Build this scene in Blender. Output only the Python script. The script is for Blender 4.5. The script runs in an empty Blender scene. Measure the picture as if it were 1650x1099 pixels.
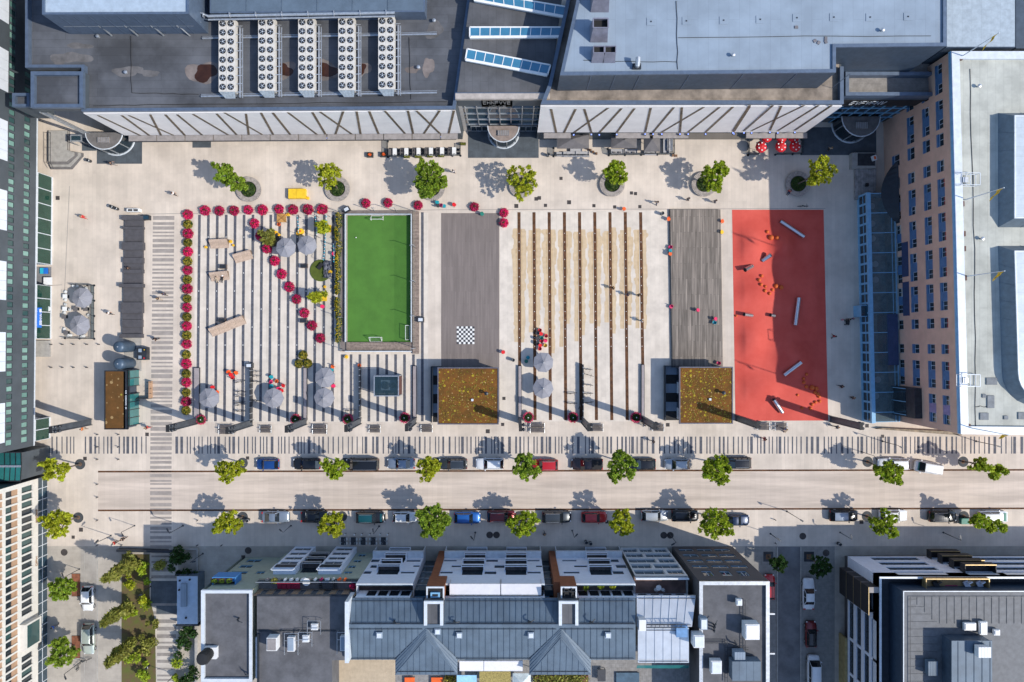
import bpy, math, random
import numpy as np
from mathutils import Vector, Matrix
random.seed(7); RNG = np.random.default_rng(7)
sc = bpy.context.scene; COL = sc.collection
HC = 120.0                      # camera height; 10 photo pixels = 1 m on the ground
R = math.radians
def W(u, v, z=0.0):             # the point of height z that stands at a pixel of the survey photo
    s = (1 - z/HC)/10
    return Vector(((u-825)*s, (549.5-v)*s, z))
def zs(z): return (1 - z/HC)/10
ORG = {}
# ------------------------------------------------------------------ materials
MATS = {}
def M(name, col, rough=.7, metal=0., var=.12, sc_=1.5, col2=None, stretch=None, bump=0., spec=.5, obj=False,
      seam=None, spots=None, emit=None, coat=0., transl=None, island=0., hue=0., orand=0., lo=.36, hi=.66):
    if name in MATS: return MATS[name]
    m = bpy.data.materials.new(name); m.use_nodes = True; MATS[name] = m
    nt = m.node_tree; N = nt.nodes; L = nt.links; bs = N['Principled BSDF']
    bs.inputs['Roughness'].default_value = rough; bs.inputs['Metallic'].default_value = metal
    bs.inputs['Specular IOR Level'].default_value = spec
    if coat: bs.inputs['Coat Weight'].default_value = coat; bs.inputs['Coat Roughness'].default_value = .08
    c1 = (*col, 1); c2 = (*(col2 or tuple(min(1, c*(1+var*2)) for c in col)), 1)
    if not col2: c1 = (*tuple(c*(1-var) for c in col), 1)
    if obj:
        tc = N.new('ShaderNodeTexCoord'); vec = tc.outputs['Object']
    else:
        tc = N.new('ShaderNodeNewGeometry'); vec = tc.outputs['Position']
    src = vec
    if stretch:
        mp = N.new('ShaderNodeMapping'); mp.inputs['Scale'].default_value = stretch; L.new(vec, mp.inputs['Vector']); src = mp.outputs['Vector']
    nz = N.new('ShaderNodeTexNoise'); nz.inputs['Scale'].default_value = sc_; nz.inputs['Detail'].default_value = 5; nz.inputs['Roughness'].default_value = .62
    L.new(src, nz.inputs['Vector'])
    rp = N.new('ShaderNodeValToRGB'); rp.color_ramp.elements[0].position = lo; rp.color_ramp.elements[1].position = hi
    rp.color_ramp.elements[0].color = c1; rp.color_ramp.elements[1].color = c2
    L.new(nz.outputs['Fac'], rp.inputs['Fac']); out = rp.outputs['Color']
    def mix(fac, a, b, mode='MIX', f=1.):
        x = N.new('ShaderNodeMix'); x.data_type = 'RGBA'; x.blend_type = mode
        if fac is None: x.inputs[0].default_value = f
        else: L.new(fac, x.inputs[0])
        for val, k in ((a, 6), (b, 7)):
            if isinstance(val, tuple): x.inputs[k].default_value = val
            else: L.new(val, x.inputs[k])
        return x.outputs[2]
    if seam:                    # (length, row, rotation, darkness, plank variation)
        ln, row, rot, dk, pv = seam
        mp2 = N.new('ShaderNodeMapping'); mp2.inputs['Rotation'].default_value = (0, 0, R(rot)); L.new(vec, mp2.inputs['Vector'])
        br = N.new('ShaderNodeTexBrick'); br.inputs['Scale'].default_value = 1; br.inputs['Brick Width'].default_value = ln
        br.inputs['Row Height'].default_value = row; br.inputs['Mortar Size'].default_value = min(.03, row*.09); br.inputs['Mortar Smooth'].default_value = .1
        br.inputs['Color1'].default_value = (1-pv, 1-pv, 1-pv, 1); br.inputs['Color2'].default_value = (1, 1, 1, 1); br.inputs['Mortar'].default_value = (dk, dk, dk, 1)
        L.new(mp2.outputs['Vector'], br.inputs['Vector'])
        out = mix(None, out, br.outputs['Color'], 'MULTIPLY')
    if spots:                   # list of (scale, radius, colour, share)
        for k, (s, r_, c, share) in enumerate(spots):
            vo = N.new('ShaderNodeTexVoronoi'); vo.inputs['Scale'].default_value = s; vo.voronoi_dimensions = '2D'
            mp3 = N.new('ShaderNodeMapping'); mp3.inputs['Location'].default_value = (k*3.7, k*9.1, 0); L.new(vec, mp3.inputs['Vector'])
            L.new(mp3.outputs['Vector'], vo.inputs['Vector'])
            sp = N.new('ShaderNodeSeparateColor'); L.new(vo.outputs['Color'], sp.inputs[0])
            rr = N.new('ShaderNodeMath'); rr.operation = 'MULTIPLY'; rr.inputs[1].default_value = r_; L.new(sp.outputs[1], rr.inputs[0])
            lt = N.new('ShaderNodeMath'); lt.operation = 'LESS_THAN'; L.new(vo.outputs['Distance'], lt.inputs[0]); L.new(rr.outputs[0], lt.inputs[1])
            pk = N.new('ShaderNodeMath'); pk.operation = 'LESS_THAN'; pk.inputs[1].default_value = share; L.new(sp.outputs[0], pk.inputs[0])
            an = N.new('ShaderNodeMath'); an.operation = 'MULTIPLY'; L.new(lt.outputs[0], an.inputs[0]); L.new(pk.outputs[0], an.inputs[1])
            out = mix(an.outputs[0], out, (*c, 1))
    if island:
        g = N.new('ShaderNodeNewGeometry'); hs = N.new('ShaderNodeHueSaturation')
        mr = N.new('ShaderNodeMapRange'); mr.inputs['To Min'].default_value = 1-island; mr.inputs['To Max'].default_value = 1+island*1.3
        L.new(g.outputs['Random Per Island'], mr.inputs['Value']); L.new(mr.outputs['Result'], hs.inputs['Value'])
        if hue:
            mh = N.new('ShaderNodeMapRange'); mh.inputs['To Min'].default_value = .5-hue; mh.inputs['To Max'].default_value = .5+hue
            ml = N.new('ShaderNodeMath'); ml.operation = 'FRACT'; mm = N.new('ShaderNodeMath'); mm.operation = 'MULTIPLY'; mm.inputs[1].default_value = 7.3
            L.new(g.outputs['Random Per Island'], mm.inputs[0]); L.new(mm.outputs[0], ml.inputs[0]); L.new(ml.outputs[0], mh.inputs['Value']); L.new(mh.outputs['Result'], hs.inputs['Hue'])
        L.new(out, hs.inputs['Color']); out = hs.outputs['Color']
    if orand:
        oi = N.new('ShaderNodeObjectInfo'); hs = N.new('ShaderNodeHueSaturation'); mr = N.new('ShaderNodeMapRange'); mr.inputs['To Min'].default_value = 1-orand; mr.inputs['To Max'].default_value = 1+orand
        L.new(oi.outputs['Random'], mr.inputs['Value']); L.new(mr.outputs['Result'], hs.inputs['Value']); L.new(out, hs.inputs['Color']); out = hs.outputs['Color']
    L.new(out, bs.inputs['Base Color'])
    if bump:
        b = N.new('ShaderNodeBump'); b.inputs['Strength'].default_value = bump; b.inputs['Distance'].default_value = .05
        L.new(nz.outputs['Fac'], b.inputs['Height']); L.new(b.outputs['Normal'], bs.inputs['Normal'])
    if emit: bs.inputs['Emission Color'].default_value = (*emit[0], 1); bs.inputs['Emission Strength'].default_value = emit[1]
    if transl:
        tr = N.new('ShaderNodeBsdfTranslucent'); L.new(out, tr.inputs['Color']); ms = N.new('ShaderNodeMixShader'); ms.inputs[0].default_value = transl
        L.new(bs.outputs[0], ms.inputs[1]); L.new(tr.outputs[0], ms.inputs[2]); L.new(ms.outputs[0], N['Material Output'].inputs['Surface'])
    return m
def glassmat(name, tint, clear, rough=.03, refl=.5):
    if name in MATS: return MATS[name]
    m = bpy.data.materials.new(name); m.use_nodes = True; MATS[name] = m
    nt = m.node_tree; N = nt.nodes; L = nt.links; bs = N['Principled BSDF']
    nz = N.new('ShaderNodeTexNoise'); nz.inputs['Scale'].default_value = .6
    g = N.new('ShaderNodeNewGeometry'); L.new(g.outputs['Position'], nz.inputs['Vector'])
    rp = N.new('ShaderNodeValToRGB'); rp.color_ramp.elements[0].color = (*[c*.7 for c in tint], 1); rp.color_ramp.elements[1].color = (*[min(1, c*1.3) for c in tint], 1)
    L.new(nz.outputs['Fac'], rp.inputs['Fac']); L.new(rp.outputs[0], bs.inputs['Base Color'])
    bs.inputs['Roughness'].default_value = rough; bs.inputs['Specular IOR Level'].default_value = refl
    if clear:
        tr = N.new('ShaderNodeBsdfTransparent'); tr.inputs['Color'].default_value = (*[min(1, .55+c) for c in tint], 1)
        ms = N.new('ShaderNodeMixShader'); ms.inputs[0].default_value = clear
        L.new(bs.outputs[0], ms.inputs[1]); L.new(tr.outputs[0], ms.inputs[2]); L.new(ms.outputs[0], N['Material Output'].inputs['Surface'])
    return m
# ------------------------------------------------------------------ meshes
class MB:
    def __init__(s, *mats): s.v = []; s.f = []; s.m = []; s.mats = list(mats); s.k = 0
    def use(s, m):
        if m not in s.mats: s.mats.append(m)
        s.k = s.mats.index(m); return s
    def face(s, pts):
        b = len(s.v); s.v += [tuple(p) for p in pts]; s.f.append(tuple(range(b, b+len(pts)))); s.m.append(s.k); return s
    def box(s, x0, y0, z0, x1, y1, z1):
        if x0 > x1: x0, x1 = x1, x0
        if y0 > y1: y0, y1 = y1, y0
        if z0 > z1: z0, z1 = z1, z0
        b = len(s.v)
        s.v += [(x0,y0,z0),(x1,y0,z0),(x1,y1,z0),(x0,y1,z0),(x0,y0,z1),(x1,y0,z1),(x1,y1,z1),(x0,y1,z1)]
        for q in ((0,3,2,1),(4,5,6,7),(0,1,5,4),(1,2,6,5),(2,3,7,6),(3,0,4,7)): s.f.append(tuple(b+i for i in q)); s.m.append(s.k)
        return s
    def pbox(s, u0, v0, u1, v1, z0, z1):      # a box whose plan is given in survey pixels at its top
        a = W(u0, v0, z1); c = W(u1, v1, z1); return s.box(a.x, a.y, z0, c.x, c.y, z1)
    def obox(s, c, lx, ly, z0, z1, ang=0):
        b = len(s.v); ca, sa = math.cos(ang), math.sin(ang)
        for z in (z0, z1):
            for dx, dy in ((-lx,-ly),(lx,-ly),(lx,ly),(-lx,ly)):
                dx, dy = dx/2, dy/2; s.v.append((c[0]+dx*ca-dy*sa, c[1]+dx*sa+dy*ca, z))
        for q in ((0,3,2,1),(4,5,6,7),(0,1,5,4),(1,2,6,5),(2,3,7,6),(3,0,4,7)): s.f.append(tuple(b+i for i in q)); s.m.append(s.k)
        return s
    def prism(s, poly, z0, z1, bottom=False):
        ar = sum(poly[i-1][0]*poly[i][1]-poly[i][0]*poly[i-1][1] for i in range(len(poly)))
        if ar < 0: poly = poly[::-1]
        n = len(poly); b = len(s.v)
        s.v += [(p[0], p[1], z0) for p in poly]+[(p[0], p[1], z1) for p in poly]
        s.f.append(tuple(range(b+n, b+2*n))); s.m.append(s.k)
        if bottom: s.f.append(tuple(range(b+n-1, b-1, -1))); s.m.append(s.k)
        for i in range(n):
            j = (i+1) % n; s.f.append((b+i, b+j, b+n+j, b+n+i)); s.m.append(s.k)
        return s
    def beam(s, a, b_, w, h):                 # rectangular bar between two points
        a = Vector(a); b_ = Vector(b_); d = (b_-a).normalized()
        up = Vector((0,0,1)) if abs(d.z) < .95 else Vector((0,1,0))
        x = d.cross(up).normalized()*w/2; y = x.cross(d).normalized()*h/2; b = len(s.v)
        for p in (a, b_):
            for q in (-x-y, x-y, x+y, -x+y): s.v.append(tuple(p+q))
        for q in ((0,1,2,3),(7,6,5,4),(0,4,5,1),(1,5,6,2),(2,6,7,3),(3,7,4,0)): s.f.append(tuple(b+i for i in q)); s.m.append(s.k)
        return s
    def tube(s, pts, r, n=6, cap=True):
        pts = [Vector(p) for p in pts]; rs = r if isinstance(r, (list, tuple)) else [r]*len(pts)
        b = len(s.v); ref = None
        for i, p in enumerate(pts):
            d = (pts[min(i+1, len(pts)-1)]-pts[max(i-1, 0)]).normalized()
            if ref is None: ref = Vector((0,0,1)) if abs(d.z) < .9 else Vector((1,0,0))
            x = d.cross(ref).normalized(); y = d.cross(x).normalized()
            for k in range(n):
                a = 2*math.pi*k/n; s.v.append(tuple(p+(x*math.cos(a)+y*math.sin(a))*rs[i]))
        for i in range(len(pts)-1):
            for k in range(n):
                q = (k+1) % n; s.f.append((b+i*n+k, b+i*n+q, b+(i+1)*n+q, b+(i+1)*n+k)); s.m.append(s.k)
        if cap:
            s.f.append(tuple(b+k for k in range(n-1, -1, -1))); s.m.append(s.k)
            e = b+(len(pts)-1)*n; s.f.append(tuple(e+k for k in range(n))); s.m.append(s.k)
        return s
    def lathe(s, prof, n=16, c=(0,0), cap=True):
        b = len(s.v)
        for r_, z in prof:
            for k in range(n):
                a = 2*math.pi*k/n; s.v.append((c[0]+r_*math.cos(a), c[1]+r_*math.sin(a), z))
        for i in range(len(prof)-1):
            for k in range(n):
                q = (k+1) % n; s.f.append((b+i*n+k, b+i*n+q, b+(i+1)*n+q, b+(i+1)*n+k)); s.m.append(s.k)
        if cap:
            s.f.append(tuple(b+k for k in range(n-1, -1, -1))); s.m.append(s.k)
            e = b+(len(prof)-1)*n; s.f.append(tuple(e+k for k in range(n))); s.m.append(s.k)
        return s
    def build(s, name, parent=None, smooth=False, at=None):
        me = bpy.data.meshes.new(name)
        o0 = ORG.get(parent.name, (0,0,0)) if parent else (at or (0,0,0))
        vs = [(x-o0[0], y-o0[1], z-o0[2]) for x, y, z in s.v] if any(o0) else s.v
        me.from_pydata(vs, [], s.f)
        for m in s.mats: me.materials.append(m)
        if len(s.mats) > 1: me.polygons.foreach_set('material_index', s.m)
        if smooth: me.polygons.foreach_set('use_smooth', [True]*len(s.f))
        me.update(); return link(name, me, parent, o0)
def link(name, me, parent=None, o0=(0,0,0)):
    o = bpy.data.objects.new(name, me); COL.objects.link(o)
    if parent: o.parent = parent
    else: o.location = o0
    ORG[o.name] = tuple(o0); return o
LABELS = {}
def tag(o, label, cat, group=None):
    o['label'] = label; o['category'] = cat
    if group: o['group'] = group
    return o
def struct(o): o['kind'] = 'structure'; return o
def thing(name, label, cat, loc=(0,0,0), group=None):
    o = bpy.data.objects.new(name, None); COL.objects.link(o); o.empty_display_size = .3
    o.location = loc; ORG[o.name] = tuple(loc); return tag(o, label, cat, group)
KIDS = {}
def kids(o):
    return list(o.children)
def copy_tree(o, parent=None):
    c = o.copy(); COL.objects.link(c)
    if parent: c.parent = parent
    for ch in kids(o): copy_tree(ch, c)
    return c
def dup(o, loc, rz=0, label=None, sc_=1, group=None, first=set()):
    if o.name not in first: first.add(o.name); c = o
    else: c = copy_tree(o)
    c.location = loc; c.rotation_euler = (0, 0, rz); c.scale = (sc_,)*3
    if label: c['label'] = label
    if group: c['group'] = group
    return c
def recolor(o, old, new):
    for q in [o]+list(o.children_recursive):
        if q.type == 'MESH':
            for sl in q.material_slots:
                if sl.material == old: sl.link = 'OBJECT'; sl.material = new
TENS = ['', 'ten', 'twenty', 'thirty', 'forty', 'fifty', 'sixty']
ORD = 'first second third fourth fifth sixth seventh eighth ninth tenth eleventh twelfth thirteenth fourteenth fifteenth sixteenth seventeenth eighteenth nineteenth twentieth'.split()
def nth(i):
    if i < 20: return ORD[i]
    t = (i+1)//10; r_ = (i+1) % 10
    return TENS[t][:-1]+'ieth' if r_ == 0 else TENS[t]+'-'+ORD[r_-1]
def leaf_cloud(name, mat, parent, blobs, size=.3, up=.5, aspect=1.4, shell=.55):
    """blobs: (centre, (rx,ry,rz), count); leaf faces spread through every blob"""
    C = []; 
    for c, rad, n in blobs:
        d = RNG.normal(size=(n, 3)); d /= np.linalg.norm(d, axis=1)[:, None]
        r_ = (shell+(1-shell)*RNG.random(n)**.7)*(.75+.35*RNG.random(n))
        C.append(np.array(c)+d*r_[:, None]*np.array(rad))
    C = np.concatenate(C); n = len(C)
    nm = RNG.normal(size=(n, 3)); nm[:, 2] = np.abs(nm[:, 2])+up; nm /= np.linalg.norm(nm, axis=1)[:, None]
    t = RNG.normal(size=(n, 3)); t -= nm*(t*nm).sum(1)[:, None]; t /= np.linalg.norm(t, axis=1)[:, None]
    b = np.cross(nm, t); s_ = size*(.6+.8*RNG.random(n))[:, None]
    o0 = np.array(ORG.get(parent.name, (0,0,0))) if parent else np.zeros(3)
    V = np.stack([C-t*s_*aspect/2, C+b*s_*.36-nm*s_*.08, C+t*s_*aspect/2, C-b*s_*.36-nm*s_*.08], 1).reshape(-1, 3)-o0
    me = bpy.data.meshes.new(name); me.vertices.add(n*4); me.vertices.foreach_set('co', V.astype(np.float32).ravel())
    me.loops.add(n*4); me.loops.foreach_set('vertex_index', np.arange(n*4, dtype=np.int32))
    me.polygons.add(n); me.polygons.foreach_set('loop_start', np.arange(0, n*4, 4, dtype=np.int32))
    me.materials.append(mat); me.update(calc_edges=True); me.validate()
    return link(name, me, parent, tuple(o0))
# ------------------------------------------------------------------ walls and windows
class Face:
    """a vertical wall plane: u runs from p0 to p1, the outside is on the right-hand side"""
    def __init__(s, p0, p1):
        s.p = Vector((p0[0], p0[1])); d = Vector((p1[0]-p0[0], p1[1]-p0[1])); s.len = d.length; s.d = d.normalized(); s.n = Vector((s.d.y, -s.d.x))
    def P(s, u, z, d=0): q = s.p+s.d*u+s.n*d; return (q.x, q.y, z)
    def box(s, mb, u0, u1, d0, d1, z0, z1):
        b = len(mb.v)
        for z in (z0, z1):
            for u, d in ((u0, d0), (u0, d1), (u1, d1), (u1, d0)): mb.v.append(s.P(u, z, d))
        for q in ((0,3,2,1),(4,5,6,7),(0,1,5,4),(1,2,6,5),(2,3,7,6),(3,0,4,7)): mb.f.append(tuple(b+i for i in q)); mb.m.append(mb.k)
    def px(s, u, v):            # the spot of this plane seen at a survey pixel
        dx, dy = (u-825)/10, (549.5-v)/10
        t = (s.p.x*s.n.x+s.p.y*s.n.y)/(dx*s.n.x+dy*s.n.y)
        q = Vector((dx*t, dy*t))-s.p
        return q.dot(s.d), HC*(1-t)
    def wall(s, mb, z0, z1, ops, rec=.2, u0=0, u1=None):
        u1 = s.len if u1 is None else u1
        us = sorted({u0, u1}|{min(max(o[i], u0), u1) for o in ops for i in (0, 1)}); zz = sorted({z0, z1}|{min(max(o[i], z0), z1) for o in ops for i in (2, 3)})
        for a, b in zip(us, us[1:]):
            run = None
            for c, d in zip(zz, zz[1:]):
                m = ((a+b)/2, (c+d)/2); hole = any(o[0] < m[0] < o[1] and o[2] < m[1] < o[3] for o in ops)
                if hole:
                    if run: mb.face([s.P(a, run[0]), s.P(b, run[0]), s.P(b, run[1]), s.P(a, run[1])]); run = None
                else: run = (run[0], d) if run else (c, d)
            if run: mb.face([s.P(a, run[0]), s.P(b, run[0]), s.P(b, run[1]), s.P(a, run[1])])
        for a, b, c, d in ops:
            mb.face([s.P(a, c), s.P(a, d), s.P(a, d, -rec), s.P(a, c, -rec)]); mb.face([s.P(b, c), s.P(b, c, -rec), s.P(b, d, -rec), s.P(b, d)])
            mb.face([s.P(a, c), s.P(a, c, -rec), s.P(b, c, -rec), s.P(b, c)]); mb.face([s.P(a, d), s.P(b, d), s.P(b, d, -rec), s.P(a, d, -rec)])
    def window(s, parent, a, b, c, d, rec, fm, gm, mv=1, mh=0, fw=.07, name='window', pane=True, blind=None):
        mb = MB(fm); e = .004
        a += e; b -= e; c += e; d -= e; r0, r1 = -rec, -rec+.09
        s.box(mb, a, a+fw, r0, r1, c, d); s.box(mb, b-fw, b, r0, r1, c, d); s.box(mb, a+fw, b-fw, r0, r1, c, c+fw); s.box(mb, a+fw, b-fw, r0, r1, d-fw, d)
        for i in range(mv): x = a+(b-a)*(i+1)/(mv+1); s.box(mb, x-fw/2, x+fw/2, r0, r1-.01, c+fw, d-fw)
        for i in range(mh): z = c+(d-c)*(i+1)/(mh+1); s.box(mb, a+fw, b-fw, r0, r1-.02, z-fw/2, z+fw/2)
        if not pane:
            mb.use(gm); mb.face([s.P(a, c, r0+.03), s.P(b, c, r0+.03), s.P(b, d, r0+.03), s.P(a, d, r0+.03)]); return mb.build(name, parent)
        o = mb.build(name, parent); g = MB(gm); g.face([s.P(a, c, r0+.03), s.P(b, c, r0+.03), s.P(b, d, r0+.03), s.P(a, d, r0+.03)])
        if blind: g.use(blind); zb = c+(d-c)*.55; g.face([s.P(a, zb, r0+.034), s.P(b, zb, r0+.034), s.P(b, d, r0+.034), s.P(a, d, r0+.034)])
        g.build('pane', o); return o
def inset(poly, t):
    ar = sum(poly[i-1][0]*poly[i][1]-poly[i][0]*poly[i-1][1] for i in range(len(poly)))
    if ar < 0: poly = poly[::-1]
    out = []; n = len(poly)
    for i in range(n):
        p0, p1, p2 = (Vector(poly[j][:2]) for j in (i-1, i, (i+1) % n)); d1 = (p1-p0).normalized(); d2 = (p2-p1).normalized()
        n1 = Vector((-d1.y, d1.x)); n2 = Vector((-d2.y, d2.x)); bi = (n1+n2); bi = bi/max(.2, bi.dot(n1)); out.append(tuple(p1+bi*t))
    return [tuple(p[:2]) for p in poly], out
def parapet(mb, poly, t, z0, z1, skip=()):
    a, b = inset(poly, t); n = len(a)
    for i in range(n):
        if i in skip: continue
        j = (i+1) % n
        mb.face([(*a[i], z1), (*a[j], z1), (*b[j], z1), (*b[i], z1)]); mb.face([(*b[i], z0), (*b[i], z1), (*b[j], z1), (*b[j], z0)]); mb.face([(*a[i], z0), (*a[j], z0), (*a[j], z1), (*a[i], z1)])
def seams(mb, quad, step, h=.05, w=.06, along=True):
    """standing seams on a roof quad a,b,c,d: they run from edge a-b to edge d-c"""
    a, b, c, d = (Vector(q) for q in quad); n = max(2, int((b-a).length/step))
    for i in range(1, n):
        t = i/n; p = a.lerp(b, t); q = d.lerp(c, t); up = Vector((0, 0, h/2)); mb.beam(p+up, q+up, w, h)
# ------------------------------------------------------------------ palette
PAVE = M('pale_concrete_paving', (.61,.528,.447), .85, var=.085, sc_=.22, seam=(9., .62, 90, .9, .075))
PAVE2 = M('grey_paving', (.40,.36,.31), .9, var=.09, sc_=.5, seam=(2.4, 1.2, 0, .9, .05))
ASPH = M('asphalt', (.085,.088,.095), .92, var=.2, sc_=.9)
DARKP = M('dark_basalt_paving', (.075,.09,.105), .8, var=.14, sc_=.8, seam=(1.8, 1.8, 0, .8, .1))
STRIPE = M('dark_stripe', (.088,.092,.11), .85, var=.16, sc_=2.)
RUST = M('rusty_channel', (.088,.038,.016), .9, var=.35, sc_=1.6)
CROSS = M('grey_crossing_slab', (.31,.275,.25), .88, var=.08, sc_=1.)
MEMB = M('dark_membrane', (.083,.088,.1), .75, var=.3, sc_=.14, seam=(9., 1.15, 0, .72, .12))
MEMBV = M('dark_membrane_upright', (.092,.094,.102), .75, var=.16, sc_=.3, seam=(8., 1.1, 90, .75, .1))
LMEMB = M('pale_blue_membrane', (.25,.31,.38), .7, var=.08, sc_=.2, seam=(14., 1.35, 90, .86, .06))
GMEMB = M('grey_green_membrane', (.42,.45,.41), .8, var=.1, sc_=.25, seam=(9., 1.1, 90, .84, .07))
COPE = M('blue_grey_coping', (.115,.155,.22), .45, .3, var=.08)
COPEW = M('pale_coping', (.62,.66,.7), .5, .1, var=.06)
WHITEP = M('white_facade_panel', (.8,.77,.75), .55, var=.04, sc_=.4)
WHITE = M('white_paint', (.8,.8,.79), .45, var=.03)
BROWNS = M('brown_slot', (.105,.078,.05), .5, .2, var=.5, sc_=1.4)
GREYC = M('grey_canopy', (.27,.245,.235), .6, var=.1)
STEEL = M('galvanised_steel', (.52,.54,.56), .4, .7, var=.1, sc_=3)
STEELD = M('dark_steel', (.035,.04,.048), .45, .4, var=.2)
BLACK = M('black_rubber', (.012,.012,.013), .7, var=.2)
WOODG = M('grey_weathered_planks', (.235,.2,.17), .85, var=.25, sc_=3., stretch=(1, .06, 1), seam=(5., .3, 90, .5, .38))
WOODG2 = M('grey_plank_deck', (.205,.172,.158), .85, var=.08, sc_=1.5, stretch=(1, .1, 1), seam=(4., .28, 90, .8, .13))
WOODB = M('brown_boards', (.26,.2,.165), .85, var=.2, sc_=3., seam=(4., .2, 0, .6, .25))
WOODL = M('light_beige_slats', (.56,.42,.32), .7, var=.1, sc_=3., obj=True, seam=(6., .16, 0, .6, .1))
TURF = M('football_turf', (.07,.185,.027), .95, var=.07, sc_=.4, seam=(30., 2.1, 90, .95, .09))
REDR = M('red_rubber', (.56,.06,.04), .8, col2=(.7,.11,.08), sc_=.3, lo=.25, hi=.78, seam=(9., 4.1, 90, .93, .05))
SEDUM = M('sedum_roof', (.105,.05,.006), .95, col2=(.2,.075,.01), sc_=.7, spots=[(1.3, .26, (.36,.27,.015), .4), (1.9, .2, (.42,.27,.11), .3), (2.8, .22, (.26,.21,.02), .4)])
SEDUM2 = M('sedum_roof_sparse', (.09,.043,.008), .95, col2=(.14,.06,.012), sc_=.7, spots=[(1.1, .3, (.32,.21,.09), .4), (.8, .22, (.3,.26,.03), .08)])
GLD = glassmat('dark_glass', (.018,.03,.04), 0, .05, .8)
GLB = glassmat('blue_dark_glass', (.02,.05,.075), 0, .04, .9)
GLT = glassmat('teal_glass', (.03,.17,.17), 0, .05, .9)
GLM = [glassmat('mint_glass_%s' % k, c, 0, .08, .6) for k, c in (('pale', (.2,.36,.31)), ('mid', (.11,.23,.2)), ('deep', (.04,.09,.09)))]
GLG = glassmat('shop_green_glass', (.02,.085,.06), .35, .05, .8)
GLC = glassmat('clear_canopy_glass', (.05,.1,.13), .62, .03, .8)
GLSKY = glassmat('skylight_glass', (.05,.2,.33), 0, .06, .9)
BLUEF = M('light_blue_frame', (.2,.42,.62), .5, var=.06)
ORANGE = M('salmon_render', (.62,.40,.30), .9, var=.06, sc_=.5)
NAVY = M('navy_panel', (.03,.055,.13), .6, var=.1)
BLUEP = M('blue_spandrel', (.06,.15,.3), .6, var=.1)
GREEND = M('dark_green_grey_cladding', (.068,.082,.095), .6, var=.08, sc_=.4)
CREAM = M('cream_render', (.64,.615,.56), .8, var=.04)
BROWNP = M('light_brown_panel', (.4,.25,.155), .7, var=.08)
SAGE = M('sage_render', (.33,.37,.30), .85, var=.05)
YELR = M('pale_yellow_render', (.6,.62,.42), .85, var=.05)
WHITEB = M('white_render', (.68,.73,.82), .8, var=.03)
RUSTR = M('rust_red_render', (.23,.075,.03), .8, var=.1)
CHAR = M('charcoal_render', (.085,.08,.082), .85, var=.06)
SEAM = M('blue_grey_seam_metal', (.105,.145,.19), .6, .1, var=.09, sc_=.5)
SEAML = M('pale_seam_metal', (.6,.62,.65), .4, .4, var=.06, sc_=.5)
ROOFG = M('grey_felt_roof', (.1,.1,.108), .85, var=.16, sc_=.6)
CONC = M('concrete', (.36,.34,.31), .85, var=.1)
BENCHD = M('dark_concrete_block', (.075,.072,.08), .8, var=.1)
LEAF = [M('leaf_%s' % k, c, .55, var=.22, sc_=.8, transl=.32, island=.38, hue=.018, spec=.3) for k, c in
        (('lime', (.34,.37,.02)), ('bright', (.265,.345,.02)), ('mid', (.2,.29,.025)), ('dark', (.03,.07,.014)), ('olive', (.23,.235,.045)))]
BARK = M('bark', (.11,.085,.065), .9, var=.25, sc_=4)
GRASS = M('planting_grass', (.055,.075,.016), .95, var=.35, sc_=3.)
SOIL = M('soil', (.16,.085,.045), .95, var=.2)
MAG = M('magenta_petals', (.5,.008,.085), .6, var=.15, transl=.2, island=.4, hue=.014, orand=.22)
CHRY = M('yellow_green_petals', (.26,.21,.02), .6, var=.2, transl=.2, island=.5, hue=.02, orand=.25)
YEL = M('yellow_petals', (.6,.42,.01), .6, var=.2, transl=.2, island=.35)
POT = M('dark_pot', (.03,.03,.033), .6, var=.1)
UMB = M('grey_umbrella_fabric', (.27,.27,.3), .8, var=.05, obj=True)
DARKF = M('dark_grey_fabric', (.13,.122,.125), .8, var=.08)
CARC = {k: M('car_paint_'+k, c, .3, .0 if k in ('white', 'red') else .35, var=.02, coat=.7) for k, c in dict(
    blue=(.012,.07,.26), black=(.012,.013,.016), silver=(.42,.45,.48), steel=(.24,.29,.36), grey=(.045,.055,.065), white=(.78,.79,.8), red=(.45,.008,.012),
    maroon=(.16,.006,.01), brown=(.05,.03,.03), navy=(.015,.03,.07), teal=(.008,.09,.11), brightblue=(.015,.12,.42), pale=(.5,.56,.5)).items()}
CGLASS = glassmat('car_glass', (.012,.016,.02), 0, .04, .9)
TAIL = M('tail_lamp_red', (.5,.01,.01), .3, var=.05); HEADL = M('head_lamp_clear', (.75,.78,.8), .15, var=.03)
PLY = {k: M('plastic_'+k, c, .5, var=.08) for k, c in dict(red=(.6,.015,.02), teal=(.01,.3,.36), pink=(.7,.03,.13), orange=(.8,.13,.02), yellow=(.8,.5,.02), white=(.75,.75,.73), green=(.02,.2,.15), dark=(.05,.05,.055), blue=(.02,.16,.6), cyan=(.03,.45,.6)).items()}
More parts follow.
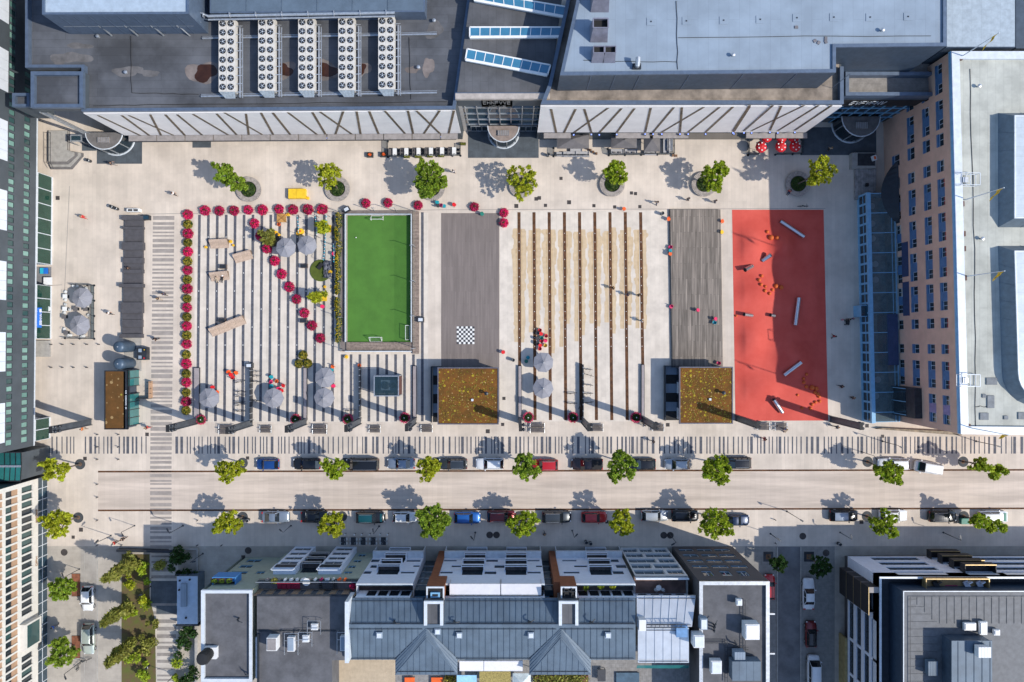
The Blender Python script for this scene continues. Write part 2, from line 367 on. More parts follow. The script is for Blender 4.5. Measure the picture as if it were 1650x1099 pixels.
# ------------------------------------------------------------------ sky, sun, camera
w = bpy.data.worlds.new('World'); sc.world = w; w.use_nodes = True
SUNV = Vector((1.0, -.33, 1.0)).normalized()
sk = w.node_tree.nodes.new('ShaderNodeTexSky'); sk.sky_type = 'NISHITA'; sk.sun_disc = False
sk.sun_elevation = math.asin(SUNV.z); sk.sun_rotation = math.atan2(SUNV.x, SUNV.y); sk.air_density = 1.0; sk.dust_density = .6; sk.ozone_density = 2.5
w.node_tree.links.new(sk.outputs[0], w.node_tree.nodes['Background'].inputs[0]); w.node_tree.nodes['Background'].inputs[1].default_value = .15
sd = bpy.data.lights.new('sun', 'SUN'); sd.energy = 3.05; sd.angle = R(.5); sd.color = (1, .94, .84)
so = bpy.data.objects.new('sun', sd); COL.objects.link(so); so.rotation_euler = (-SUNV).to_track_quat('-Z', 'Y').to_euler(); so.location = (60, -20, 90)
cd = bpy.data.cameras.new('camera'); cam = bpy.data.objects.new('camera', cd); COL.objects.link(cam); sc.camera = cam
cam.location = (0, 0, HC); cam.rotation_euler = (0, 0, 0); cd.sensor_width = 36; cd.lens = 18*HC/82.5; cd.clip_start = 1; cd.clip_end = 2000
sc.view_settings.view_transform = 'Standard'; sc.view_settings.look = 'None'; sc.view_settings.gamma = 1; sc.view_settings.use_curve_mapping = False
sc.view_settings.exposure = 0.45
sc.cycles.max_bounces = 6; sc.cycles.transparent_max_bounces = 12; sc.cycles.caustics_reflective = False; sc.cycles.caustics_refractive = False
sc.cycles.use_denoising = True
# ------------------------------------------------------------------ ground
def sheet(name, pts, mat, z):
    mb = MB(mat); mb.face([(p[0], p[1], z) for p in pts]); return struct(mb.build(name))
def psheet(mb, pts, z): mb.face([W(u, v)[:2]+(z,) if False else (W(u, v).x, W(u, v).y, z) for u, v in pts])
sheet('ground', [(-600,-600),(600,-600),(600,600),(-600,600)], PAVE2, 0)
yS = W(0, 880).y
sheet('plaza_paving', [(-140,yS),(140,yS),(140,140),(-140,140)], PAVE, .004)
mb = MB(M('side_paving_slabs', (.25,.24,.225), .9, var=.08, seam=(1.2,1.2,0,.85,.06))); psheet(mb, [(1200,1400),(1345,1400),(1345,880.5),(1200,880.5)], .003); struct(mb.build('side_pavement'))
mb = MB(M('side_asphalt', (.15,.15,.155), .92, var=.15, sc_=.5)); psheet(mb, [(1254,1400),(1290,1400),(1290,881),(1254,881)], .007); struct(mb.build('side_street'))
mb = MB(M('striped_square_slabs', (.645,.575,.495), .85, var=.07, sc_=.5, seam=(6., .72, 90, .9, .08))); psheet(mb, [(313,680),(690,680),(690,343),(313,346)], .0055); psheet(mb, [(805.5,679),(1079,679),(1076,339),(805.5,340)], .0055); struct(mb.build('square_slabs'))
mb = MB(M('roadway_concrete', (.545,.46,.39), .85, var=.12, sc_=.5, stretch=(.12,1.4,1), seam=(9., .8, 90, .92, .06))); psheet(mb, [(158,822.5),(1750,818.7),(1750,756.7),(158,760)], .0058); struct(mb.build('roadway'))
mb = MB(CONC)
for u in (1252, 1290): a = W(u, 881); b = W(u, 1400); mb.box(a.x-.08, b.y, 0, a.x+.08, a.y, .11)
struct(mb.build('side_street_kerb'))
mb = MB(M('lane_paving', (.33,.305,.275), .9, var=.1, sc_=.5)); psheet(mb, [(130,1400),(155,1400),(155,884),(130,884)], .004); struct(mb.build('parking_lane'))
mb = MB(CONC); a = W(157, 884); b = W(157, 1400); mb.box(a.x-.1, b.y, 0, a.x+.1, a.y, .03); a = W(136, 884); b = W(136, 1400); mb.box(a.x-.05, b.y, 0, a.x+.05, a.y, .02); struct(mb.build('lane_kerb'))
# entrance mats, and one painted patch of shade
mb = MB(DARKP); psheet(mb, [(754,212),(754,254.5),(868,254.5),(868,200)][::1], .009); psheet(mb, [(156,225),(156,264),(229,264),(229,225)], .009); psheet(mb, [(132,222),(132,243),(155.5,243),(155.5,222)], .009)
psheet(mb, [(1292,205),(1292,250),(1412,250),(1412,205)], .009); psheet(mb, [(310,222),(310,238),(340,238),(340,222)], .009)  # first sheet: shade before the corner entrance, put into the ground colour
struct(mb.build('entrance_paving_and_shade'))
# dark paving stripes of the west square
mb = MB(STRIPE); dots = MB(PLY['white'])
gaps = {16: [(340,571)], 17: [(340,571)], 18: [(340,571)], 19: [(340,571)], 20: [(340,571)], 21: [(340,571)], 22: [(340,571)], 23: [(340,571)], 24: [(340,571)]}
def stripe(mb, u, v0, v1, wd, tilt=0, z=.008, t=.006):
    a = W(u-tilt*0, v0); b = W(u-tilt, v1); mb.face([(a.x-wd/2,a.y,z),(b.x-wd/2,b.y,z),(b.x+wd/2,b.y,z),(a.x+wd/2,a.y,z)])
for i in range(26):
    u = 321.5+14.36*i; tl = 3.4*(1-i/25*1.0)
    v1 = 668 if i == 0 else 679
    if i in gaps: stripe(mb, u, 571, v1, .44, 0)
    else: stripe(mb, u, 346 if i < 16 else 342, v1, .44, tl)
    if i < 16:
        for v in range(382, 560, 29):
            if (i+v//29) % 2 == 0: a = W(u-tl*(v-346)/333, v); dots.box(a.x-.07, a.y-.07, .0085, a.x+.07, a.y+.07, .014)
struct(mb.build('plaza_stripes'))
mb = MB(RUST)
for i, u in enumerate((836.2,860.4,884.9,909.4,933.8,958.3,982.8,1007.5,1032.2)):
    tl = -(1.5+.25*i); stripe(mb, u, 342, 677 if i < 8 else 590, .5, tl)
    for v in range(376, 560, 14): a = W(u-tl*(v-342)/335, v); dots.box(a.x-.05, a.y-.05, .0085, a.x+.05, a.y+.05, .014)
struct(mb.build('rust_channels'))
tag(dots.build('ground_lights'), 'tiny white lamps set flush in the dark plaza stripes', 'ground lights')['kind'] = 'stuff'
# rust stains beside the channels
st0 = M('faint_rust_stain', (.575,.44,.285), .9, var=.06, sc_=1.2, seam=(9., .62, 90, .93, .055)); st = M('rust_stained_paving', (.52,.37,.21), .9, var=.1, sc_=1.2, seam=(9., .62, 90, .93, .055))
mb = MB(st); rs = random.Random(3)
for i, u in enumerate((836.2,860.4,884.9,909.4,933.8,958.3,982.8,1007.5,1032.2)):
    for sd_ in (-1, 1):
        v = 366+rs.random()*8; x0 = u+sd_*2.7; end = 515+rs.random()*60; pr = 2.
        while v < end:
            wd = max(.8, 4.6*(.35+rs.random()*.7)*(1.15-(v-366)/280)); h = 4+rs.random()*9
            for q in range(3):
                va, vb = v+h*q/3, v+h*(q+1)/3; wa = pr if q == 0 else wd; xc = x0+1.5*(va-342)/335
                mb.use(st0); psheet(mb, [(xc, va), (xc, vb), (xc+sd_*(wd*1.3+3.5), vb), (xc+sd_*(wa*1.3+3.5), va)][::sd_], .0062); mb.use(st)
                psheet(mb, [(xc, va), (xc, vb), (xc+sd_*wd*.6, vb), (xc+sd_*wa*.6, va)][::sd_], .0068)
            pr = wd; v += h
struct(mb.build('rust_stains'))
# the bar-code strip and the crossing
mb = MB(STRIPE); rs = random.Random(11); u = 84.
while u < 1720:
    wd = rs.choice((1.7, 1.7, 2., 2.2, 3., 4.4)); 
    if not 236 < u < 280 and not (u < 235 and rs.random() < .06): stripe(mb, u, 703.5, 731, wd/10, 0)
    u += wd+rs.choice((3., 3.6, 4.6, 5.4, 6.2, 7.2))
struct(mb.build('barcode_stripes'))
mb = MB(CROSS); rs = random.Random(5); v = 348.
while v < 1120:
    h = rs.choice((2.6, 3.2, 4.6, 5.4, 6.4)); off = -4.6*(v-348)/400 if v < 748 else -4.6
    if not 689 < v < 0: a = W(246.5+off, v); b = W(281+off, v+h); mb.face([(a.x,a.y,.008),(a.x,b.y,.008),(b.x,b.y,.008),(b.x,a.y,.008)])
    v += h+rs.choice((2.2, 3., 3.6, 4.6))
struct(mb.build('crossing_slabs'))
mb = MB(RUST)
for v, v2 in ((760, 757), (822.5, 819)):
    a = W(158, v); b = W(1720, v2); mb.face([(a.x,a.y-.13,.008),(b.x,b.y-.13,.008),(b.x,b.y+.13,.008),(a.x,a.y+.13,.008)])
    mb.beam((a.x, a.y+.1, .02), (b.x, b.y+.1, .02), .06, .03); mb.beam((a.x, a.y-.1, .02), (b.x, b.y-.1, .02), .06, .03)
struct(mb.build('drain_channels'))
mb = MB(CROSS)                       # long joints in the paving
for (u0, v0, u1, v1) in ((236,345,720,338),(720,338,1330,336),(112,300,104,470),(60,461,100,459)):
    a = W(u0, v0); b = W(u1, v1); mb.beam((a.x,a.y,.006), (b.x,b.y,.006), .09, .006)
struct(mb.build('paving_joints'))
mb = MB(WOODG2); psheet(mb, [(711,343.5),(711,680),(804.5,680),(804.5,343.5)], .03); a = W(711,680); b = W(804.5,343.5); mb.box(a.x,a.y,0,b.x,b.y,.028)
tag(mb.build('plank_deck'), 'flat grey plank deck with the chessboard, beside the football pitch', 'deck')
mb = MB(WOODG); a = W(1079,338); b = W(1160,338); c = W(1164,592); d = W(1083,592); mb.prism([a[:2],b[:2],c[:2],d[:2]], 0, .35)
mb.use(STEELD).prism([(a.x-.12,a.y),(a.x-.004,a.y),(d.x-.004,d.y),(d.x-.12,d.y)], 0, .3)
dk = tag(mb.build('raised_deck'), 'raised weathered grey wooden deck beside the red playground', 'deck')
# chess board
cb = thing('chess_board', 'black and white giant chessboard laid on the grey deck', 'chessboard', W(750,540))
mb = MB(PLY['white'], PLY['dark'])
for i in range(8):
    for j in range(8):
        a = W(736+28.6*i/8, 526+28.6*j/8); b = W(736+28.6*(i+1)/8-.15, 526+28.6*(j+1)/8-.15); mb.k = (i+j) % 2; mb.box(a.x, b.y, .031, b.x, a.y, .06)
mb.build('squares', cb)
# manholes, gratings, bollards
mh = MB(M('cast_iron', (.05,.042,.04), .7, var=.2)); mh.lathe([(.55, .009), (.55, .02), (.5, .024)], 18)
p0 = tag(mh.build('manhole_cover'), 'x', 'manhole cover', 'round manhole covers')
for i, (u, v, t) in enumerate(((789,862,'first of a pair before the white apartments'),(800,862,'second of a pair before the white apartments'),(1069.5,862.5,'beside the lamp before the charcoal block'),(1080,862.5,'under the lamp before the charcoal block'),(1293.5,864,'in the shaded mouth of the side street'),(400,887,'before the sage green apartment front'),(103.5,890,'rusty, before the cream office block'),(1331,891,'beside the white corner block'))):
    dup(p0, W(u, v), 0, 'round iron manhole cover '+t)
gr = MB(MATS['cast_iron']); gr.box(-.32,-.32,.008,.32,.32,.02)
for k in range(5): gr.box(-.26+.12*k-.02,-.28,.02,-.26+.12*k+.02,.28,.028)
p0 = tag(gr.build('drain_grate'), 'x', 'drain grate', 'square drain grates')
GR = [(137,739,'beside the tree next to the crossing'),(399,738,'beside the blue hatchback'),(237,700,'at the zebra slabs near the west kiosk'),(130.5,853.5,'north of a pair by the cream block'),(118,865.5,'south of a pair by the cream block'),(810,684,'beside the middle kiosk corner'),(786,695,'below the middle kiosk'),(812,642,'east of the middle kiosk'),(1076,684.5,'beside the east kiosk corner'),(832,332,'first north of the rust channels'),(879,331,'second north of the rust channels'),(917,326,'third north of the rust channels'),(957,331.5,'fourth north of the rust channels'),(990.5,333.5,'fifth north of the rust channels'),(1031,333,'sixth north of the rust channels'),(864,320.5,'first of two by the tree ring'),(869,319,'second of two by the tree ring'),(1017.5,311,'first of two north of the deck'),(1024,312,'second of two north of the deck'),(904,287.5,'under a tree shadow'),(93,319,'by the green glass shopfront'),(1397,686,'beside the last steel mast'),(1422,703,'on the striped pavement'),(1388,841,'behind the parked silver car'),(1539,841,'behind the parked black hatchback'),(978,841,'behind the parked red car'),(392,898,'before the sage apartment front')]
for u, v, t in GR: dup(p0, W(u, v), 0, 'small square iron drain grate '+t, random.choice((.8, .9, 1)))
bo = MB(STEELD); bo.lathe([(.09, 0), (.09, .8), (.06, .86), (0, .88)], 10, cap=False)
p0 = tag(bo.build('bollard'), 'x', 'bollard', 'dark steel bollards')
BO = [(158,700),(192,700),(158,720),(192,720),(158,740),(192,740),(158,780),(158,801),(158,838),(158,878),(197,878),(319,838),(319,878),(358,878),(84,555),(102,555),(120,555),(141.5,555),(160.5,555),(84,592),(102,592),(120,592),(141.5,592),(1248,837),(1249,875)]
for i, (u, v) in enumerate(BO):
    row = 'beside the west kiosk' if v < 600 else 'around the crossing of the street'
    dup(p0, W(u, v), 0, f'short dark steel bollard, {nth(i)} counted along the row {row}', .8)
# ------------------------------------------------------------------ the shopping mall along the north side
def W2(u, v, z): p = W(u, v, z); return (p.x, p.y)
def letters(mb, F, u0, u1, z0, z1, n, d, seed, wd=.07):
    rs = random.Random(seed); w_ = (u1-u0)/n
    for i in range(n):
        a = u0+i*w_+w_*.12; b = a+w_*.7; k = rs.choice('NEHVOFB')
        def bar(p, q): mb.beam(F.P(p[0], p[1], d), F.P(q[0], q[1], d), wd, wd)
        if k in 'NEHFBO': bar((a, z0), (a, z1))
        if k in 'NHO': bar((b, z0), (b, z1))
        if k == 'N': bar((a, z1), (b, z0))
        if k == 'V': bar((a, z1), ((a+b)/2, z0)); bar(((a+b)/2, z0), (b, z1))
        if k in 'EFBO': bar((a, z1), (b, z1))
        if k in 'EBO': bar((a, z0), (b, z0))
        if k in 'EHFB': bar((a, (z0+z1)/2), (b, (z0+z1)/2))
        if k == 'B': bar((b, z0), (b, (z0+z1)/2))
def slots(F, lines, parent, d0, wpx=3.9):
    for (ua, va, ub, vb) in lines:
        a, za = F.px(ua, va); b, zb = F.px(ub, vb); w_ = wpx*.088; mb = MB(BROWNS)
        q = [(a-w_/2, za), (a+w_/2, za), (b+w_/2, zb), (b-w_/2, zb)]; i0 = len(mb.v)
        for dd in (d0, d0+.03+random.random()*.02):
            for x, z in q: mb.v.append(F.P(x, z, dd))
        for f in ((4,5,6,7),(0,1,5,4),(1,2,6,5),(2,3,7,6),(3,0,4,7)): mb.f.append(tuple(i0+k for k in f)); mb.m.append(0)
        mb.use(STEEL); F.box(mb, b-w_*.16, b-w_*.08, d0+.06, d0+.1, zb, zb+(za-zb)*.96) if abs(a-b) < .2 else None
        o = mb.build('facade_slot', parent)
        lb = MB(STEELD, SPOTB); p = F.P(b, zb-.05, d0+.35); lb.box(p[0]-.14, p[1]-.14, zb-.25, p[0]+.14, p[1]+.14, zb+.03); lb.use(SPOTB); lb.lathe([(.11, zb+.03), (.11, zb+.06)], 8, (p[0], p[1])); lb.build('uplight', parent)
SPOTB = M('blue_uplight_lens', (.15,.25,.9), .2, var=.05, emit=((.35,.45,1), .9))
mall = thing('shopping_mall', 'long dark roofed mall wing with white facade cut by brown slots, carrying fan units', 'mall', W(440,200)*1.0)
P15 = [W2(*p, 15) for p in ((46,-90),(46,112),(136,112),(136,182),(734,178),(771,-90))]
mb = MB(GREEND); mb.prism(P15, 0, 14.9); mb.build('wall', mall)
mb = MB(MEMB); a, b = inset(P15, .3); mb.face([(*p, 14.94) for p in b]); mb.build('roof', mall)
mb = MB(COPE); parapet(mb, P15, .42, 14.9, 15.75); mb.build('parapet', mall)
F = Face(W2(136,182,15), W2(734,178,15))
mb = MB(WHITEP); F.box(mb, 0, F.len, .003, .16, 4.1, 15.2); mb.build('facade_panel', mall)
z1 = lambda x, y, o=0: (o+x/3.924, y/3.924)
L1 = [(620,722,925,868),(770,722,970,868),(815,722,1140,868),(950,717,1025,862),(1045,717,1185,865),(1120,717,1300,865),(1220,714,1475,865),(1370,712,1515,865),(1555,712,1575,862)]
L2 = [(-150,705,115,860),(80,705,165,858),(155,705,275,855),(250,703,450,855),(405,702,495,853),(455,700,670,852),(600,698,548,852),(685,698,712,850),(765,697,828,850),(865,695,1000,848),(1010,694,1045,848),(1065,694,1220,845),(1210,692,1105,845),(1300,692,1265,845)]
slots(F, [z1(a, b)+z1(c, d) for a, b, c, d in L1]+[z1(a, b, 400)+z1(c, d, 400) for a, b, c, d in L2], mall, .16)
mb = MB(GREYC)
x = 0.6
while x < F.len-2: F.box(mb, x, min(x+4.25, F.len-.5), .165, 1.05, 3.85, 4.05); x += 4.42
mb.use(STEELD); F.box(mb, .6, F.len-3, 1.06, 1.16, 3.8, 4.0); mb.build('canopy', mall)
mb = MB(GLD, STEELD); mb.k = 0; F.box(mb, 1, F.len-1, .004, .1, 0, 3.7); mb.build('shop_window', mall)
# tower block over the north-west corner
mb = MB(GREEND); q = [W2(*p, 16) for p in ((53,117),(137,117),(137,175),(53,175))]; mb.prism(q, 14.95, 15.9); mb.use(MEMB); a, b = inset(q, .3); mb.face([(*p, 15.93) for p in b]); mb.use(COPE); parapet(mb, q, .5, 15.9, 16.5); mb.build('roof_block', mall)
q = [W2(*p, 14) for p in ((24,152),(52,152),(52,174),(24,174))]; mb = MB(GREEND); mb.prism(q, 9, 14); mb.use(MEMB); a, b = inset(q, .25); mb.face([(*p, 14.02) for p in b]); mb.use(COPE); parapet(mb, q, .4, 14, 14.6); mb.build('corner_canopy', mall)
# glazed north-west entrance under it
Fw = Face(W2(58,176,15), W2(136,182,15)); mb = MB(GLB); Fw.box(mb, 0, Fw.len-.3, -3.2, -3.1, 0, 14.5); mb.use(STEEL)
for i in range(9): Fw.box(mb, i*Fw.len/8.5, i*Fw.len/8.5+.12, -3.1, -3.0, 0, 14.5)
for z in (3.4, 6.2, 9, 11.8): Fw.box(mb, 0, Fw.len-.3, -3.0, -2.94, z, z+.14)
mb.build('glass_entrance', mall)
mb = MB(STEEL)
for i in range(24): p = Vector(Fw.P(.2, 14-i*.55, .2)); q = Vector(Fw.P(.2+.9, 14-i*.55, .2)); mb.beam(p, q, .1, .06)
mb.beam(Fw.P(.1, 14.3, .2), Fw.P(.1, .5, .2), .14, .14); mb.beam(Fw.P(1.2, 14.3, .2), Fw.P(1.2, .5, .2), .14, .14); mb.build('cable_ladder', mall)
def half_canopy(c, rx, ry, z, parent, mat, curb=True):
    n = 14; pts = [(c[0]+rx*math.cos(math.pi*i/n), c[1]-ry*math.sin(math.pi*i/n)) for i in range(n+1)]
    mb = MB(mat); mb.prism(pts, z-.15, z+.15, True); mb.use(GREYC); mb.box(c[0]-.9, c[1]-ry*.62, z+.151, c[0]+.9, c[1]-ry*.3, z+.4); mb.use(STEEL)
    for k in range(7): mb.box(c[0]-.85+k*.28, c[1]-ry*.62, z+.41, c[0]-.8+k*.28, c[1]-ry*.3, z+.44)
    mb.use(COPEW); mb.tube([(p[0], p[1], z+.12) for p in pts], .09); mb.build('porch_roof', parent)
    mb = MB(GLD, STEEL)
    for i in range(n): a, b = pts[i], pts[i+1]; mb.k = 0; mb.face([(a[0]*.98+c[0]*.02, a[1]*.98+c[1]*.02, .1), (b[0]*.98+c[0]*.02, b[1]*.98+c[1]*.02, .1), (b[0]*.98+c[0]*.02, b[1]*.98+c[1]*.02, z-.15), (a[0]*.98+c[0]*.02, a[1]*.98+c[1]*.02, z-.15)])
    mb.k = 1
    for i in range(0, n+1, 3): mb.beam((*pts[i], 0), (*pts[i], z), .12, .12)
    mb.build('porch_glass', parent)
    mb = MB(COPEW); mb.tube([(p[0], p[1], .06) for p in pts], .14); mb.build('porch_kerb', parent)
half_canopy((W(188,225).x, W(188,228).y+.4), 2.9, 2.6, 3.6, mall, M('dark_porch_felt', (.15,.14,.135), .8))
# plant rooms on the roof
mb = MB(COPE, M('bright_roof_sheet', (.40,.48,.56), .6, .1, var=.06)); q = [W2(*p, 21) for p in ((70,-90),(306,-90),(306,24),(70,25))]; mb.prism(q, 14.95, 21); mb.k = 1; a, b = inset(q, .3); mb.face([(*p, 21.03) for p in b]); mb.k = 0; parapet(mb, q, .3, 21, 21.3)
Fp = Face(q[3], q[2]) if False else Face(W2(70,25,21), W2(306,24,21))
for i in range(1, 10): Fp.box(mb, i*Fp.len/10-.03, i*Fp.len/10+.03, .002, .05, 15, 20.9)
mb.build('plant_room', mall)
mb = MB(MEMB, COPE, SEAM); q = [W2(*p, 17.5) for p in ((338,-90),(688,-90),(684,19),(338,21))]; mb.k = 1; mb.prism(q, 14.95, 17.5); mb.k = 2; a, b = inset(q, .2); mb.face([(*p, 17.52) for p in b]); seams(mb, [(*b[0],17.54),(*b[1],17.54),(*b[2],17.54),(*b[3],17.54)], 4.2) ; mb.build('low_plant_room', mall)
# pools of rusty rain water and stains on the roof
PUD = M('rusty_rain_water', (.045,.018,.01), .12, var=.2, sc_=.5); HALO = M('dried_roof_stain', (.16,.135,.125), .85, var=.25, sc_=.5); HALO2 = M('pale_roof_stain', (.112,.108,.11), .85, var=.25, sc_=.5)
def blob(mb, u, v, ru, rv, z, seed, n=22):
    rs = random.Random(seed); ph = [rs.random()*6.28 for _ in range(4)]; s = zs(z); pts = []
    for i in range(n):
        a = 2*math.pi*i/n; k = 1+.16*math.sin(2*a+ph[0])+.13*math.sin(3*a+ph[1])+.07*math.sin(5*a+ph[2])
        p = W(u+ru*k*math.cos(a), v+rv*k*math.sin(a), z); pts.append((p.x, p.y, z))
    mb.face(pts[::-1])
mb = MB(PUD)
for i, (u, v, ru, rv) in enumerate(((331,117,18,14),(458,113,13,10),(524,113,18,12),(580,112,10,9))): blob(mb, u, v, ru, rv, 14.966, 30+i)
tag(mb.build('rain_puddle'), 'dark rust brown rain puddles lying between the fan units on the mall roof', 'puddle')['kind'] = 'stuff'
mb = MB(HALO)
for i, (u, v, ru, rv) in enumerate(((328,117,26,19),(458,113,17,14),(524,113,24,16),(582,112,15,12),(665,112,12,6),(690,108,9,16))): blob(mb, u, v, ru, rv, 14.956+.0012*i, 60+i)
mb.use(HALO2)
for i, (u, v, ru, rv) in enumerate(((120,93,26,9),(128,74,20,5),(205,115,22,9),(240,118,18,5),(700,48,14,14),(95,95,16,8))): blob(mb, u, v, ru, rv, 14.944+.0012*i, 90+i)
tag(mb.build('roof_stains'), 'pale dried water stains spread over the dark mall roof', 'stains')['kind'] = 'stuff'
# fan units
fb = MB(BLACK, STEEL, COPEW); fb.lathe([(.44, .002), (.44, .06), (.40, .07), (.40, .012)], 16, cap=False); fb.k = 0; fb.lathe([(0.01,.012),(.40,.012)], 16, cap=False); fb.k = 1
for k in range(5):
    a = 2*math.pi*k/5; fb.face([(.08*math.cos(a), .08*math.sin(a), .05), (.37*math.cos(a-.12), .37*math.sin(a-.12), .03), (.37*math.cos(a+.32), .37*math.sin(a+.32), .055), (.1*math.cos(a+.6), .1*math.sin(a+.6), .06)])
fb.k = 2; fb.lathe([(.09,.06),(.06,.1),(.0,.11)], 8, cap=False)
ch = thing('fan_unit', 'x', 'fan unit', (0,0,0), 'white cooling fan units on the mall roof')
CH = M('cooler_casing', (.60,.57,.52), .5, var=.05)
mb = MB(CH); mb.box(-1.12,-5.05,.5,1.12,5.05,1.75); mb.box(-.02,-5.05,1.75,.02,5.05,1.79); mb.build('casing', ch)
mb = MB(STEEL); 
for x in (-1,1):
    for y in (-4.8,-1.6,1.6,4.8): mb.beam((x,y,0),(x,y,.5),.14,.14)
mb.build('legs', ch)
mb = MB(STEEL); mb.face([(-1.1,-5.06,1.7),(-.5,-5.7,.9),(.9,-5.7,.9),(1.1,-5.06,1.7)]); mb.beam((-.5,-5.7,.9),(.9,-5.7,.9),.1,.1)
for x in (-.7,-.2,.3,.8): mb.beam((x*.9,-5.06,1.72),(x*.8,-5.65,.95),.06,.06)
mb.build('end_plate', ch)
fan0 = fb.build('fan', ch)
for i in range(8):
    for j in (-.56, .56):
        f = fan0 if (i == 0 and j < 0) else fan0.copy()
        if f is not fan0: COL.objects.link(f)
        f.location = (j, -4.4+i*1.257, 1.75); f.rotation_euler = (0, 0, i*.7+j)
mb = MB(STEEL); mb.beam((1.55,-5.6,.9),(1.55,4.2,.9),.2,.16); mb.beam((1.82,-5.6,.7),(1.82,4.2,.7),.12,.12)
for i in range(9): mb.beam((1.1,-5+i*1.15,1.3),(1.8,-5+i*1.15+.25,.8),.08,.08)
mb.build('pipe_rack', ch)
for i, (u, v) in enumerate(((365.4,89),(429,87.5),(493.5,87),(558,86.5),(622.5,85))):
    p = W(u, v, 16.7); dup(ch, (p.x, p.y, 14.95), 0, ('white cooling unit with sixteen fans beside the large puddle, end of the row','white cooling unit with sixteen fans, second from the large puddle','white cooling unit with sixteen fans in the middle of the row','white cooling unit with sixteen fans, fourth from the large puddle','white cooling unit with sixteen fans nearest the skylights')[i])
for nm, ua, ub, va, vb, z, t in (('a',326,704,62,55,15.2,'behind'),('b',324,704,155.5,149.5,15.2,'in front of')):
    mb = MB(STEEL); a = W(ua, va, z); b = W(ub, vb, z)
    mb.beam((a.x,a.y,15.2),(b.x,b.y,15.2),.22,.2); mb.beam((a.x,a.y+.3,15.15),(b.x,b.y+.3,15.15),.08,.1)
    tag(mb.build('support_beam'), f'long galvanised support beam on the mall roof, {t} the fan units' if nm == 'b' else 'long galvanised support beam running under the fan units', 'beam')
mb = MB(STEEL)
pp = [W(100,33,17.5), W(103,41,17.5), W(312,40,17.5), W(322,36,17.5), W(321,20,17.5), W(335,26,17.5), W(636,20.5,17.5)]
mb.tube([tuple(p) for p in pp], .19, 8); mb.tube([(p.x, p.y-.42, p.z-.15) for p in pp[5:]], .13, 8)
for u in range(160, 640, 42):
    v = 40 if u < 318 else 24.5-(u-340)*.014; p = W(u, v, 17.5); mb.obox((p.x, p.y), .12, .6, 17.2, 17.75)
    if u < 318: q = W(u+19, v+17, 15.2); mb.beam((p.x, p.y, 17.4), (q.x, q.y, 15.), .16, .16)
tag(mb.build('roof_pipe'), 'long silver insulated pipe on struts along the mall plant rooms', 'pipe')
# ---- middle hall with skylights and the main entrance
hall = thing('entrance_hall', 'mall entrance hall with grey roof, three glazed skylight strips and a glass front', 'entrance hall', W(810,200))
ZH = 16.8; yH = W(800,157,ZH).y
qh = [W2(735,156,ZH), W2(885,156,ZH), W2(917,-90,ZH), W2(769,-90,ZH)]
mb = MB(GREEND); mb.prism([(qh[0][0], yH), (qh[1][0], yH), qh[2], qh[3]], 13, ZH-.1); mb.build('wall', hall)
mb = MB(MEMBV); a, b = inset([(qh[0][0], yH), (qh[1][0], yH), qh[2], qh[3]], .05); mb.face([(*p, ZH-.06) for p in b]); mb.build('roof', hall)
mb = MB(M('stone_coping', (.42,.37,.33), .7, var=.1)); mb.box(qh[0][0]-.1, yH-.25, ZH-.5, qh[1][0]+.1, yH+.5, ZH+.2); mb.use(COPE); mb.box(qh[0][0]-.1, yH+.51, ZH-.1, qh[1][0], yH+.62, ZH+.2); mb.build('coping', hall)
Fh = Face((qh[0][0], yH), (qh[1][0], yH)); mb = MB(GLB); Fh.box(mb, .3, Fh.len-.2, -.35, -.3, 0, ZH-.55); mb.build('glass_front', hall)
mb = MB(STEEL)
for i in range(8): x = .9+i*(Fh.len-1.2)/7; Fh.box(mb, x-.07, x+.07, -.3, -.12, 3.0, ZH-.55)
for z in (2.9, 5.6, 8.5, 11.4, 14.): Fh.box(mb, .3, Fh.len-.2, -.299, -.16, z, z+.14)
Fh.box(mb, .0, .55, -.3, -.05, 0, ZH-.6); mb.build('mullions', hall)
for i in range(6):
    if 2 <= i <= 3: continue
    x = 1.2+i*(Fh.len-2.4)/6; Fh.window(hall, x, x+1.7, .05, 2.7, .1, STEEL, GLD, 1, 0, name='door', pane=False)
mb = MB(BLACK); Fh.box(mb, 3.4, 7.8, -.02, .0, 12.4, 16.1); mb.use(COPEW); mb.mats[-1] = M('sign_steel', (.3,.31,.32), .4, .5); letters(mb, Fh, 3.6, 7.6, 14.2, 15.5, 7, .12, 4, .07); letters(mb, Fh, 4.4, 6.9, 12.8, 13.5, 5, .12, 9, .05); mb.build('sign_letters', hall)
half_canopy((W(811.5,200).x, yH-.2), 2.45, 2.5, 3.7, hall, M('porch_felt', (.25,.2,.175), .8, var=.12))
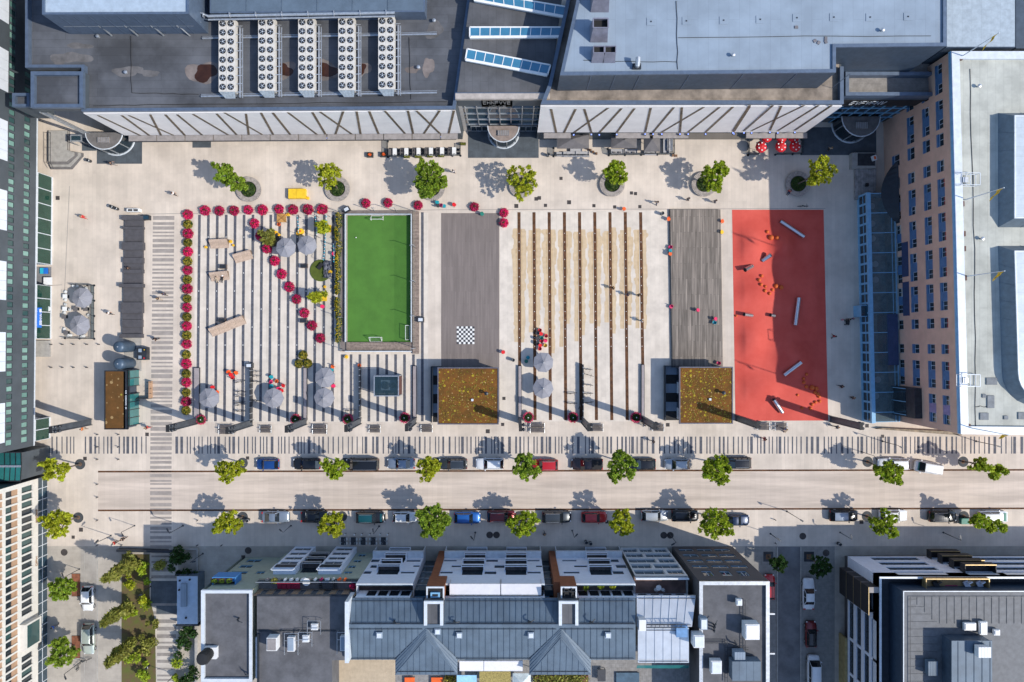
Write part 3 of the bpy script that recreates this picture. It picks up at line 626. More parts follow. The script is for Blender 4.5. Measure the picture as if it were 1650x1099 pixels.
for k, qd in enumerate((((756,-2),(765,-14),(912,14),(910,27)),((757,44),(757,60),(903,59),(905,44)),((753,79),(750,96),(882,121),(887,105)))):
    if k == 0: qd = ((764,0),(760,-14),(912,11),(909,27))
    sk_ = thing('skylight', ('topmost blue glazed skylight strip on the entrance hall roof, cut by the photo edge','straight blue glazed skylight strip in the middle of the hall roof','slanting blue glazed skylight strip nearest the entrance front')[k], 'skylight', W(830, 52+k*40, ZH), 'skylight strips of the entrance hall')
    P = [Vector(W(u, v, ZH+.7)) for u, v in qd]; 
    if k in (1, 2): P = [P[0], P[1], P[2], P[3]]
    if k == 0: P = [P[1], P[0], P[3], P[2]]
    mb = MB(WHITE); mb.prism([(p.x, p.y) for p in P], ZH-.05, ZH+.6); 
    for a, b in ((0,1),(1,2),(2,3),(3,0)): mb.beam(P[a], P[b], .34 if (a, b) == (1, 2) else .18, .2)
    n = 9
    for i in range(1, n): mb.beam(P[0].lerp(P[3], i/n), P[1].lerp(P[2], i/n), .1, .12)
    mb.build('frame', sk_)
    for i in range(n):
        g = MB(GLSKY); up = Vector((0,0,.01+.002*i)); g.face([P[1].lerp(P[2], i/n)+up, P[1].lerp(P[2], (i+1)/n)+up, P[0].lerp(P[3], (i+1)/n)+up, P[0].lerp(P[3], i/n)+up]); g.build('pane', sk_)
# ---- east wing
east = thing('mall_east_wing', 'mall wing with large pale blue roof above a white facade with brown slanting slots', 'mall', W(1110,200))
yE = W(1000,170,17).y; pe = [W2(871,170,17), W2(1356,170,17), W2(1356,110,17), W2(1356,-90,17), W2(930,-90,17), W2(913,0,17), W2(883,139,17)]
mb = MB(GREEND); mb.prism(pe, 0, 16.9); mb.build('wall', east)
mb = MB(M('terrace_felt', (.24,.2,.165), .85, var=.35, sc_=.35, seam=(6., 1.2, 0, .8, .1))); a, b = inset(pe, .3); mb.face([(*p, 16.94) for p in b]); mb.build('terrace', east)
mb = MB(COPE); parapet(mb, pe, .5, 16.9, 17.7, skip=(2, 3)); mb.build('parapet', east)
pu = [W2(902,122,22.8), W2(1346,117.5,22.8), W2(1346,77,22.8), W2(1524,75,22.8), W2(1524,-90,22.8), W2(949,-90,22.8)]
UPW = M('dark_blue_cladding', (.06,.085,.12), .5, .2, var=.1)
mb = MB(UPW); mb.prism(pu, 12, 22.7)
Fu = Face(pu[0], pu[1])
mb.use(COPE)
for x in (4.1, 7.3, 10.5, 17, 24, 31, 38): Fu.box(mb, x-.04, x+.04, .002, .05, 17, 22.6)
mb.build('upper_wall', east)
mb = MB(LMEMB); a, b = inset(pu, .25); mb.face([(*p, 22.74) for p in b]); mb.build('roof', east)
mb = MB(COPE); parapet(mb, pu, .45, 22.7, 23.0, skip=(4,)); mb.build('roof_edge', east)
F2 = Face(pe[0], pe[1]); mb = MB(WHITEP); F2.box(mb, 0, F2.len, .003, .16, 4.3, 17.1); mb.build('facade_panel', east)
L3 = [(345,682,378,835),(500,682,425,835),(555,682,600,830),(705,675,488,832),(790,678,650,832),(872,678,760,830),(975,675,940,828),(1120,672,990,828),(1172,672,1160,828),(1310,670,1045,828),(1410,670,1212,828),(1495,668,1322,828),(1600,668,1500,826)]
L4 = [(30,615,-70,765),(165,615,-5,765),(350,615,40,765),(215,618,148,762),(435,615,195,765),(512,615,295,762)]
slots(F2, [z1(a, b, 800)+z1(c, d, 800) for a, b, c, d in L3]+[(1200+a/3.662, b/3.662, 1200+c/3.662, d/3.662) for a, b, c, d in L4], east, .16)
mb = MB(GREYC)
for a, b in ((1,5.2),(12.2,17.5),(18,23.5),(32.5,37),(37.2,42)): F2.box(mb, a, b, .165, 1.0, 3.9, 4.12)
mb.build('canopy', east); mb = MB(GLD); F2.box(mb, .5, F2.len-.5, .004, .1, 0, 3.8); mb.build('shop_window', east)
# rooftop things of the east wing
vt = thing('roof_vent', 'x', 'roof vent', (0,0,0), 'dark hooded vents on the pale roof')
mb = MB(M('vent_casing', (.2,.2,.25), .5, .2, var=.1)); mb.face([(-.95,.9,2.2),(-.95,-.3,2.2),(-1.15,-1.3,0),(-1.15,.9,0)]); mb.face([(.95,-.3,2.2),(.95,.9,2.2),(1.15,.9,0),(1.15,-1.3,0)]); mb.face([(-1.15,-1.3,0),(1.15,-1.3,0),(.95,-.3,2.2),(-.95,-.3,2.2)]); mb.face([(.95,.9,2.2),(-.95,.9,2.2),(-1.15,.9,0),(1.15,.9,0)])
for a, b in (((-.95,.9),(-.95,-.3)),((-.95,-.3),(.95,-.3)),((.95,-.3),(.95,.9)),((.95,.9),(-.95,.9))): mb.beam((*a,2.2),(*b,2.2),.16,.12)
mb.use(BLACK); mb.face([(-.9,-.3,1.6),(.9,-.3,1.6),(.9,.85,1.6),(-.9,.85,1.6)]); mb.build('hood', vt)
for u, v, t, s in ((968,-4,'cut by the photo edge',1.05),(966.5,46,'second from the photo edge',1.),(964.5,84,'first of the close pair',.72),(983,84,'second of the close pair',.72)):
    p = W(u, v, 24); dup(vt, (p.x, p.y, 22.74), 0, 'dark hooded air vent on the pale blue roof, '+t, s)
mb = MB(STEEL); p = W(1027,105,23.4); mb.tube([(p.x,p.y,22.74),(p.x,p.y,23.6),(p.x,p.y+.45,23.9),(p.x,p.y+.8,23.9)], .32, 10); mb.use(STEELD); mb.obox((p.x,p.y), 1.1, .7, 22.75, 23.1)
tag(mb.build('duct_elbow'), 'bright steel duct elbow on the pale blue roof', 'duct')
rd = MB(LMEMB, STEELD); rd.box(-.55,-.5,0,.55,.5,.05); rd.k = 1; rd.box(-.08,-.08,.05,.08,.08,.12); r0 = tag(rd.build('roof_drain'), 'x', 'roof drain', 'square drain patches on the pale roof')
for i, (u, v) in enumerate(((1049,35),(1106,34),(1166,33),(1225,31.5),(1284,29),(1343.5,28),(1402,28),(1463,27))): p = W(u, v, 22.75); dup(r0, p, 0, f'square drain patch on the pale roof, {nth(i)} of the line starting at the vents')
pv = MB(M('loose_slab', (.16,.15,.16), .8)); pv.box(-.22,-.18,0,.22,.18,.1); r0 = tag(pv.build('loose_slab'), 'x', 'slab', 'loose slabs on the pale roof')
for i, (u, v) in enumerate(((1283,44),(1313,66),(1319,69),(1330.5,62.5),(1330.5,67.5))): dup(r0, W(u, v, 22.75), i*.5, f'small dark loose slab on the pale roof, {("the lone one", "first", "second", "third", "fourth")[i]} of a scattered few')
# ---- north-east corner entrance
corner = thing('corner_entrance', 'shaded corner entrance of the mall with dark glass front and round porch', 'entrance', W(1400,205))
qc = [W2(1357,158,13), W2(1500,158,13), W2(1500,78,13), W2(1357,78,13)]
mb = MB(UPW); mb.prism(qc, 9.5, 12.9); mb.build('wall', corner)
mb = MB(M('corner_felt', (.27,.25,.23), .85, var=.12, seam=(5,1,0,.8,.1))); a, b = inset(qc, .2); mb.face([(*p, 12.94) for p in b]); mb.build('roof', corner)
mb = MB(COPE); qn = [W2(1357,158,13), W2(1500,158,13), W2(1500,120,13), W2(1357,120,13)]; parapet(mb, qn, .5, 12.9, 14.1, skip=(1,)); mb.build('parapet', corner)
Fc = Face(qc[0], qc[1]); mb = MB(GLD); Fc.box(mb, .2, Fc.len, -.4, -.35, 0, 9.6); mb.use(BLACK); Fc.box(mb, .1, Fc.len, -.1, .02, 9.5, 12.2); mb.use(BLUEF)
for i in range(8): x = .4+i*1.6; Fc.box(mb, x-.05, x+.05, -.35, -.2, 0, 9.5)
for z in (2.8, 5, 7.3): Fc.box(mb, .2, Fc.len, -.34, -.22, z, z+.12)
mb.build('glass_front', corner)
mb = MB(COPEW); letters(mb, Fc, 2., 7.2, 10.4, 11.8, 7, .12, 21); mb.build('sign_letters', corner)
half_canopy((W(1370,200).x, W(1370,199).y), 3.0, 3.1, 3.6, corner, MATS['dark_porch_felt'])
mb = MB(UPW); q = [W2(1525,76,19), W2(1637,76,19), W2(1637,-90,19), W2(1525,-90,19)]; mb.prism(q, 0, 18.9); mb.use(M('pale_felt', (.36,.42,.47), .8, var=.08, seam=(9,1.3,90,.88,.05))); a, b = inset(q, .1); mb.face([(*p, 18.93) for p in b]); mb.use(UPW); q = [W2(1637,78,15), W2(1800,78,15), W2(1800,-90,15), W2(1637,-90,15)]; mb.prism(q, 0, 15)
tag(mb.build('flat_roofed_block'), 'plain block with pale blue-grey flat roof in the top corner behind the flag', 'building')

# cables and small vents that litter the flat roofs
for lb, z, runs in (('thin black cables lying across the dark mall roof',14.98,[[(210,58),(212,150),(320,152)],[(150,170),(330,168),(720,164)],[(660,60),(662,160)]]),('thin dark cables lying across the pale blue mall roof',22.78,[[(1090,2),(1092,112)],[(940,98),(1090,100)],[(1092,60),(1500,58)]]),('thin dark cables on the salmon block roof',18.42,[[(1562,110),(1570,400),(1572,690)],[(1570,655),(1590,655)]])):
    mb = MB(BLACK)
    for r_ in runs:
        pts = []
        for a, b in zip(r_, r_[1:]):
            for k in range(8): f = k/8; pts.append(tuple(W(a[0]+(b[0]-a[0])*f+random.uniform(-1,1), a[1]+(b[1]-a[1])*f+random.uniform(-1,1), z)+Vector((0,0,.03))))
        pts.append(tuple(W(*r_[-1], z)+Vector((0,0,.03)))); mb.tube(pts, .035, 5)
    tag(mb.build('roof_cable'), lb, 'cable')
mv = MB(STEEL); mv.lathe([(.12,0),(.12,.4),(.26,.42),(.24,.55),(.0,.62)], 12, cap=False); p0 = tag(mv.build('mushroom_vent'), 'x', 'roof vent', 'small steel mushroom vents')
for i, (u, v, z, t) in enumerate(((205,118,14.95,'in the open middle of the dark mall roof'),(675,110,14.95,'near the end of the fan unit beams'),(160,60,14.95,'below the mall plant room'),(700,35,14.95,'at the corner by the skylights'),(1180,90,22.75,'near the lower edge of the pale roof'),(1420,50,22.75,'at the far end of the pale roof'),(1575,140,18.42,'on the salmon block near the first flag'),(1580,385,18.42,'between the two penthouses'))): dup(p0, W(u, v, z), 0, 'small steel mushroom vent '+t)
# ------------------------------------------------------------------ salmon office block on the east side
ZO = 18.5
off = thing('office_block', 'salmon pink office block with blue window bands, white parapet and grey green roof', 'office building', W(1440,400))
p0 = W2(1531,84,ZO); p1 = W2(1546,699,ZO); FO = Face(p0, p1)
rows = []
for k, v0, v1 in (('C',102,150),('C',160,207),('S',214,235),('S',257,276),('C',287,331),('C',342,388),('C',398,446),('C',455,500),('S',512,529),('S',555,571),('C',583,628),('C',638,685)):
    s = zs(16); a = FO.p.y-(549.5-v0)*s; b = FO.p.y-(549.5-v1)*s; rows.append((k, a, b))
cols = [(2.4,4.7),(7.0,9.0),(11.2,13.1),(14.7,16.5)]
ops = []; wins = []
for ci, (c, d) in enumerate(cols):
    for ri, (k, a, b) in enumerate(rows):
        if ci == 0 and ri in (0, 1, 11): continue
        if ci == 1 and ri == 11: continue
        ops.append((a, b, c, d)); wins.append((k, a, b, c, d, ci, ri))
mb = MB(ORANGE); FO.wall(mb, 0, ZO-.05, ops, .32)
bk = [FO.P(0,0,-.0)[:2], FO.P(FO.len,0)[:2], W2(1760,701,ZO), W2(1760,84,ZO)]
for a, b in ((1,2),(2,3),(3,0)): mb.face([(*bk[a],0),(*bk[b],0),(*bk[b],ZO-.05),(*bk[a],ZO-.05)])
mb.build('wall', off)
RED = M('red_blind', (.3,.02,.03), .8); BEI = M('beige_blind', (.5,.47,.42), .8); ORG_ = M('orange_blind', (.6,.16,.05), .8); PUR = M('violet_blind', (.25,.2,.35), .8)
for k, a, b, c, d, ci, ri in wins:
    if k == 'C':
        l = (b-a)*.335; parts = [(a, a+l), (b-l, b)]
        m_ = MB(PUR if ci >= 2 and ri == 11 else BLUEP); FO.box(m_, a+l+.002, b-l-.002, -.2, -.06, c+.003, d-.003); m_.build('spandrel_panel', off)
    else: parts = [(a, b)]
    for x0, x1 in parts:
        bl = None
        if ci == 3 and 4 <= ri <= 10: bl = RED if random.random() < .75 else None
        elif ri == 11: bl = ORG_ if random.random() < .5 else BEI
        elif random.random() < .25: bl = BEI
        wn = FO.window(off, x0, x1, c+.45, d, .28, M('pale_blue_window_frame', (.42,.52,.62), .5), GLD, 1, 0, .06, blind=bl)
        m_ = MB(BLUEP); FO.box(m_, x0+.003, x1-.003, -.3, -.03, c+.003, c+.447); m_.build('sill', wn)
mb = MB(NAVY)                                   # navy ground floor panels
for a, b in ((24.2,29.5),(30.3,35.5),(47.4,51.0)): FO.box(mb, a, b, .003, .05, 1.2, 2.36); FO.box(mb, a, b, .003, .05, 4.75, 6.6)
mb.build('navy_panel', off)
mb = MB(M('roof_gravel_felt', (.46,.465,.415), .85, var=.12, sc_=.3, seam=(9., 1.1, 90, .82, .07))); a, b = inset(bk, .2); mb.face([(*p, ZO-.1) for p in b]); mb.build('roof', off)
mb = MB(COPEW); parapet(mb, bk, 1.05, ZO-.1, ZO+.35, skip=(2,)); mb.use(BLUEF); FO.box(mb, -.05, FO.len, .002, .12, ZO-.25, ZO+.2); mb.build('parapet', off)
mb = MB(BLACK, STEELD); mb.k = 1; FO.box(mb, 46.4, 50.9, .0, 1.1, 2.6, 9.4); mb.use(GLD); FO.box(mb, 46.6, 50.7, 1.1, 1.13, 2.8, 7.0); mb.use(BLUEF)
for x in (46.6, 48.6, 50.6): FO.box(mb, x-.05, x+.05, 1.131, 1.18, 2.8, 7.0)
mb.build('glazed_bay', off)
mb = MB(M('black_awning', (.018,.025,.035), .6)); n = 12; pts = []
for i in range(n+1):
    t = i/n; x = 11.5+9.5*t; dd = 2.3*math.sin(math.pi*t)**.8; pts.append((x, dd))
for (x0, d0), (x1, d1) in zip(pts, pts[1:]): mb.face([FO.P(x0, 4.4, .02), FO.P(x1, 4.4, .02), FO.P(x1, 3.4, d1+.02), FO.P(x0, 3.4, d0+.02)])
mb.build('awning', off)
# penthouses and things on the salmon block's roof
def penthouse(label, poly, z0, z1, round_=0):
    t = thing('roof_penthouse', label, 'penthouse', (poly[0][0], poly[0][1], z0), 'rooftop penthouses of the salmon block')
    mb = MB(M('penthouse_cladding', (.13,.17,.21), .5, .2, var=.08)); a_, b_ = inset(poly, -.9); c_ = inset(poly, 0)[0]
    for i in range(len(c_)): j = (i+1) % len(c_); mb.face([(*b_[i],z0),(*b_[j],z0),(*c_[j],z1-.02),(*c_[i],z1-.02)])
    for i in range(len(c_)):
        j = (i+1) % len(c_); n = int((Vector(c_[j])-Vector(c_[i])).length/2.2)
        for k in range(1, n): p = Vector((*b_[i],z0)).lerp(Vector((*b_[j],z0)), k/n); q = Vector((*c_[i],z1-.03)).lerp(Vector((*c_[j],z1-.03)), k/n); mb.beam(p, q, .1, .06)
    mb.build('wall', t); mb = MB(M('pale_penthouse_roof', (.46,.52,.57), .5, .1, var=.05, seam=(20, 1.3, 0, .85, .04))); a, b = inset(poly, .1); mb.face([(*p, z1+.02) for p in b]); mb.build('roof', t); mb = MB(COPEW); parapet(mb, poly, .18, z1-.02, z1+.12); mb.build('roof_edge', t); return t
penthouse('penthouse with pale roof on the salmon block, near the upper flags', [W2(1634,186,20.3), W2(1634,352,20.3), W2(1760,352,20.3), W2(1760,186,20.3)], ZO-.1, 20.3)
pts = [W2(1634,404,20.3), W2(1640,600,20.3)]+[W2(1640+40*(1-math.cos(a)), 600+44*math.sin(a), 20.3) for a in [R(15*k) for k in range(1, 7)]]+[W2(1760,645,20.3), W2(1760,404,20.3)]
penthouse('penthouse with one rounded corner and white roof, nearer the street end', pts, ZO-.1, 20.3)
hb = MB(M('rusty_box', (.12,.06,.045), .8)); hb.box(-.4,-.35,0,.4,.35,.35); hb.use(COPEW); hb.box(-.5,-.12,.1,-.4,.12,.3); r0 = tag(hb.build('roof_outlet'), 'x', 'roof outlet', 'rusty outlets along the white parapet')
for i, (u, v) in enumerate(((1544,94),(1547,329),(1549,377),(1549.5,401),(1551,448),(1557,687))): dup(r0, W(u, v, ZO-.08), 0, f'rusty brown roof outlet by the white parapet, {nth(i)} from the upper corner')
for i, (u, v, a, b) in enumerate(((1598,614.5,1.45,.95),(1596.5,647.5,.95,1.7),(1586,671,1.15,.95),(1621,673,.55,.5),(1646,670,.9,.95),(1586,638,.5,.5))):
    mb = MB(M('grey_hatch', (.17,.185,.2), .7)); p = W(u, v, ZO); mb.box(p.x-a/2, p.y-b/2, ZO-.1, p.x+a/2, p.y+b/2, ZO+.05); tag(mb.build('roof_hatch'), ('wide grey roof hatch beside the rounded penthouse','tall grey roof hatch below the wide one','square grey roof hatch near the flag at the street end','tiny grey roof hatch at the street end','grey roof hatch cut by the photo edge','small grey square hatch next to the tall one')[i], 'roof hatch')
for i, (v, t) in enumerate(((291,'near the upper flags'),(612.5,'near the street end'))):
    g = thing('window_cleaning_cradle', 'white framed maintenance cradle overhanging the parapet '+t, 'cradle', W(1553, v, ZO)); mb = MB(COPEW); c = W(1556, v, ZO)
    for z in (ZO+.1, ZO+1.1):
        for (x0,y0,x1,y1) in ((-1.3,-.8,1.3,-.8),(1.3,-.8,1.3,.8),(1.3,.8,-1.3,.8),(-1.3,.8,-1.3,-.8),(0,-.8,0,.8)): mb.beam((c.x+x0,c.y+y0,z),(c.x+x1,c.y+y1,z),.07,.07)
    for x in (-1.3,1.3):
        for y in (-.8,.8): mb.beam((c.x+x,c.y+y,ZO),(c.x+x,c.y+y,ZO+1.1),.06,.06)
    mb.build('frame', g); mb = MB(STEEL); mb.box(c.x-.7,c.y-.35,ZO,c.x,c.y+.35,ZO+.6); mb.build('winch', g)
fl = thing('flag_pole', 'x', 'flagpole', (0,0,0), 'flagpoles on the salmon block'); mb = MB(COPEW); mb.tube([(0,0,-.3),(0,0,8)], [.08,.04], 8); mb.lathe([(.0,8.12),(.08,8.06),(.0,8.0)], 8, cap=False); mb.build('pole', fl)
mb = MB(PLY['yellow'], PLY['dark']); nn = 10
for i in range(nn):
    for j in range(3):
        f = lambda i, j: (-.05-1.15*i/nn*(.7+.3*j/3)-.0, .1*math.sin(i*.9+j*.7)+.12*i/nn, 7.9-2.6*i/nn*.75-1.1*j/3)
        mb.k = 1 if j == 1 and i % 4 == 2 else 0; mb.face([f(i,j),f(i+1,j),f(i+1,j+1),f(i,j+1)])
mb.build('flag', fl)
for i, (u, v, t) in enumerate(((1548,92,'in the uppermost corner'),(1555,322,'second from the upper corner'),(1556,445.5,'in the middle of the long parapet'),(1562,689,'at the street end'))): dup(fl, W(u, v, ZO-.1), R(80)+i*.3, 'flagpole with hanging yellow flag on the salmon roof, '+t)
# ------------------------------------------------------------------ glass conservatory in front of it
con = thing('glass_conservatory', 'long light blue framed glass conservatory at the foot of the salmon block', 'conservatory', W(1385,500))
q0 = W2(1381,318,0); q1 = W2(1389,677,0); FA = Face(q0, q1); HA = 3.3; DA = 4.3
n = 23; mb = MB(BLUEF)
for i in range(n+1):
    x = FA.len*i/n; FA.box(mb, x-.16, x+.16, -.28, 0, 0, HA)
FA.box(mb, 0, FA.len, -.35, .04, HA-.42, HA); FA.box(mb, 0, FA.len, -.2, .02, 0, .55); FA.box(mb, 0, FA.len, -.2, -.02, 1.75, 1.88); FA.box(mb, -.1, FA.len+.1, -.55, .05, HA, HA+.12)
for i in range(0, n+1, 2): x = min(FA.len-.06, max(.06, FA.len*i/n)); FA.box(mb, x-.055, x+.055, -DA, -.56, HA, HA+.1)
FA.box(mb, 0, FA.len, -DA, -DA+.12, HA+.101, HA+.18); FA.box(mb, 0, FA.len, -DA+.55, -DA+.62, HA+.101, HA+.15); FA.box(mb, 0, .14, -DA, -.3, 0, HA); FA.box(mb, FA.len-.14, FA.len, -DA, -.3, 0, HA)
mb.build('frame', con)
for i in range(n):
    a, b = FA.len*i/n+.165, FA.len*(i+1)/n-.165; g = MB(GLD); FA.box(g, a, b, -.14, -.1, .56, 1.74); FA.box(g, a, b, -.14, -.1, 1.89, HA-.43); g.build('window', con)
for i in range(0, n, 2):
    a, b = FA.len*i/n+.06, min(FA.len, FA.len*(i+2)/n)-.06; g = MB(glassmat('conservatory_glass', (.17,.23,.25), .6, .04, .8)); g.face([FA.P(a,HA+.05,-.56),FA.P(b,HA+.05,-.56),FA.P(b,HA+.05,-DA+.13),FA.P(a,HA+.05,-DA+.13)]); g.build('roof_pane', con)
mb = MB(NAVY); FA.box(mb, 19, 27, -DA+.02, -DA+1.6, .3, HA+.3); mb.build('solid_panel', con)
mb = MB(M('conservatory_floor', (.34,.38,.37), .6, var=.2, sc_=.8)); FA.box(mb, .15, FA.len-.15, -DA, -.36, .005, .02); FA.box(mb, .15, FA.len-.15, -DA-.4, -DA-.02, 0, HA); mb.build('floor', con)
mb = MB(BLUEF); FA.box(mb, 17.5, 19.3, .01, 1.0, 0, 2.6); mb.use(GLC); FA.box(mb, 17.6, 19.2, .05, .95, 2.6, 2.63); mb.build('entrance_porch', con)
rt = thing('round_table', 'x', 'table', (0,0,0), 'white round tables in the conservatory'); mb = MB(WHITE); mb.lathe([(.5,.7),(.5,.74)], 16); mb.build('table_top', rt); mb = MB(STEEL); mb.lathe([(.25,0),(.05,.04),(.05,.7)], 8); mb.build('leg', rt)
k = 0
for y, pair in ((1.6,0),(4.4,0),(6.8,0),(10.9,1),(13.4,1),(29.4,1),(32,0)):
    for dx in ((-1.6, -2.35) if pair else (-2.0,)): dup(rt, FA.P(y, .02, dx), 0, f'white round table under the conservatory glass, {nth(k)} from the ramp end'); k += 1
# ramp, boxes beside the corner entrance
mb = MB(CONC); mb.pbox(1373,246,1411,271,0,1.0); mb.use(STEELD); mb.pbox(1382,247,1410,267,1.0,1.02); tag(mb.build('concrete_planter_box'), 'big concrete box beside the shaded corner entrance', 'concrete box')
mb = MB(M('timber_ramp', (.3,.28,.27), .9, var=.2, seam=(4,.4,90,.7,.15))); mb.pbox(1378,272,1412,321,0,.5); mb.use(BLACK); mb.pbox(1396,295,1400,300,.5,.9); tag(mb.build('loading_ramp'), 'grey timber loading platform before the conservatory end', 'ramp')
mb = MB(PLY['white'], PLY['orange']); p = W(1402,258); mb.obox(p, .6, .8, 1.02, 1.6, .3); mb.k = 1; mb.obox(p, .3, .5, 1.6, 1.64, .3); tag(mb.build('white_crate'), 'white crate with an orange lid spot on the concrete box', 'crate')
mb = MB(BROWNS); a = W(1409,690.5); b = W(1546,698); mb.prism([(a.x,a.y),(b.x,b.y-.3),(b.x,b.y+.25),(a.x+1,a.y+.15)], 0, .7); tag(mb.build('low_wall'), 'low dark brown wedge wall at the street end of the salmon block', 'wall')
# ------------------------------------------------------------------ dark green office slab on the west side
gre = thing('dark_glass_office', 'dark green office slab with mint glass windows and white panels on the west edge', 'office building', W(62,400))
g0 = W2(55.5,718,4.0); g1 = W2(63.5,-90,4.0); FG = Face(g0, g1); ZG = 22
vy = lambda v, z: (549.5-v)*zs(z)-g0[1]
ops = []
nrow = 60
for i in range(nrow):
    v = 708-12*i
    for ci, (c, d) in enumerate(((5.75,7.15),(9.3,10.6))):
        a = vy(v, 6.5); ops.append((a-.45, a+.35, c, d, i))
mb = MB(GREEND); FG.wall(mb, 4, ZG, [o[:4] for o in ops], .12)
bk = [FG.P(0,0)[:2], FG.P(FG.len,0)[:2], (-110, 61), (-110, g0[1])]
for a, b in ((1,2),(2,3),(3,0)): mb.face([(*bk[a],4),(*bk[b],4),(*bk[b],ZG),(*bk[a],ZG)])
mb.face([(*p, ZG) for p in bk]); mb.face([(*p, 4.0) for p in bk[::-1]]); mb.prism([FG.P(.3,0,-3.2)[:2], FG.P(FG.len,0,-3.2)[:2], (-109,60), (-109,g0[1]+.3)], 0, 3.99); mb.build('wall', gre)
ops.sort(key=lambda o: -(o[0] > 0)*(1 if 1.5 < o[0] < 64 else 0))
rest = MB(*GLM)
rs = random.Random(4)
for j, (a, b, c, d, i) in enumerate(ops):
    if not 0 < a < FG.len: continue
    g = rs.choice([0, 0, 1, 1, 2, 2])
    if j < 100:
        FG.window(gre, a, b, c, d, .11, STEELD, GLM[g], 0, 0, .05, pane=False)
    else: rest.k = g; rest.face([FG.P(a,c,-.1),FG.P(b,c,-.1),FG.P(b,d,-.1),FG.P(a,d,-.1)])
o = rest.build('far_windows', gre); o['kind'] = 'stuff'
PAN = M('white_enamel_panel', (.68,.72,.78), .5, var=.03)
for v0, v1 in ((-40,34),(78,145),(192,257),(305,370),(420,483),(535,599),(650,715)):
    m_ = MB(PAN); a, b = vy(v1, 12), vy(v0, 12)
    for k in range(4): FG.box(m_, a+(b-a)*k/4+.015, a+(b-a)*(k+1)/4-.015, .003, .06, 10.9, 13.1)
    m_.build('white_panel', gre)
mb = MB(COPEW); FG.box(mb, 0, FG.len, .0, .06, 4.0, 4.25); mb.build('base_trim', gre)
def vitrine(v0, v1, nm):
    a, b = vy(v1, 0), vy(v0, 0); n = max(2, round((b-a)/2.4)); mb = MB(COPEW)
    FG.box(mb, a, b, -.1, .0, 0, .3); FG.box(mb, a, b, -.1, -.0, 3.7, 3.95)
    for i in range(n+1): x = a+(b-a)*i/n; FG.box(mb, max(a, x-.06), min(b, x+.06), -.14, .02, .3, 3.7)
    FG.box(mb, a, a+.15, -3, -.15, 0, 3.95); FG.box(mb, b-.15, b, -3, -.15, 0, 3.95); o = mb.build('shopfront', gre)
    for i in range(n): g = MB(GLG); FG.box(g, a+(b-a)*i/n+.07, a+(b-a)*(i+1)/n-.07, -.09, -.06, .3, 3.7); g.build('pane', o)
    fl_ = MB(SOIL if nm else M('shop_floor', (.08,.1,.06), .7, var=.3)); FG.box(fl_, a+.2, b-.2, -3, -.2, .01, .05)
    rs = random.Random(int(v0))
    for k in range(9): x = a+.6+rs.random()*(b-a-1.2); fl_.use(rs.choice([PLY['white'], PLY['green'], BROWNP, PLY['dark']])); FG.box(fl_, x, x+.3+rs.random()*.8, -2.4+rs.random(), -1.0+rs.random()*.5, .06, .5+rs.random()*.6)
    fl_.build('shop_interior', gre)
vitrine(286, 427, 0); vitrine(461, 546, 0); vitrine(672, 706, 0)
mb = MB(PLY['blue']); a, b = vy(528, 3), vy(496, 3); FG.box(mb, a, b, .03, .3, 3.0, 3.7); mb.use(PLY['white']); letters(mb, FG, a+.4, a+2.2, 3.1, 3.55, 5, .34, 2, .06); FG.box(mb, a+2.4, a+2.9, .301, .33, 3.1, 3.6); mb.build('shop_sign', gre)
mb = MB(CONC); a, b = vy(575, 0), vy(549, 0); FG.box(mb, a, b, -3, .0, 0, .4); mb.build('plinth', gre); mb = MB(M('dark_mat', (.2,.2,.21), .9)); a, b = vy(458, 0), vy(430, 0); FG.box(mb, a, b, -3, -.1, 0, .06); mb.build('entrance_mat', gre)
# ------------------------------------------------------------------ cream office block below it
cr = thing('cream_office', 'cream gridded office block with light brown panels and a green glass bay, bottom west corner', 'office building', W(78,900))
c0 = (-74.7, W(78,1240).y); c1 = (-74.7, W(78,766).y); FC = Face(c0, c1); cy = lambda v, z: (549.5-v)*zs(z)-c0[1]
ops = []; rs = random.Random(8)
BAY0, BAY1 = cy(1041, 5), cy(999, 5)
for i in range(38):
    a = cy(783, 5.2)-i*1.175
    for c, d in ((3.9,6.55),(7.35,10.15),(10.75,13.4)): ops.append((a-.9, a, c, d, i))
ops = [o for o in ops if not (o[1] > BAY0-.2 and o[0] < BAY1+.2 and o[2] < 7)]
mb = MB(CREAM); FC.wall(mb, 2.6, 16, [o[:4] for o in ops], .3); bk = [FC.P(0,0)[:2], FC.P(FC.len,0)[:2], (-100, c1[1]), (-100, c0[1])]
mb.build('facade_grid', cr)
mb = MB(GREEND)
for a, b in ((1,2),(2,3),(3,0)): mb.face([(*bk[a],0),(*bk[b],0),(*bk[b],16),(*bk[a],16)])
mb.use(MEMB); mb.face([(*p, 16) for p in bk]); mb.use(GREEND); mb.face([(*p, 2.6) for p in bk[::-1]]); mb.build('wall', cr)
fr = M('bronze_window_frame', (.05,.045,.04), .5)
nw = 0; rest = MB(GLD, BROWNP)
for a, b, c, d, i in ops:
    if c > 7: m_ = MB(BROWNP); FC.box(m_, a+.002, b-.002, -.28, -.12, c+.002, c+(d-c)*.45); m_.build('brown_panel', cr) if i < 27 and c < 10 else None; c2 = c+(d-c)*.45
    else: c2 = c
    if i < 27 and c < 10: FC.window(cr, a, b, c2+.003, d, .28, fr, GLM[2] if rs.random() < .3 else GLD, 0, 0, .06, pane=False, name='window')
    else: rest.k = 0; rest.face([FC.P(a,c2,-.26),FC.P(b,c2,-.26),FC.P(b,d,-.26),FC.P(a,d,-.26)]); rest.k = 1; FC.box(rest, a+.002, b-.002, -.27, -.12, c+.002, c2) if c > 7 else None
rest.build('far_windows', cr)['kind'] = 'stuff'
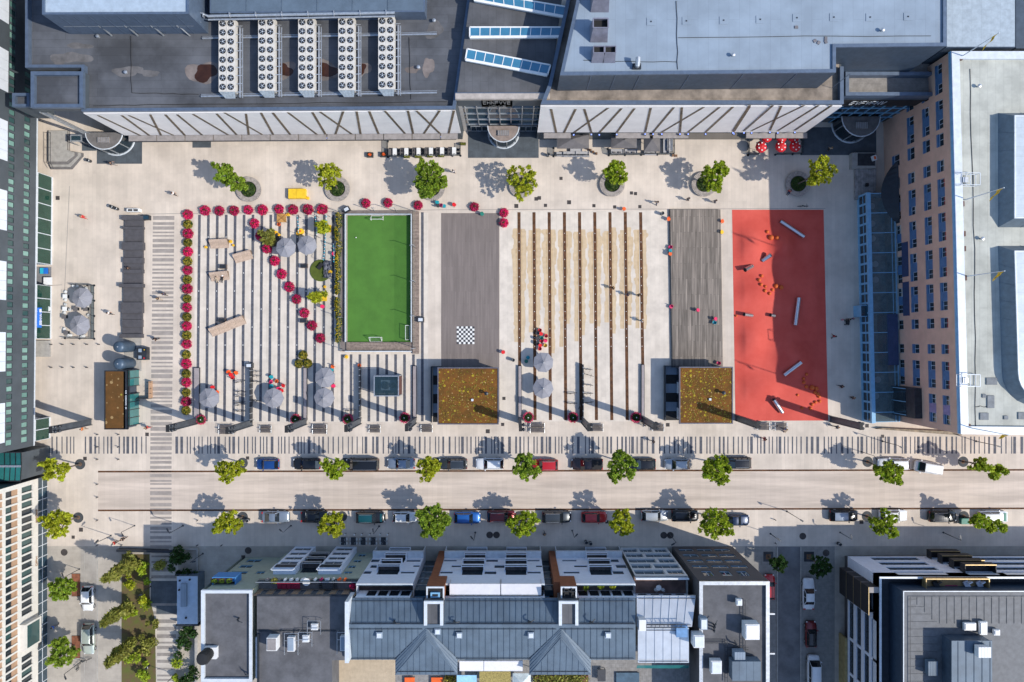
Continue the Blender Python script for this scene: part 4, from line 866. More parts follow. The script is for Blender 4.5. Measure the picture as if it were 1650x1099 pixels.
mb = MB(GLB); FC.box(mb, .2, FC.len-.05, -.25, -.2, 0, 2.6); mb.use(COPEW)
for i in range(26): FC.box(mb, i*FC.len/26+.02, i*FC.len/26+.12, -.2, -.12, 0, 2.55)
FC.box(mb, .2, FC.len, -.2, -.15, 1.2, 1.28); mb.build('glass_ground_floor', cr)
mb = MB(CREAM); FC.box(mb, BAY0, BAY1, .002, .9, 3.2, 7.1); mb.use(GLM[2]); FC.box(mb, BAY0+.3, BAY1-.3, .901, .93, 3.7, 6.6); mb.build('bay_window', cr)
mb = MB(BROWNP)
for v0, v1, n in ((842,820,7),(912,896,3)): letters(mb, FC, cy(v0, 3), cy(v1, 3), 2.85, 3.25, n, .06, v0, .06)
mb.build('sign_letters', cr)
# teal glass roof in the gap
tg = thing('glass_roof', 'teal glass ridge roof in the gap between the two western office blocks', 'glass roof', W(0,750)); z0, z1_ = 7.4, 8.6
A = [W(-90,729,z0), W(34,729,z0), W(34.5,750.5,z1_), W(-90,750.5,z1_)]; B = [W(-90,752,z1_), W(34.5,752,z1_), W(33,775,z0), W(-90,775,z0)]
mb = MB(STEELD)
for Q in (A, B):
    for i in range(15): t = i/14; mb.beam(Q[0].lerp(Q[1], t), Q[3].lerp(Q[2], t), .1, .12)
    for a, b in ((0,1),(2,3)): mb.beam(Q[a], Q[b], .16, .16)
mb.use(STEEL); mb.beam((A[3]+B[0])/2, (A[2]+B[1])/2, .3, .2); mb.build('frame', tg)
for Q in (A, B): g = MB(GLT); g.face([q+Vector((0,0,.02)) for q in Q][::-1] if Q is None else [Q[0], Q[3], Q[2], Q[1]]); g.build('pane', tg)
mb = MB(GREEND); p = W(34,729,z0); q = W(34,775,z0); mb.box(-100, q.y+.1, 0, p.x-.2, p.y-.1, z0-.3); mb.build('passage_wall', tg)
# ------------------------------------------------------------------ row of apartment houses along the south side
YF = -33.1
zz = lambda x, y: (310+x/4.2308, 840+y/4.2308)
z6 = lambda x, y: (600+x/4.2308, 840+y/4.2308)
z9 = lambda x, y: (900+x/4.2308, 840+y/4.2308)
def nface(xw, xe, y): return Face((xe, y), (xw, y))
def rects(F, fn, L, zr=None):
    out = []
    for x0, x1, y0, y1 in L:
        (ul, va), (ur, vb) = fn(x0, y0), fn(x1, y1); vm = (va+vb)/2
        a = F.px(ur, vm)[0]; b = F.px(ul, vm)[0]; c = F.px(ul, va)[1]; d = F.px(ul, vb)[1]
        out.append((max(.05, a), min(F.len-.05, b), max(.05, c), d))
    return out
def roofquad(mb, pts, mat=None):
    if mat: mb.use(mat)
    q = [W(*p) for p in pts]; mb.face(q[::-1]); return q
def slab_roof(name, parent, pts, thick, mat, step=1.0, ridgewise=False, edge=COPE):
    """pitched roof plate: pts = north-west, north-east, south-east, south-west (u, v, z)"""
    q = [W(*p) for p in pts]; mb = MB(mat); lo = [p-Vector((0,0,thick)) for p in q]
    mb.face([q[0],q[3],q[2],q[1]]); mb.use(edge)
    for i in range(4): j = (i+1) % 4; mb.face([lo[i], lo[j], q[j], q[i]])
    mb.use(mat); up = Vector((0,0,.01)); seams(mb, [q[0]+up, q[1]+up, q[2]+up, q[3]+up], step, .07, .07)
    mb.use(STEELD)
    for e, (a, b) in enumerate(((0,1),(3,2))):
        p, r = q[a].lerp(q[b], .02), q[a].lerp(q[b], .98); off = (q[3]-q[0]).normalized()*(.3 if e == 0 else -.3); mb.beam(p+off+Vector((0,0,.16)), r+off+Vector((0,0,.16)), .07, .05)
    return mb.build(name, parent)
def balcony(parent, F, a, b, z, depth, fm, items=None, h=1.0):
    mb = MB(fm); F.box(mb, a, b, .002, depth, z-.18, z); F.box(mb, a, b, depth, depth+.09, z-.18, z+h*.35); F.box(mb, a-.09, a, .002, depth+.09, z-.18, z+h); F.box(mb, b, b+.09, .002, depth+.09, z-.18, z+h); F.box(mb, a, b, depth, depth+.09, z+h-.1, z+h)
    o = mb.build('balcony', parent); g = MB(GLC); F.box(g, a, b, depth+.03, depth+.06, z+h*.35, z+h-.1); g.build('railing_glass', o)
    d = MB(M('decking_dark', (.13,.12,.115), .8, var=.2)); F.box(d, a+.02, b-.02, .02, depth-.02, z+.002, z+.03); d.build('decking', o)
    g = MB(GLD); F.box(g, a+.1, b-.1, .003, .02, z+.05, z+2.25); g.build('balcony_door', o); return o
# --- sage green house
sage = thing('apartment_house', 'sage green apartment house with a blue box balcony and two white window bays', 'apartment house', (-38,-40,0))
za = 15.6; FA1 = nface(-42.9, -36.35, -34.85)
LW = [(372,468,258,278),(322,408,297,316),(257,374,340,360),(436,492,340,358)]
ops = rects(FA1, zz, LW); mb = MB(SAGE); FA1.wall(mb, 0, za, ops, .2)
pr = [W2(325.5,950,za), W2(407.5,950,za), W2(407.5,1097,za), W2(325.5,1097,za)]
for a, b in ((2,3),(3,0)): mb.face([(*pr[a],0),(*pr[b],0),(*pr[b],za),(*pr[a],za)])
mb.build('wall', sage); mb = MB(YELR); mb.face([(*pr[1],0),(*pr[2],0),(*pr[2],za),(*pr[1],za)]); mb.build('pale_yellow_wall', sage)
for o in ops: FA1.window(sage, *o, .2, BLUEF, GLD, 1, 0, .07)
mb = MB(ROOFG); a, b = inset(pr, .2); mb.face([(*p, za-.15) for p in b]); mb.build('roof', sage); mb = MB(COPEW); parapet(mb, pr, .42, za-.2, za+.35); mb.build('parapet', sage)
(o,) = rects(FA1, zz, [(122,345,362,415)])
mb = MB(M('bright_blue_render', (.06,.22,.5), .7, var=.05)); FA1.box(mb, o[0], o[1], .002, 1.1, 11.2, 11.35); FA1.box(mb, o[0], o[1], 1.0, 1.1, 11.35, 13.6); FA1.box(mb, o[0], o[0]+.1, .002, .999, 11.35, 13.6); FA1.box(mb, o[1]-.1, o[1], .002, .999, 11.35, 13.6); FA1.box(mb, o[0]+.1, o[1]-.1, .4, .999, 13.3, 13.4); b_ = mb.build('balcony', sage)
g = MB(LEAF[2], SOIL); 
for k in range(3): x = o[0]+.5+k*(o[1]-o[0]-1)/2.2; g.use(SOIL); FA1.box(g, x, x+.9, .35, .9, 13.401, 13.6)
g.build('flower_box', b_); leaf_cloud('balcony_plants', LEAF[2], b_, [(FA1.P(o[0]+.9+k*(o[1]-o[0]-1)/2.2, 13.75, .6), (.5,.3,.25), 60) for k in range(3)], .16)
FB = nface(-36.34, -21.9, -34.1); zb = 13.4
LB = [(532,596,260,278),(482,546,297,316),(1132,1180,222,240),(1100,1150,262,279),(1062,1112,300,318),(1034,1090,341,355)]
ops = rects(FB, zz, LB); mb = MB(SAGE); FB.wall(mb, 0, zb, ops, .2); mb.build('bay_wall', sage)
for o in ops: FB.window(sage, *o, .2, BLUEF, GLD, 1, 0, .07)
for k, (xw, xe) in enumerate(((-34.9,-31.6),(-28.3,-25.0))):
    FF = nface(xw, xe, YF); zt = 11.2; LWn = ([(712,808,178,196),(664,774,212,232),(612,730,250,270),(578,694,288,304)], [(985,1082,178,196),(938,1055,212,232),(890,1010,250,270),(850,988,288,304)])[k]
    ops = [(.35, FF.len-.35, z, z+1.25) for z in (.9, 3.4, 5.9, 8.2)]; mb = MB(WHITEB); FF.wall(mb, 0, zt, ops, .12)
    mb.face([(xe,YF,0),(xe,YF,zt),(xe,-34.09,zt),(xe,-34.09,0)][::-1]); mb.face([(xw,YF,0),(xw,-34.09,0),(xw,-34.09,zt),(xw,YF,zt)][::-1]); mb.face([(xw,YF,zt-.01),(xe,YF,zt-.01),(xe,-34.09,zt-.01),(xw,-34.09,zt-.01)]); o = mb.build('window_bay', sage)
    for a, b, c, d in ops: FF.window(o, a, b, c, d, .12, STEEL, GLD, 1, 0, .07, pane=False)
    mb = MB(STEELD, WHITEB)
    for i in range(6): FF.box(mb, .1, FF.len-.1, .002, .05, 9.75+i*.24, 9.9+i*.24)
    mb.k = 1; FF.box(mb, -.05, .1, .002, .1, 9.6, 12.2); FF.box(mb, FF.len-.1, FF.len+.05, .002, .1, 9.6, 12.2); FF.box(mb, .1, FF.len-.1, -.1, .0, zt+.9, zt+1.05); mb.build('louvre_railing', sage)
for z in (3.1, 5.6, 8.1): balcony(sage, FB, 7.2-.4, 10.0-.55, z, .9, STEEL, h=.9)
# terrace and felt roofed part of the sage house
zr = 16.2; yU = W(450,960,zr).y
mb = MB(M('terrace_slabs', (.2,.19,.19), .85, var=.12, seam=(.6,.6,0,.8,.08))); mb.box(-36.3, yU, zb-.3, -21.9, -34.1, zb-.1); mb.build('terrace', sage)
mb = MB(GLC, STEEL); FB.box(mb, .1, FB.len-.1, -.1, -.06, zb, zb+1.05); mb.k = 1; FB.box(mb, 0, FB.len, -.12, -.04, zb+1.051, zb+1.12); mb.build('glass_railing', sage)
FU = nface(-36.2, -21.9, yU); ops = [(i*1.78+.25, i*1.78+1.15, zb, zb+2.2) for i in range(8)]
mb = MB(M('terrace_wood_panels', (.3,.2,.13), .8, var=.12)); FU.wall(mb, zb-.1, zr, ops, .15); mb.build('upper_wall', sage)
for o in ops: FU.window(sage, *o, .15, STEEL, GLD, 0, 0, .08, pane=False, name='terrace_door')
q = [W2(414,961,zr), W2(562,961,zr), W2(562,1064,zr), W2(535,1064,zr), W2(535,1130,zr), W2(414,1130,zr)]
mb = MB(ROOFG); mb.prism(q, 10, zr); mb.build('felt_roof', sage); mb = MB(STEELD); mb.box(q[0][0], yU-.02, zr, q[1][0], yU+.22, zr+.12); a = W(414,1016,zr); b = W(541,1016,zr); mb.box(a.x, a.y-.1, zr, b.x, a.y+.1, zr+.1)
a = W(418,1020,zr); mb.box(a.x-.1, -60, zr, a.x, a.y, zr+.5); mb.build('roof_edge', sage)
mb = MB(GLSKY, COPEW); mb.k = 1; p = W(409,1030,zr); q_ = W(415,1096,zr); mb.box(p.x, q_.y, za-.4, q_.x, p.y, za-.1)
for i in range(7): mb.box(p.x, p.y-i*.95-.06, za-.1, q_.x, p.y-i*.95, za-.04)
mb.build('light_shaft', sage)
# things on the felt roofs
def roof_box(name, label, cat, u0, v0, u1, v1, z0, z1, mat, top=None, legs=False, rail=False, extra=None):
    t = thing(name, label, cat, W((u0+u1)/2, (v0+v1)/2, z0)); mb = MB(mat); mb.pbox(u0, v0, u1, v1, z0+.25, z1); a = W(u0,v0,z1); b = W(u1,v1,z1)
    for i in range(1, 4): x = a.x+(b.x-a.x)*i/4; mb.box(x-.015, b.y, z1, x+.015, a.y, z1+.02)
    mb.build('casing', t); m2 = MB(STEELD)
    m2.box(a.x+.08, b.y+.08, z0, b.x-.08, a.y-.08, z0+.25); m2.build('base', t)
    if top: m3 = MB(top); m3.box(a.x+.12, b.y+.12, z1+.021, b.x-.12, a.y-.12, z1+.1); m3.build('lid', t)
    if rail:
        m4 = MB(STEEL)
        for e in (-.5, .5): m4.tube([(a.x-.45, a.y+e, z0+.9), (b.x+.45, a.y+e, z0+.9)], .035)
        for x in (a.x-.45, b.x+.45): m4.tube([(x, a.y+.5, z0+.9), (x, b.y-.5, z0+.9)], .035); m4.tube([(x, b.y-.5, z0), (x, b.y-.5, z0+.9)], .035); m4.tube([(x, a.y+.5, z0), (x, a.y+.5, z0+.9)], .035)
        m4.build('guard_rail', t)
    return t
VW = M('vent_white', (.7,.7,.7), .5, var=.04)
roof_box('roof_hatch', 'white skylight box with guard rail on the upper felt roof', 'roof hatch', 501,1005.5,512,1015.5, zr, zr+.7, VW, COPEW, rail=True)
roof_box('ventilation_unit', 'large pale ventilation unit, first of three on the felt roof', 'ventilation unit', 429.5,1028,446,1049, zr, zr+1.7, VW, GREYC)
roof_box('ventilation_unit', 'narrow white ventilation unit with rail, middle one on the felt roof', 'ventilation unit', 463,1027,474.5,1050, zr, zr+1, VW, LMEMB, rail=True)
roof_box('roof_hatch', 'small square white hatch beside the narrow ventilation unit', 'roof hatch', 487,1024,498,1035, zr, zr+.7, VW, COPEW, rail=True)
roof_box('ventilation_unit', 'white ventilation unit against the pale party wall', 'ventilation unit', 548,1025.5,558,1049, zr, zr+1, VW, LMEMB, rail=True)
ch = MB(VW, BLACK); p = W(341,1050,za); ch.obox(p, 1.8, 1.6, za-.15, za+.6); ch.k = 1; ch.lathe([(.85, za+.61), (.95, za+2.2), (.8, za+2.6), (.3, za+2.65)], 16, W(338,1050,za)[:2]); tag(ch.build('roof_fan'), 'big round black roof fan on a white plinth, sage house roof', 'roof fan')
vh = MB(STEELD); vh.tube([(0,0,0),(0,0,.5),(.25,-.1,.7)], .09, 8); vh.tube([(.25,-.1,.7),(.6,-.25,.6)], .05, 6); r0 = tag(vh.build('roof_hook'), 'x', 'roof hook', 'small dark roof hooks')
for i, (u, v, z) in enumerate(((385,996,za-.1),(636,1000,18.2),(732,1000,18.2),(852,1000,18.2),(951,1001,18.2),(1149,1005,17.2),(1149,1010,17.2),(1149,1015,17.2),(1185,1037,17.2),(402,1085,za-.1))):
    dup(r0, W(u, v, z), i*.3, 'small dark hook on the '+('sage house roof upper half','seam roof of the first white house','seam roof between the chimneys, first','seam roof between the chimneys, second','seam roof after the second chimney','charcoal roof, first of three','charcoal roof, second of three','charcoal roof, third of three','charcoal roof beside the walkway','sage house roof lower end')[i], 1.3)
# --- white houses
def white_house(label, xw, xe, fn, LW, LB, ztop=15.4, side=None, mat=WHITEB, lowx=None):
    t = thing('apartment_house', label, 'apartment house', ((xw+xe)/2, -40, 0)); F = nface(xw, xe, YF-.9)
    ops = [(a, b, max(3.6, c), d) for a, b, c, d in rects(F, fn, LW)]
    bal = rects(F, fn, LB); ops2 = ops
    mb = MB(mat); F.wall(mb, 3.1, ztop, ops2, .2); mb.face([(xe,YF-.9,0),(xe,-44,0),(xe,-44,ztop),(xe,YF-.9,ztop)]); mb.face([(xw,YF-.9,0),(xw,YF-.9,ztop),(xw,-44,ztop),(xw,-44,0)]); mb.build('wall', t)
    for o in ops: F.window(t, *o, .2, STEELD, GLD, 0, 0, .06)
    for a, b, c, d in bal: balcony(t, F, a, b, c, .8, WHITEB)
    g = MB(GLD); F.box(g, .1, F.len-.1, -.6, -.5, 0, 3.1); g.build('ground_floor_glass', t)
    mb = MB(COPEW); F.box(mb, 0, F.len, .0, 1.0, 2.95, 3.15); F.box(mb, 0, F.len, .9, 1.0, 2.6, 2.949); F.box(mb, 0, .15, 0, .9, 0, 2.94); F.box(mb, F.len-.15, F.len, 0, .9, 0, 2.94); mb.build('canopy', t)
    mb = MB(GLC, COPEW); F.box(mb, .1, F.len-.1, -.25, -.2, ztop-.7, ztop+.4); mb.k = 1; F.box(mb, 0, F.len, -.3, .0, ztop, ztop+.25); mb.build('terrace_railing', t); return t, F
def terrace(t, xw, xe, zt, mat, yb):
    mb = MB(mat); mb.box(xw+.02, yb, zt-.2, xe-.02, YF-1.2, zt); mb.build('terrace', t); F = nface(xw+.05, xe-.05, yb)
    n = int((xe-xw)/1.6); ops = [(i*1.6+.2, i*1.6+1.5, zt+.05, zt+2.3) for i in range(n)]; mb = MB(WHITEB); F.wall(mb, zt, 16.7, ops, .12); mb.build('upper_wall', t)
    for o in ops: F.window(t, *o, .12, STEELD, GLD, 0, 0, .07, pane=False, name='terrace_door')
DRK = M('dark_terrace_boards', (.06,.045,.045), .8, var=.15, seam=(3,.15,90,.6,.15)); RDT = M('red_brown_terrace', (.15,.04,.025), .8, var=.15)
h1, F1 = white_house('white apartment house with one stack of box balconies, next to the sage green one', -21.85, -13.9, zz, [(1270,1335,225,242),(1195,1275,258,278),(1215,1278,297,317),(1130,1220,338,358),(1460,1555,262,275),(1505,1560,298,310),(1420,1515,342,355)], [(1340,1478,215,250),(1310,1450,252,288),(1285,1420,292,325),(1258,1410,330,368)])
yb = W(600,963.5,16.8).y; terrace(h1, -21.85, -14.1, 13.6, DRK, yb)
h2, F2_ = white_house('widest white apartment house with two stacks of box balconies, between the two rust red walls', -10.6, 4.6, z6, [(565,640,225,238),(840,912,223,240),(1115,1165,226,238),(478,575,262,272),(776,856,260,276),(1056,1140,262,272),(540,640,300,312),(832,902,298,318),(1116,1165,300,312),(440,548,342,355),(765,845,340,360),(1056,1148,342,355)], [(645,778,213,250),(628,770,252,288),(618,762,290,330),(608,755,333,368),(918,1050,213,250),(912,1050,252,288),(908,1052,290,330),(905,1054,333,368)])
terrace(h2, -10.6, 4.6, 13.6, DRK, yb)
h3, F3_ = white_house('white apartment house with one balcony stack and a planted terrace, beside the glass fronted one', 6.9, 17.3, z9, [(88,166,225,238),(362,430,223,240),(25,122,262,272),(342,410,258,278),(106,195,300,312),(392,462,296,318),(35,143,342,355),(370,444,338,360)], [(192,325,213,250),(195,335,252,288),(208,355,290,330),(212,365,333,368)])
terrace(h3, 6.9, 17.3, 13.6, M('grey_terrace_slabs', (.1,.1,.105), .8, seam=(.6,.6,0,.8,.08)), yb)
# rust red party walls with white framed chimney towers, and the dark glass recesses beside them
for k, (x0, x1, uf, tw) in enumerate(((-12.6,-10.62,701,((683,714),(687,716))),(5.0,6.88,916,((900.5,932),(903.5,929.5))))):
    t = thing('stair_tower', ('rust red stair tower with white framed chimney, nearer the sage house','rust red stair tower with black grille chimney, nearer the glass house')[k], 'stair tower', ((x0+x1)/2, -35, 0))
    mb = MB(RUSTR); mb.box(x0+.7, -36.3, 0, x1, YF-.85, 15.6) if False else mb.box(x0+.9, -36.3, 0, x1, YF-.7, 15.5); mb.build('wall', t)
    a, b = tw[1]; p = W(a,945,17.6); q = W(b,966,17.6); mb = MB(RUSTR); mb.box(p.x, q.y, 13, q.x, p.y, 17.5); mb.use(COPEW)
    for e in ((p.x,p.y-.2,q.x,p.y),(p.x,q.y,q.x,q.y+.2),(p.x,q.y+.2,p.x+.2,p.y-.2),(q.x-.2,q.y+.2,q.x,p.y-.2)): mb.box(e[0], e[1], 17.5, e[2], e[3], 17.75)
    mb.use(BLACK); mb.box(p.x+.2, q.y+.2, 17.5, q.x-.2, p.y-.2, 17.56); mb.use(BLUEF if k == 0 else STEELD)
    if k == 0: mb.box(p.x+.6, q.y+.35, 17.56, q.x-.6, p.y-.75, 17.9); mb.use(BLACK); mb.box(p.x+.85, q.y+.55, 17.901, q.x-.85, p.y-.95, 17.93)
    else:
        for i in range(2):
            for j in range(2): c = (p.x+.75+i*1.0, q.y+.65+j*.75); mb.box(c[0]-.3, c[1]-.25, 17.56, c[0]+.3, c[1]-.18, 17.9); mb.box(c[0]-.3, c[1]-.18, 17.56, c[0]-.23, c[1]+.25, 17.9)
    mb.build('chimney', t)
    a, b = tw[0]; p = W(a,969,19); q = W(b,1008,19); mb = MB(MEMBV); mb.box(p.x, q.y, 15.5, q.x, p.y, 18.6); mb.use(COPEW)
    for e in ((p.x,p.y-.35,q.x,p.y),(p.x,q.y,p.x+.42,p.y-.35),(q.x-.42,q.y,q.x,p.y-.35)): mb.box(e[0], e[1], 18.6, e[2], e[3], 19.0)
    mb.build('tower_roof', t)
    mb = MB(GLB); xw = (-13.88, 4.62)[k]; mb.box(xw, -36.2, 0, x0+.88, YF-2.3, 14.2); mb.use(M('blue_roof_recess', (.07,.16,.27), .5)); mb.box(xw, -38.2, 14, x0+.3, -36.25, 14.6); mb.use(STEEL)
    for z in (3,6,9,12): mb.box(xw, YF-2.29, z, x0+.88, YF-2.2, z+.12)
    mb.build('glass_recess', t)
# seam metal roofs of the white houses: front slope, rear slope, two hipped wings
def ridge_row(parent, u0, u1, clip0=0, clip1=0): 
    slab_roof('front_roof', parent, [(u0,964,16.8),(u1,964,16.8),(u1,1007,18.6),(u0,1007,18.6)], .25, SEAM, .8)
ridge_row(h1, 564.5, 682); ridge_row(h2, 715, 900); ridge_row(h3, 932.5, 1024)
slab_roof('rear_roof', h1, [(558,1010,18.62),(684,1010,18.62),(684,1063,16.9),(558,1063,16.9)], .25, SEAM, .8)
slab_roof('rear_roof', h2, [(684.1,1010,18.62),(901,1010,18.62),(901,1063,16.9),(684.1,1063,16.9)], .25, SEAM, .8)
slab_roof('rear_roof', h3, [(901.1,1010,18.62),(1024,1010,18.62),(1024,1063,16.9),(901.1,1063,16.9)], .25, SEAM, .8)
mb = MB(SEAM); a = W(558,1006,18.7); b = W(1024,1011,18.7); mb.box(a.x, b.y, 18.5, b.x, a.y, 18.72); mb.build('ridge_cap', h2)
mb = MB(COPEW); a = W(558,966,18); b = W(564,1064,18); mb.box(a.x, b.y, 15, b.x, a.y, 18.9); mb.build('party_wall', h1)
for par, u0, uc, u1 in ((h2,637,687,737),(h3,853,904,952)):
    A = W(u0,1087,17.1); B = W(u1,1087,17.1); P = W(uc,1028,18.35); C0 = W(u0,1062,17.1); C1 = W(u1,1062,17.1); T = W(uc,1012,18.6)
    mb = MB(SEAM); mb.face([A, B, P]); mb.face([A, P, T, C0]); mb.face([B, C1, T, P]); up = Vector((0,0,.03))
    for i in range(1, 10):
        t = i/10; bb = A.lerp(B, t); k = 1-abs(2*t-1); top = (A.lerp(P, k) if t <= .5 else B.lerp(P, k)); mb.beam(bb+up, top+up, .07, .07)
    for s_, c in ((A, C0), (B, C1)):
        mb.beam(s_+up, P+up, .12, .1)
        for i in range(1, 4): t = i/4; mb.beam(s_.lerp(c, t)+up, P.lerp(T, t)+up, .07, .07)
    mb.use(COPE); mb.box(A.x, A.y-.02, 15.9, B.x, A.y+.0, 17.1); mb.use(STEELD); mb.beam(A+Vector((.4,.5,.22)), B+Vector((-.4,.5,.22)), .07, .06)
    mb.build('hipped_wing', par); mb = MB(WHITEB); mb.box(A.x+.2, A.y+.1, 0, B.x-.2, C0.y, 16.9); mb.build('rear_wall', par)
for i, (u, v) in enumerate(((611,1024),(740,1024),(855.5,1024),(980,1024),(705,1018,))): roof_box('skylight_hatch', 'square skylight hatch on the rear seam roof, '+('first from the felt roofs','second, beyond the first hipped wing','third, before the second hipped wing','fourth, near the pale roof','tiny dark one on the first hipped wing')[i], 'skylight', u-5, v-5, u+5, v+5, 18.2, 18.75, LMEMB, COPEW)
# --- glass fronted house with pale roof
g1 = thing('apartment_house', 'apartment house with a white framed glass front and a pale silver seam roof', 'apartment house', (21,-40,0)); FGl = nface(17.45, 24.95, YF-.2)
rowsz = [(.5,2.4,((.05,.30),(.36,.62),(.68,.97))),(3.2,5.2,((.03,.56),(.62,.97))),(6.0,8.0,((.03,.36),(.42,.97))),(8.8,10.8,((.03,.52),(.58,.97))),(11.6,13.6,((.03,.34),(.40,.97)))]
ops = [(a*FGl.len, b*FGl.len, c, d) for c, d, L in rowsz for a, b in L]; mb = MB(M('white_frame_render', (.55,.58,.6), .6, var=.03)); FGl.wall(mb, 0, 14.4, ops, .3); mb.face([(24.95,YF-.2,0),(24.95,-45,0),(24.95,-45,14.4),(24.95,YF-.2,14.4)]); mb.build('wall', g1)
for o in ops: FGl.window(g1, *o, .28, STEEL, GLB, 2, 0, .06)
mb = MB(M('rusty_terrace', (.16,.1,.085), .8, var=.3, sc_=.5)); mb.box(17.5, -36.3, 13.0, 24.9, YF-.6, 13.2); mb.build('terrace', g1); mb = MB(GLC, COPEW); FGl.box(mb, 0, FGl.len, -.3, -.26, 13.2, 15.0); mb.k = 1; FGl.box(mb, 0, FGl.len, -.34, -.1, 15.0, 15.1); FGl.box(mb, 0, FGl.len, -.34, -.1, 14.401, 14.5); mb.build('terrace_railing', g1)
F_ = nface(17.5, 24.9, -36.2); mb = MB(WHITEB); ops = [(i*1.8+.3, i*1.8+1.5, 13.3, 15.4) for i in range(4)]; F_.wall(mb, 13, 16.2, ops, .1); mb.build('upper_wall', g1)
for o in ops: F_.window(g1, *o, .1, STEELD, GLD, 0, 0, .07, pane=False, name='terrace_door')
slab_roof('front_roof', g1, [(1026,960,16.4),(1121,960,16.4),(1115,1010,18.0),(1026,1010,18.0)], .3, SEAML, 1.15, edge=COPEW)
slab_roof('rear_roof', g1, [(1028,1012,18.02),(1110,1012,18.02),(1110,1068,16.4),(1028,1068,16.4)], .3, SEAML, 1.15, edge=COPEW)
mb = MB(VW); mb.pbox(1030,999,1041,1017,17,18.9); mb.build('chimney', g1); mb = MB(M('blue_roof_box', (.12,.25,.45), .5)); mb.pbox(1090,1009,1108,1027,16.5,18.6); mb.build('roof_box', g1)
mb = MB(STEELD)
for e in (0, 1.): 
    a = W(1042,1006+e*5,18.7); b = W(1105,1006+e*5,18.7); mb.beam(a, b, .08, .08)
for i in range(9): a = W(1042+7*i,1006,18.7); b = W(1042+7*i,1011,18.7); mb.beam(a, b, .06, .06)
mb.build('roof_walkway', g1); mb = MB(GLT); a = W(1026,1070,15.5); b = W(1109,1077,15.2); mb.face([(a.x,b.y,15.2),(b.x,b.y,15.2),(b.x,a.y,15.9),(a.x,a.y,15.9)]); mb.build('glass_eaves', g1)
roof_box('ventilation_unit', 'tall white ventilation box between the pale roof and the charcoal roof', 'ventilation unit', 1118,1024,1135,1044, 17.2, 19.2, VW, COPEW)
roof_box('ventilation_unit', 'small pale ventilation box at the edge of the charcoal roof', 'ventilation unit', 1128.5,997,1140,1015, 17.2, 18.6, LMEMB, COPEW)
# --- charcoal house
cc = thing('apartment_house', 'charcoal apartment house with five rows of paired windows and a grey flat roof', 'apartment house', (30,-42,0)); ZC = 17.2
xw, xe = W(1126,937,ZC).x, W(1239,937,ZC).x; FCc = nface(xw, xe, YF)
LWc = [(822,918,187,204),(944,1044,187,204),(1064,1168,187,204),(850,952,222,242),(974,1080,222,242),(1098,1204,222,242),(878,984,259,279),(1010,1116,259,279),(1136,1246,259,279),(912,1020,298,318),(1044,1156,298,318),(1176,1288,298,318),(982,1052,337,371),(1106,1176,337,371),(1222,1292,337,371)]
ops = rects(FCc, z9, LWc); mb = MB(CHAR); FCc.wall(mb, 0, ZC, ops, .2)
pr = [(xe, YF), (xe, -60), (xw, -60), (xw, YF)]
for a, b in ((0,1),(1,2),(2,3)): mb.face([(*pr[a],0),(*pr[b],0),(*pr[b],ZC),(*pr[a],ZC)])
mb.build('wall', cc)
for o in ops: FCc.window(cc, *o, .2, M('pale_blue_window_frame', (.42,.52,.62)), GLB, 1, 0, .07, blind=BEI if random.random() < .3 else None)
mb = MB(ROOFG); a, b = inset(pr, .2); mb.face([(*p, ZC-.12) for p in b]); mb.build('roof', cc); mb = MB(STEEL); parapet(mb, pr, .5, ZC-.2, ZC+.3); mb.build('parapet', cc)
mb = MB(GLT, STEEL); Fe = Face((xe, -60), (xe, -36.9)); 
for i in range(9): mb.k = 0; Fe.box(mb, Fe.len-1.6*i-1.5, Fe.len-1.6*i-.1, .02, .9, 14.6, 14.66)
mb.k = 1
for i in (1, 4.5, 8): Fe.box(mb, Fe.len-1.6*i-.1, Fe.len-1.6*i+.1, .02, 1.6, 14.7, 15.0)
mb.build('glass_canopy', cc)
roof_box('roof_hatch', 'small white hatch on the charcoal roof near its front', 'roof hatch', 1187,966,1196,976, ZC, ZC+.9, VW, COPEW)
roof_box('stair_hatch', 'large white roof light with lattice lid on the charcoal roof', 'roof hatch', 1201,1006,1224,1031, ZC, ZC+1.9, VW, WHITE)
roof_box('ventilation_unit', 'white cube vent near the photo edge, framed by a walkway', 'ventilation unit', 1146,1065,1163,1086, ZC, ZC+1.3, VW, COPEW)
roof_box('ventilation_unit', 'small grey-blue box above the large blue one on the charcoal roof', 'ventilation unit', 1184,1051,1201,1064, ZC, ZC+1.6, LMEMB)
roof_box('ventilation_unit', 'large grey-blue ribbed ventilation box at the photo edge', 'ventilation unit', 1180,1066,1226,1097, ZC, ZC+1.9, SEAM)
mb = MB(STEELD)
for (u0, v0, u1, v1) in ((1196,966,1196,1050),(1201,966,1201,1050),(1136,1032,1172,1032),(1136,1036,1172,1036),(1168,1032,1168,1099),(1172,1032,1172,1099),(1172,1043,1206,1043),(1172,1047,1206,1047)): mb.beam(W(u0,v0,ZC+.15), W(u1,v1,ZC+.15), .07, .07)
for i in range(12): mb.beam(W(1196,968+7*i,ZC+.15), W(1201,968+7*i,ZC+.15), .05, .05)
for i in range(9): mb.beam(W(1168,1036+7*i,ZC+.15), W(1172,1036+7*i,ZC+.15), .05, .05)
tag(mb.build('roof_walkway'), 'black metal grating walkways winding over the charcoal roof', 'walkway')
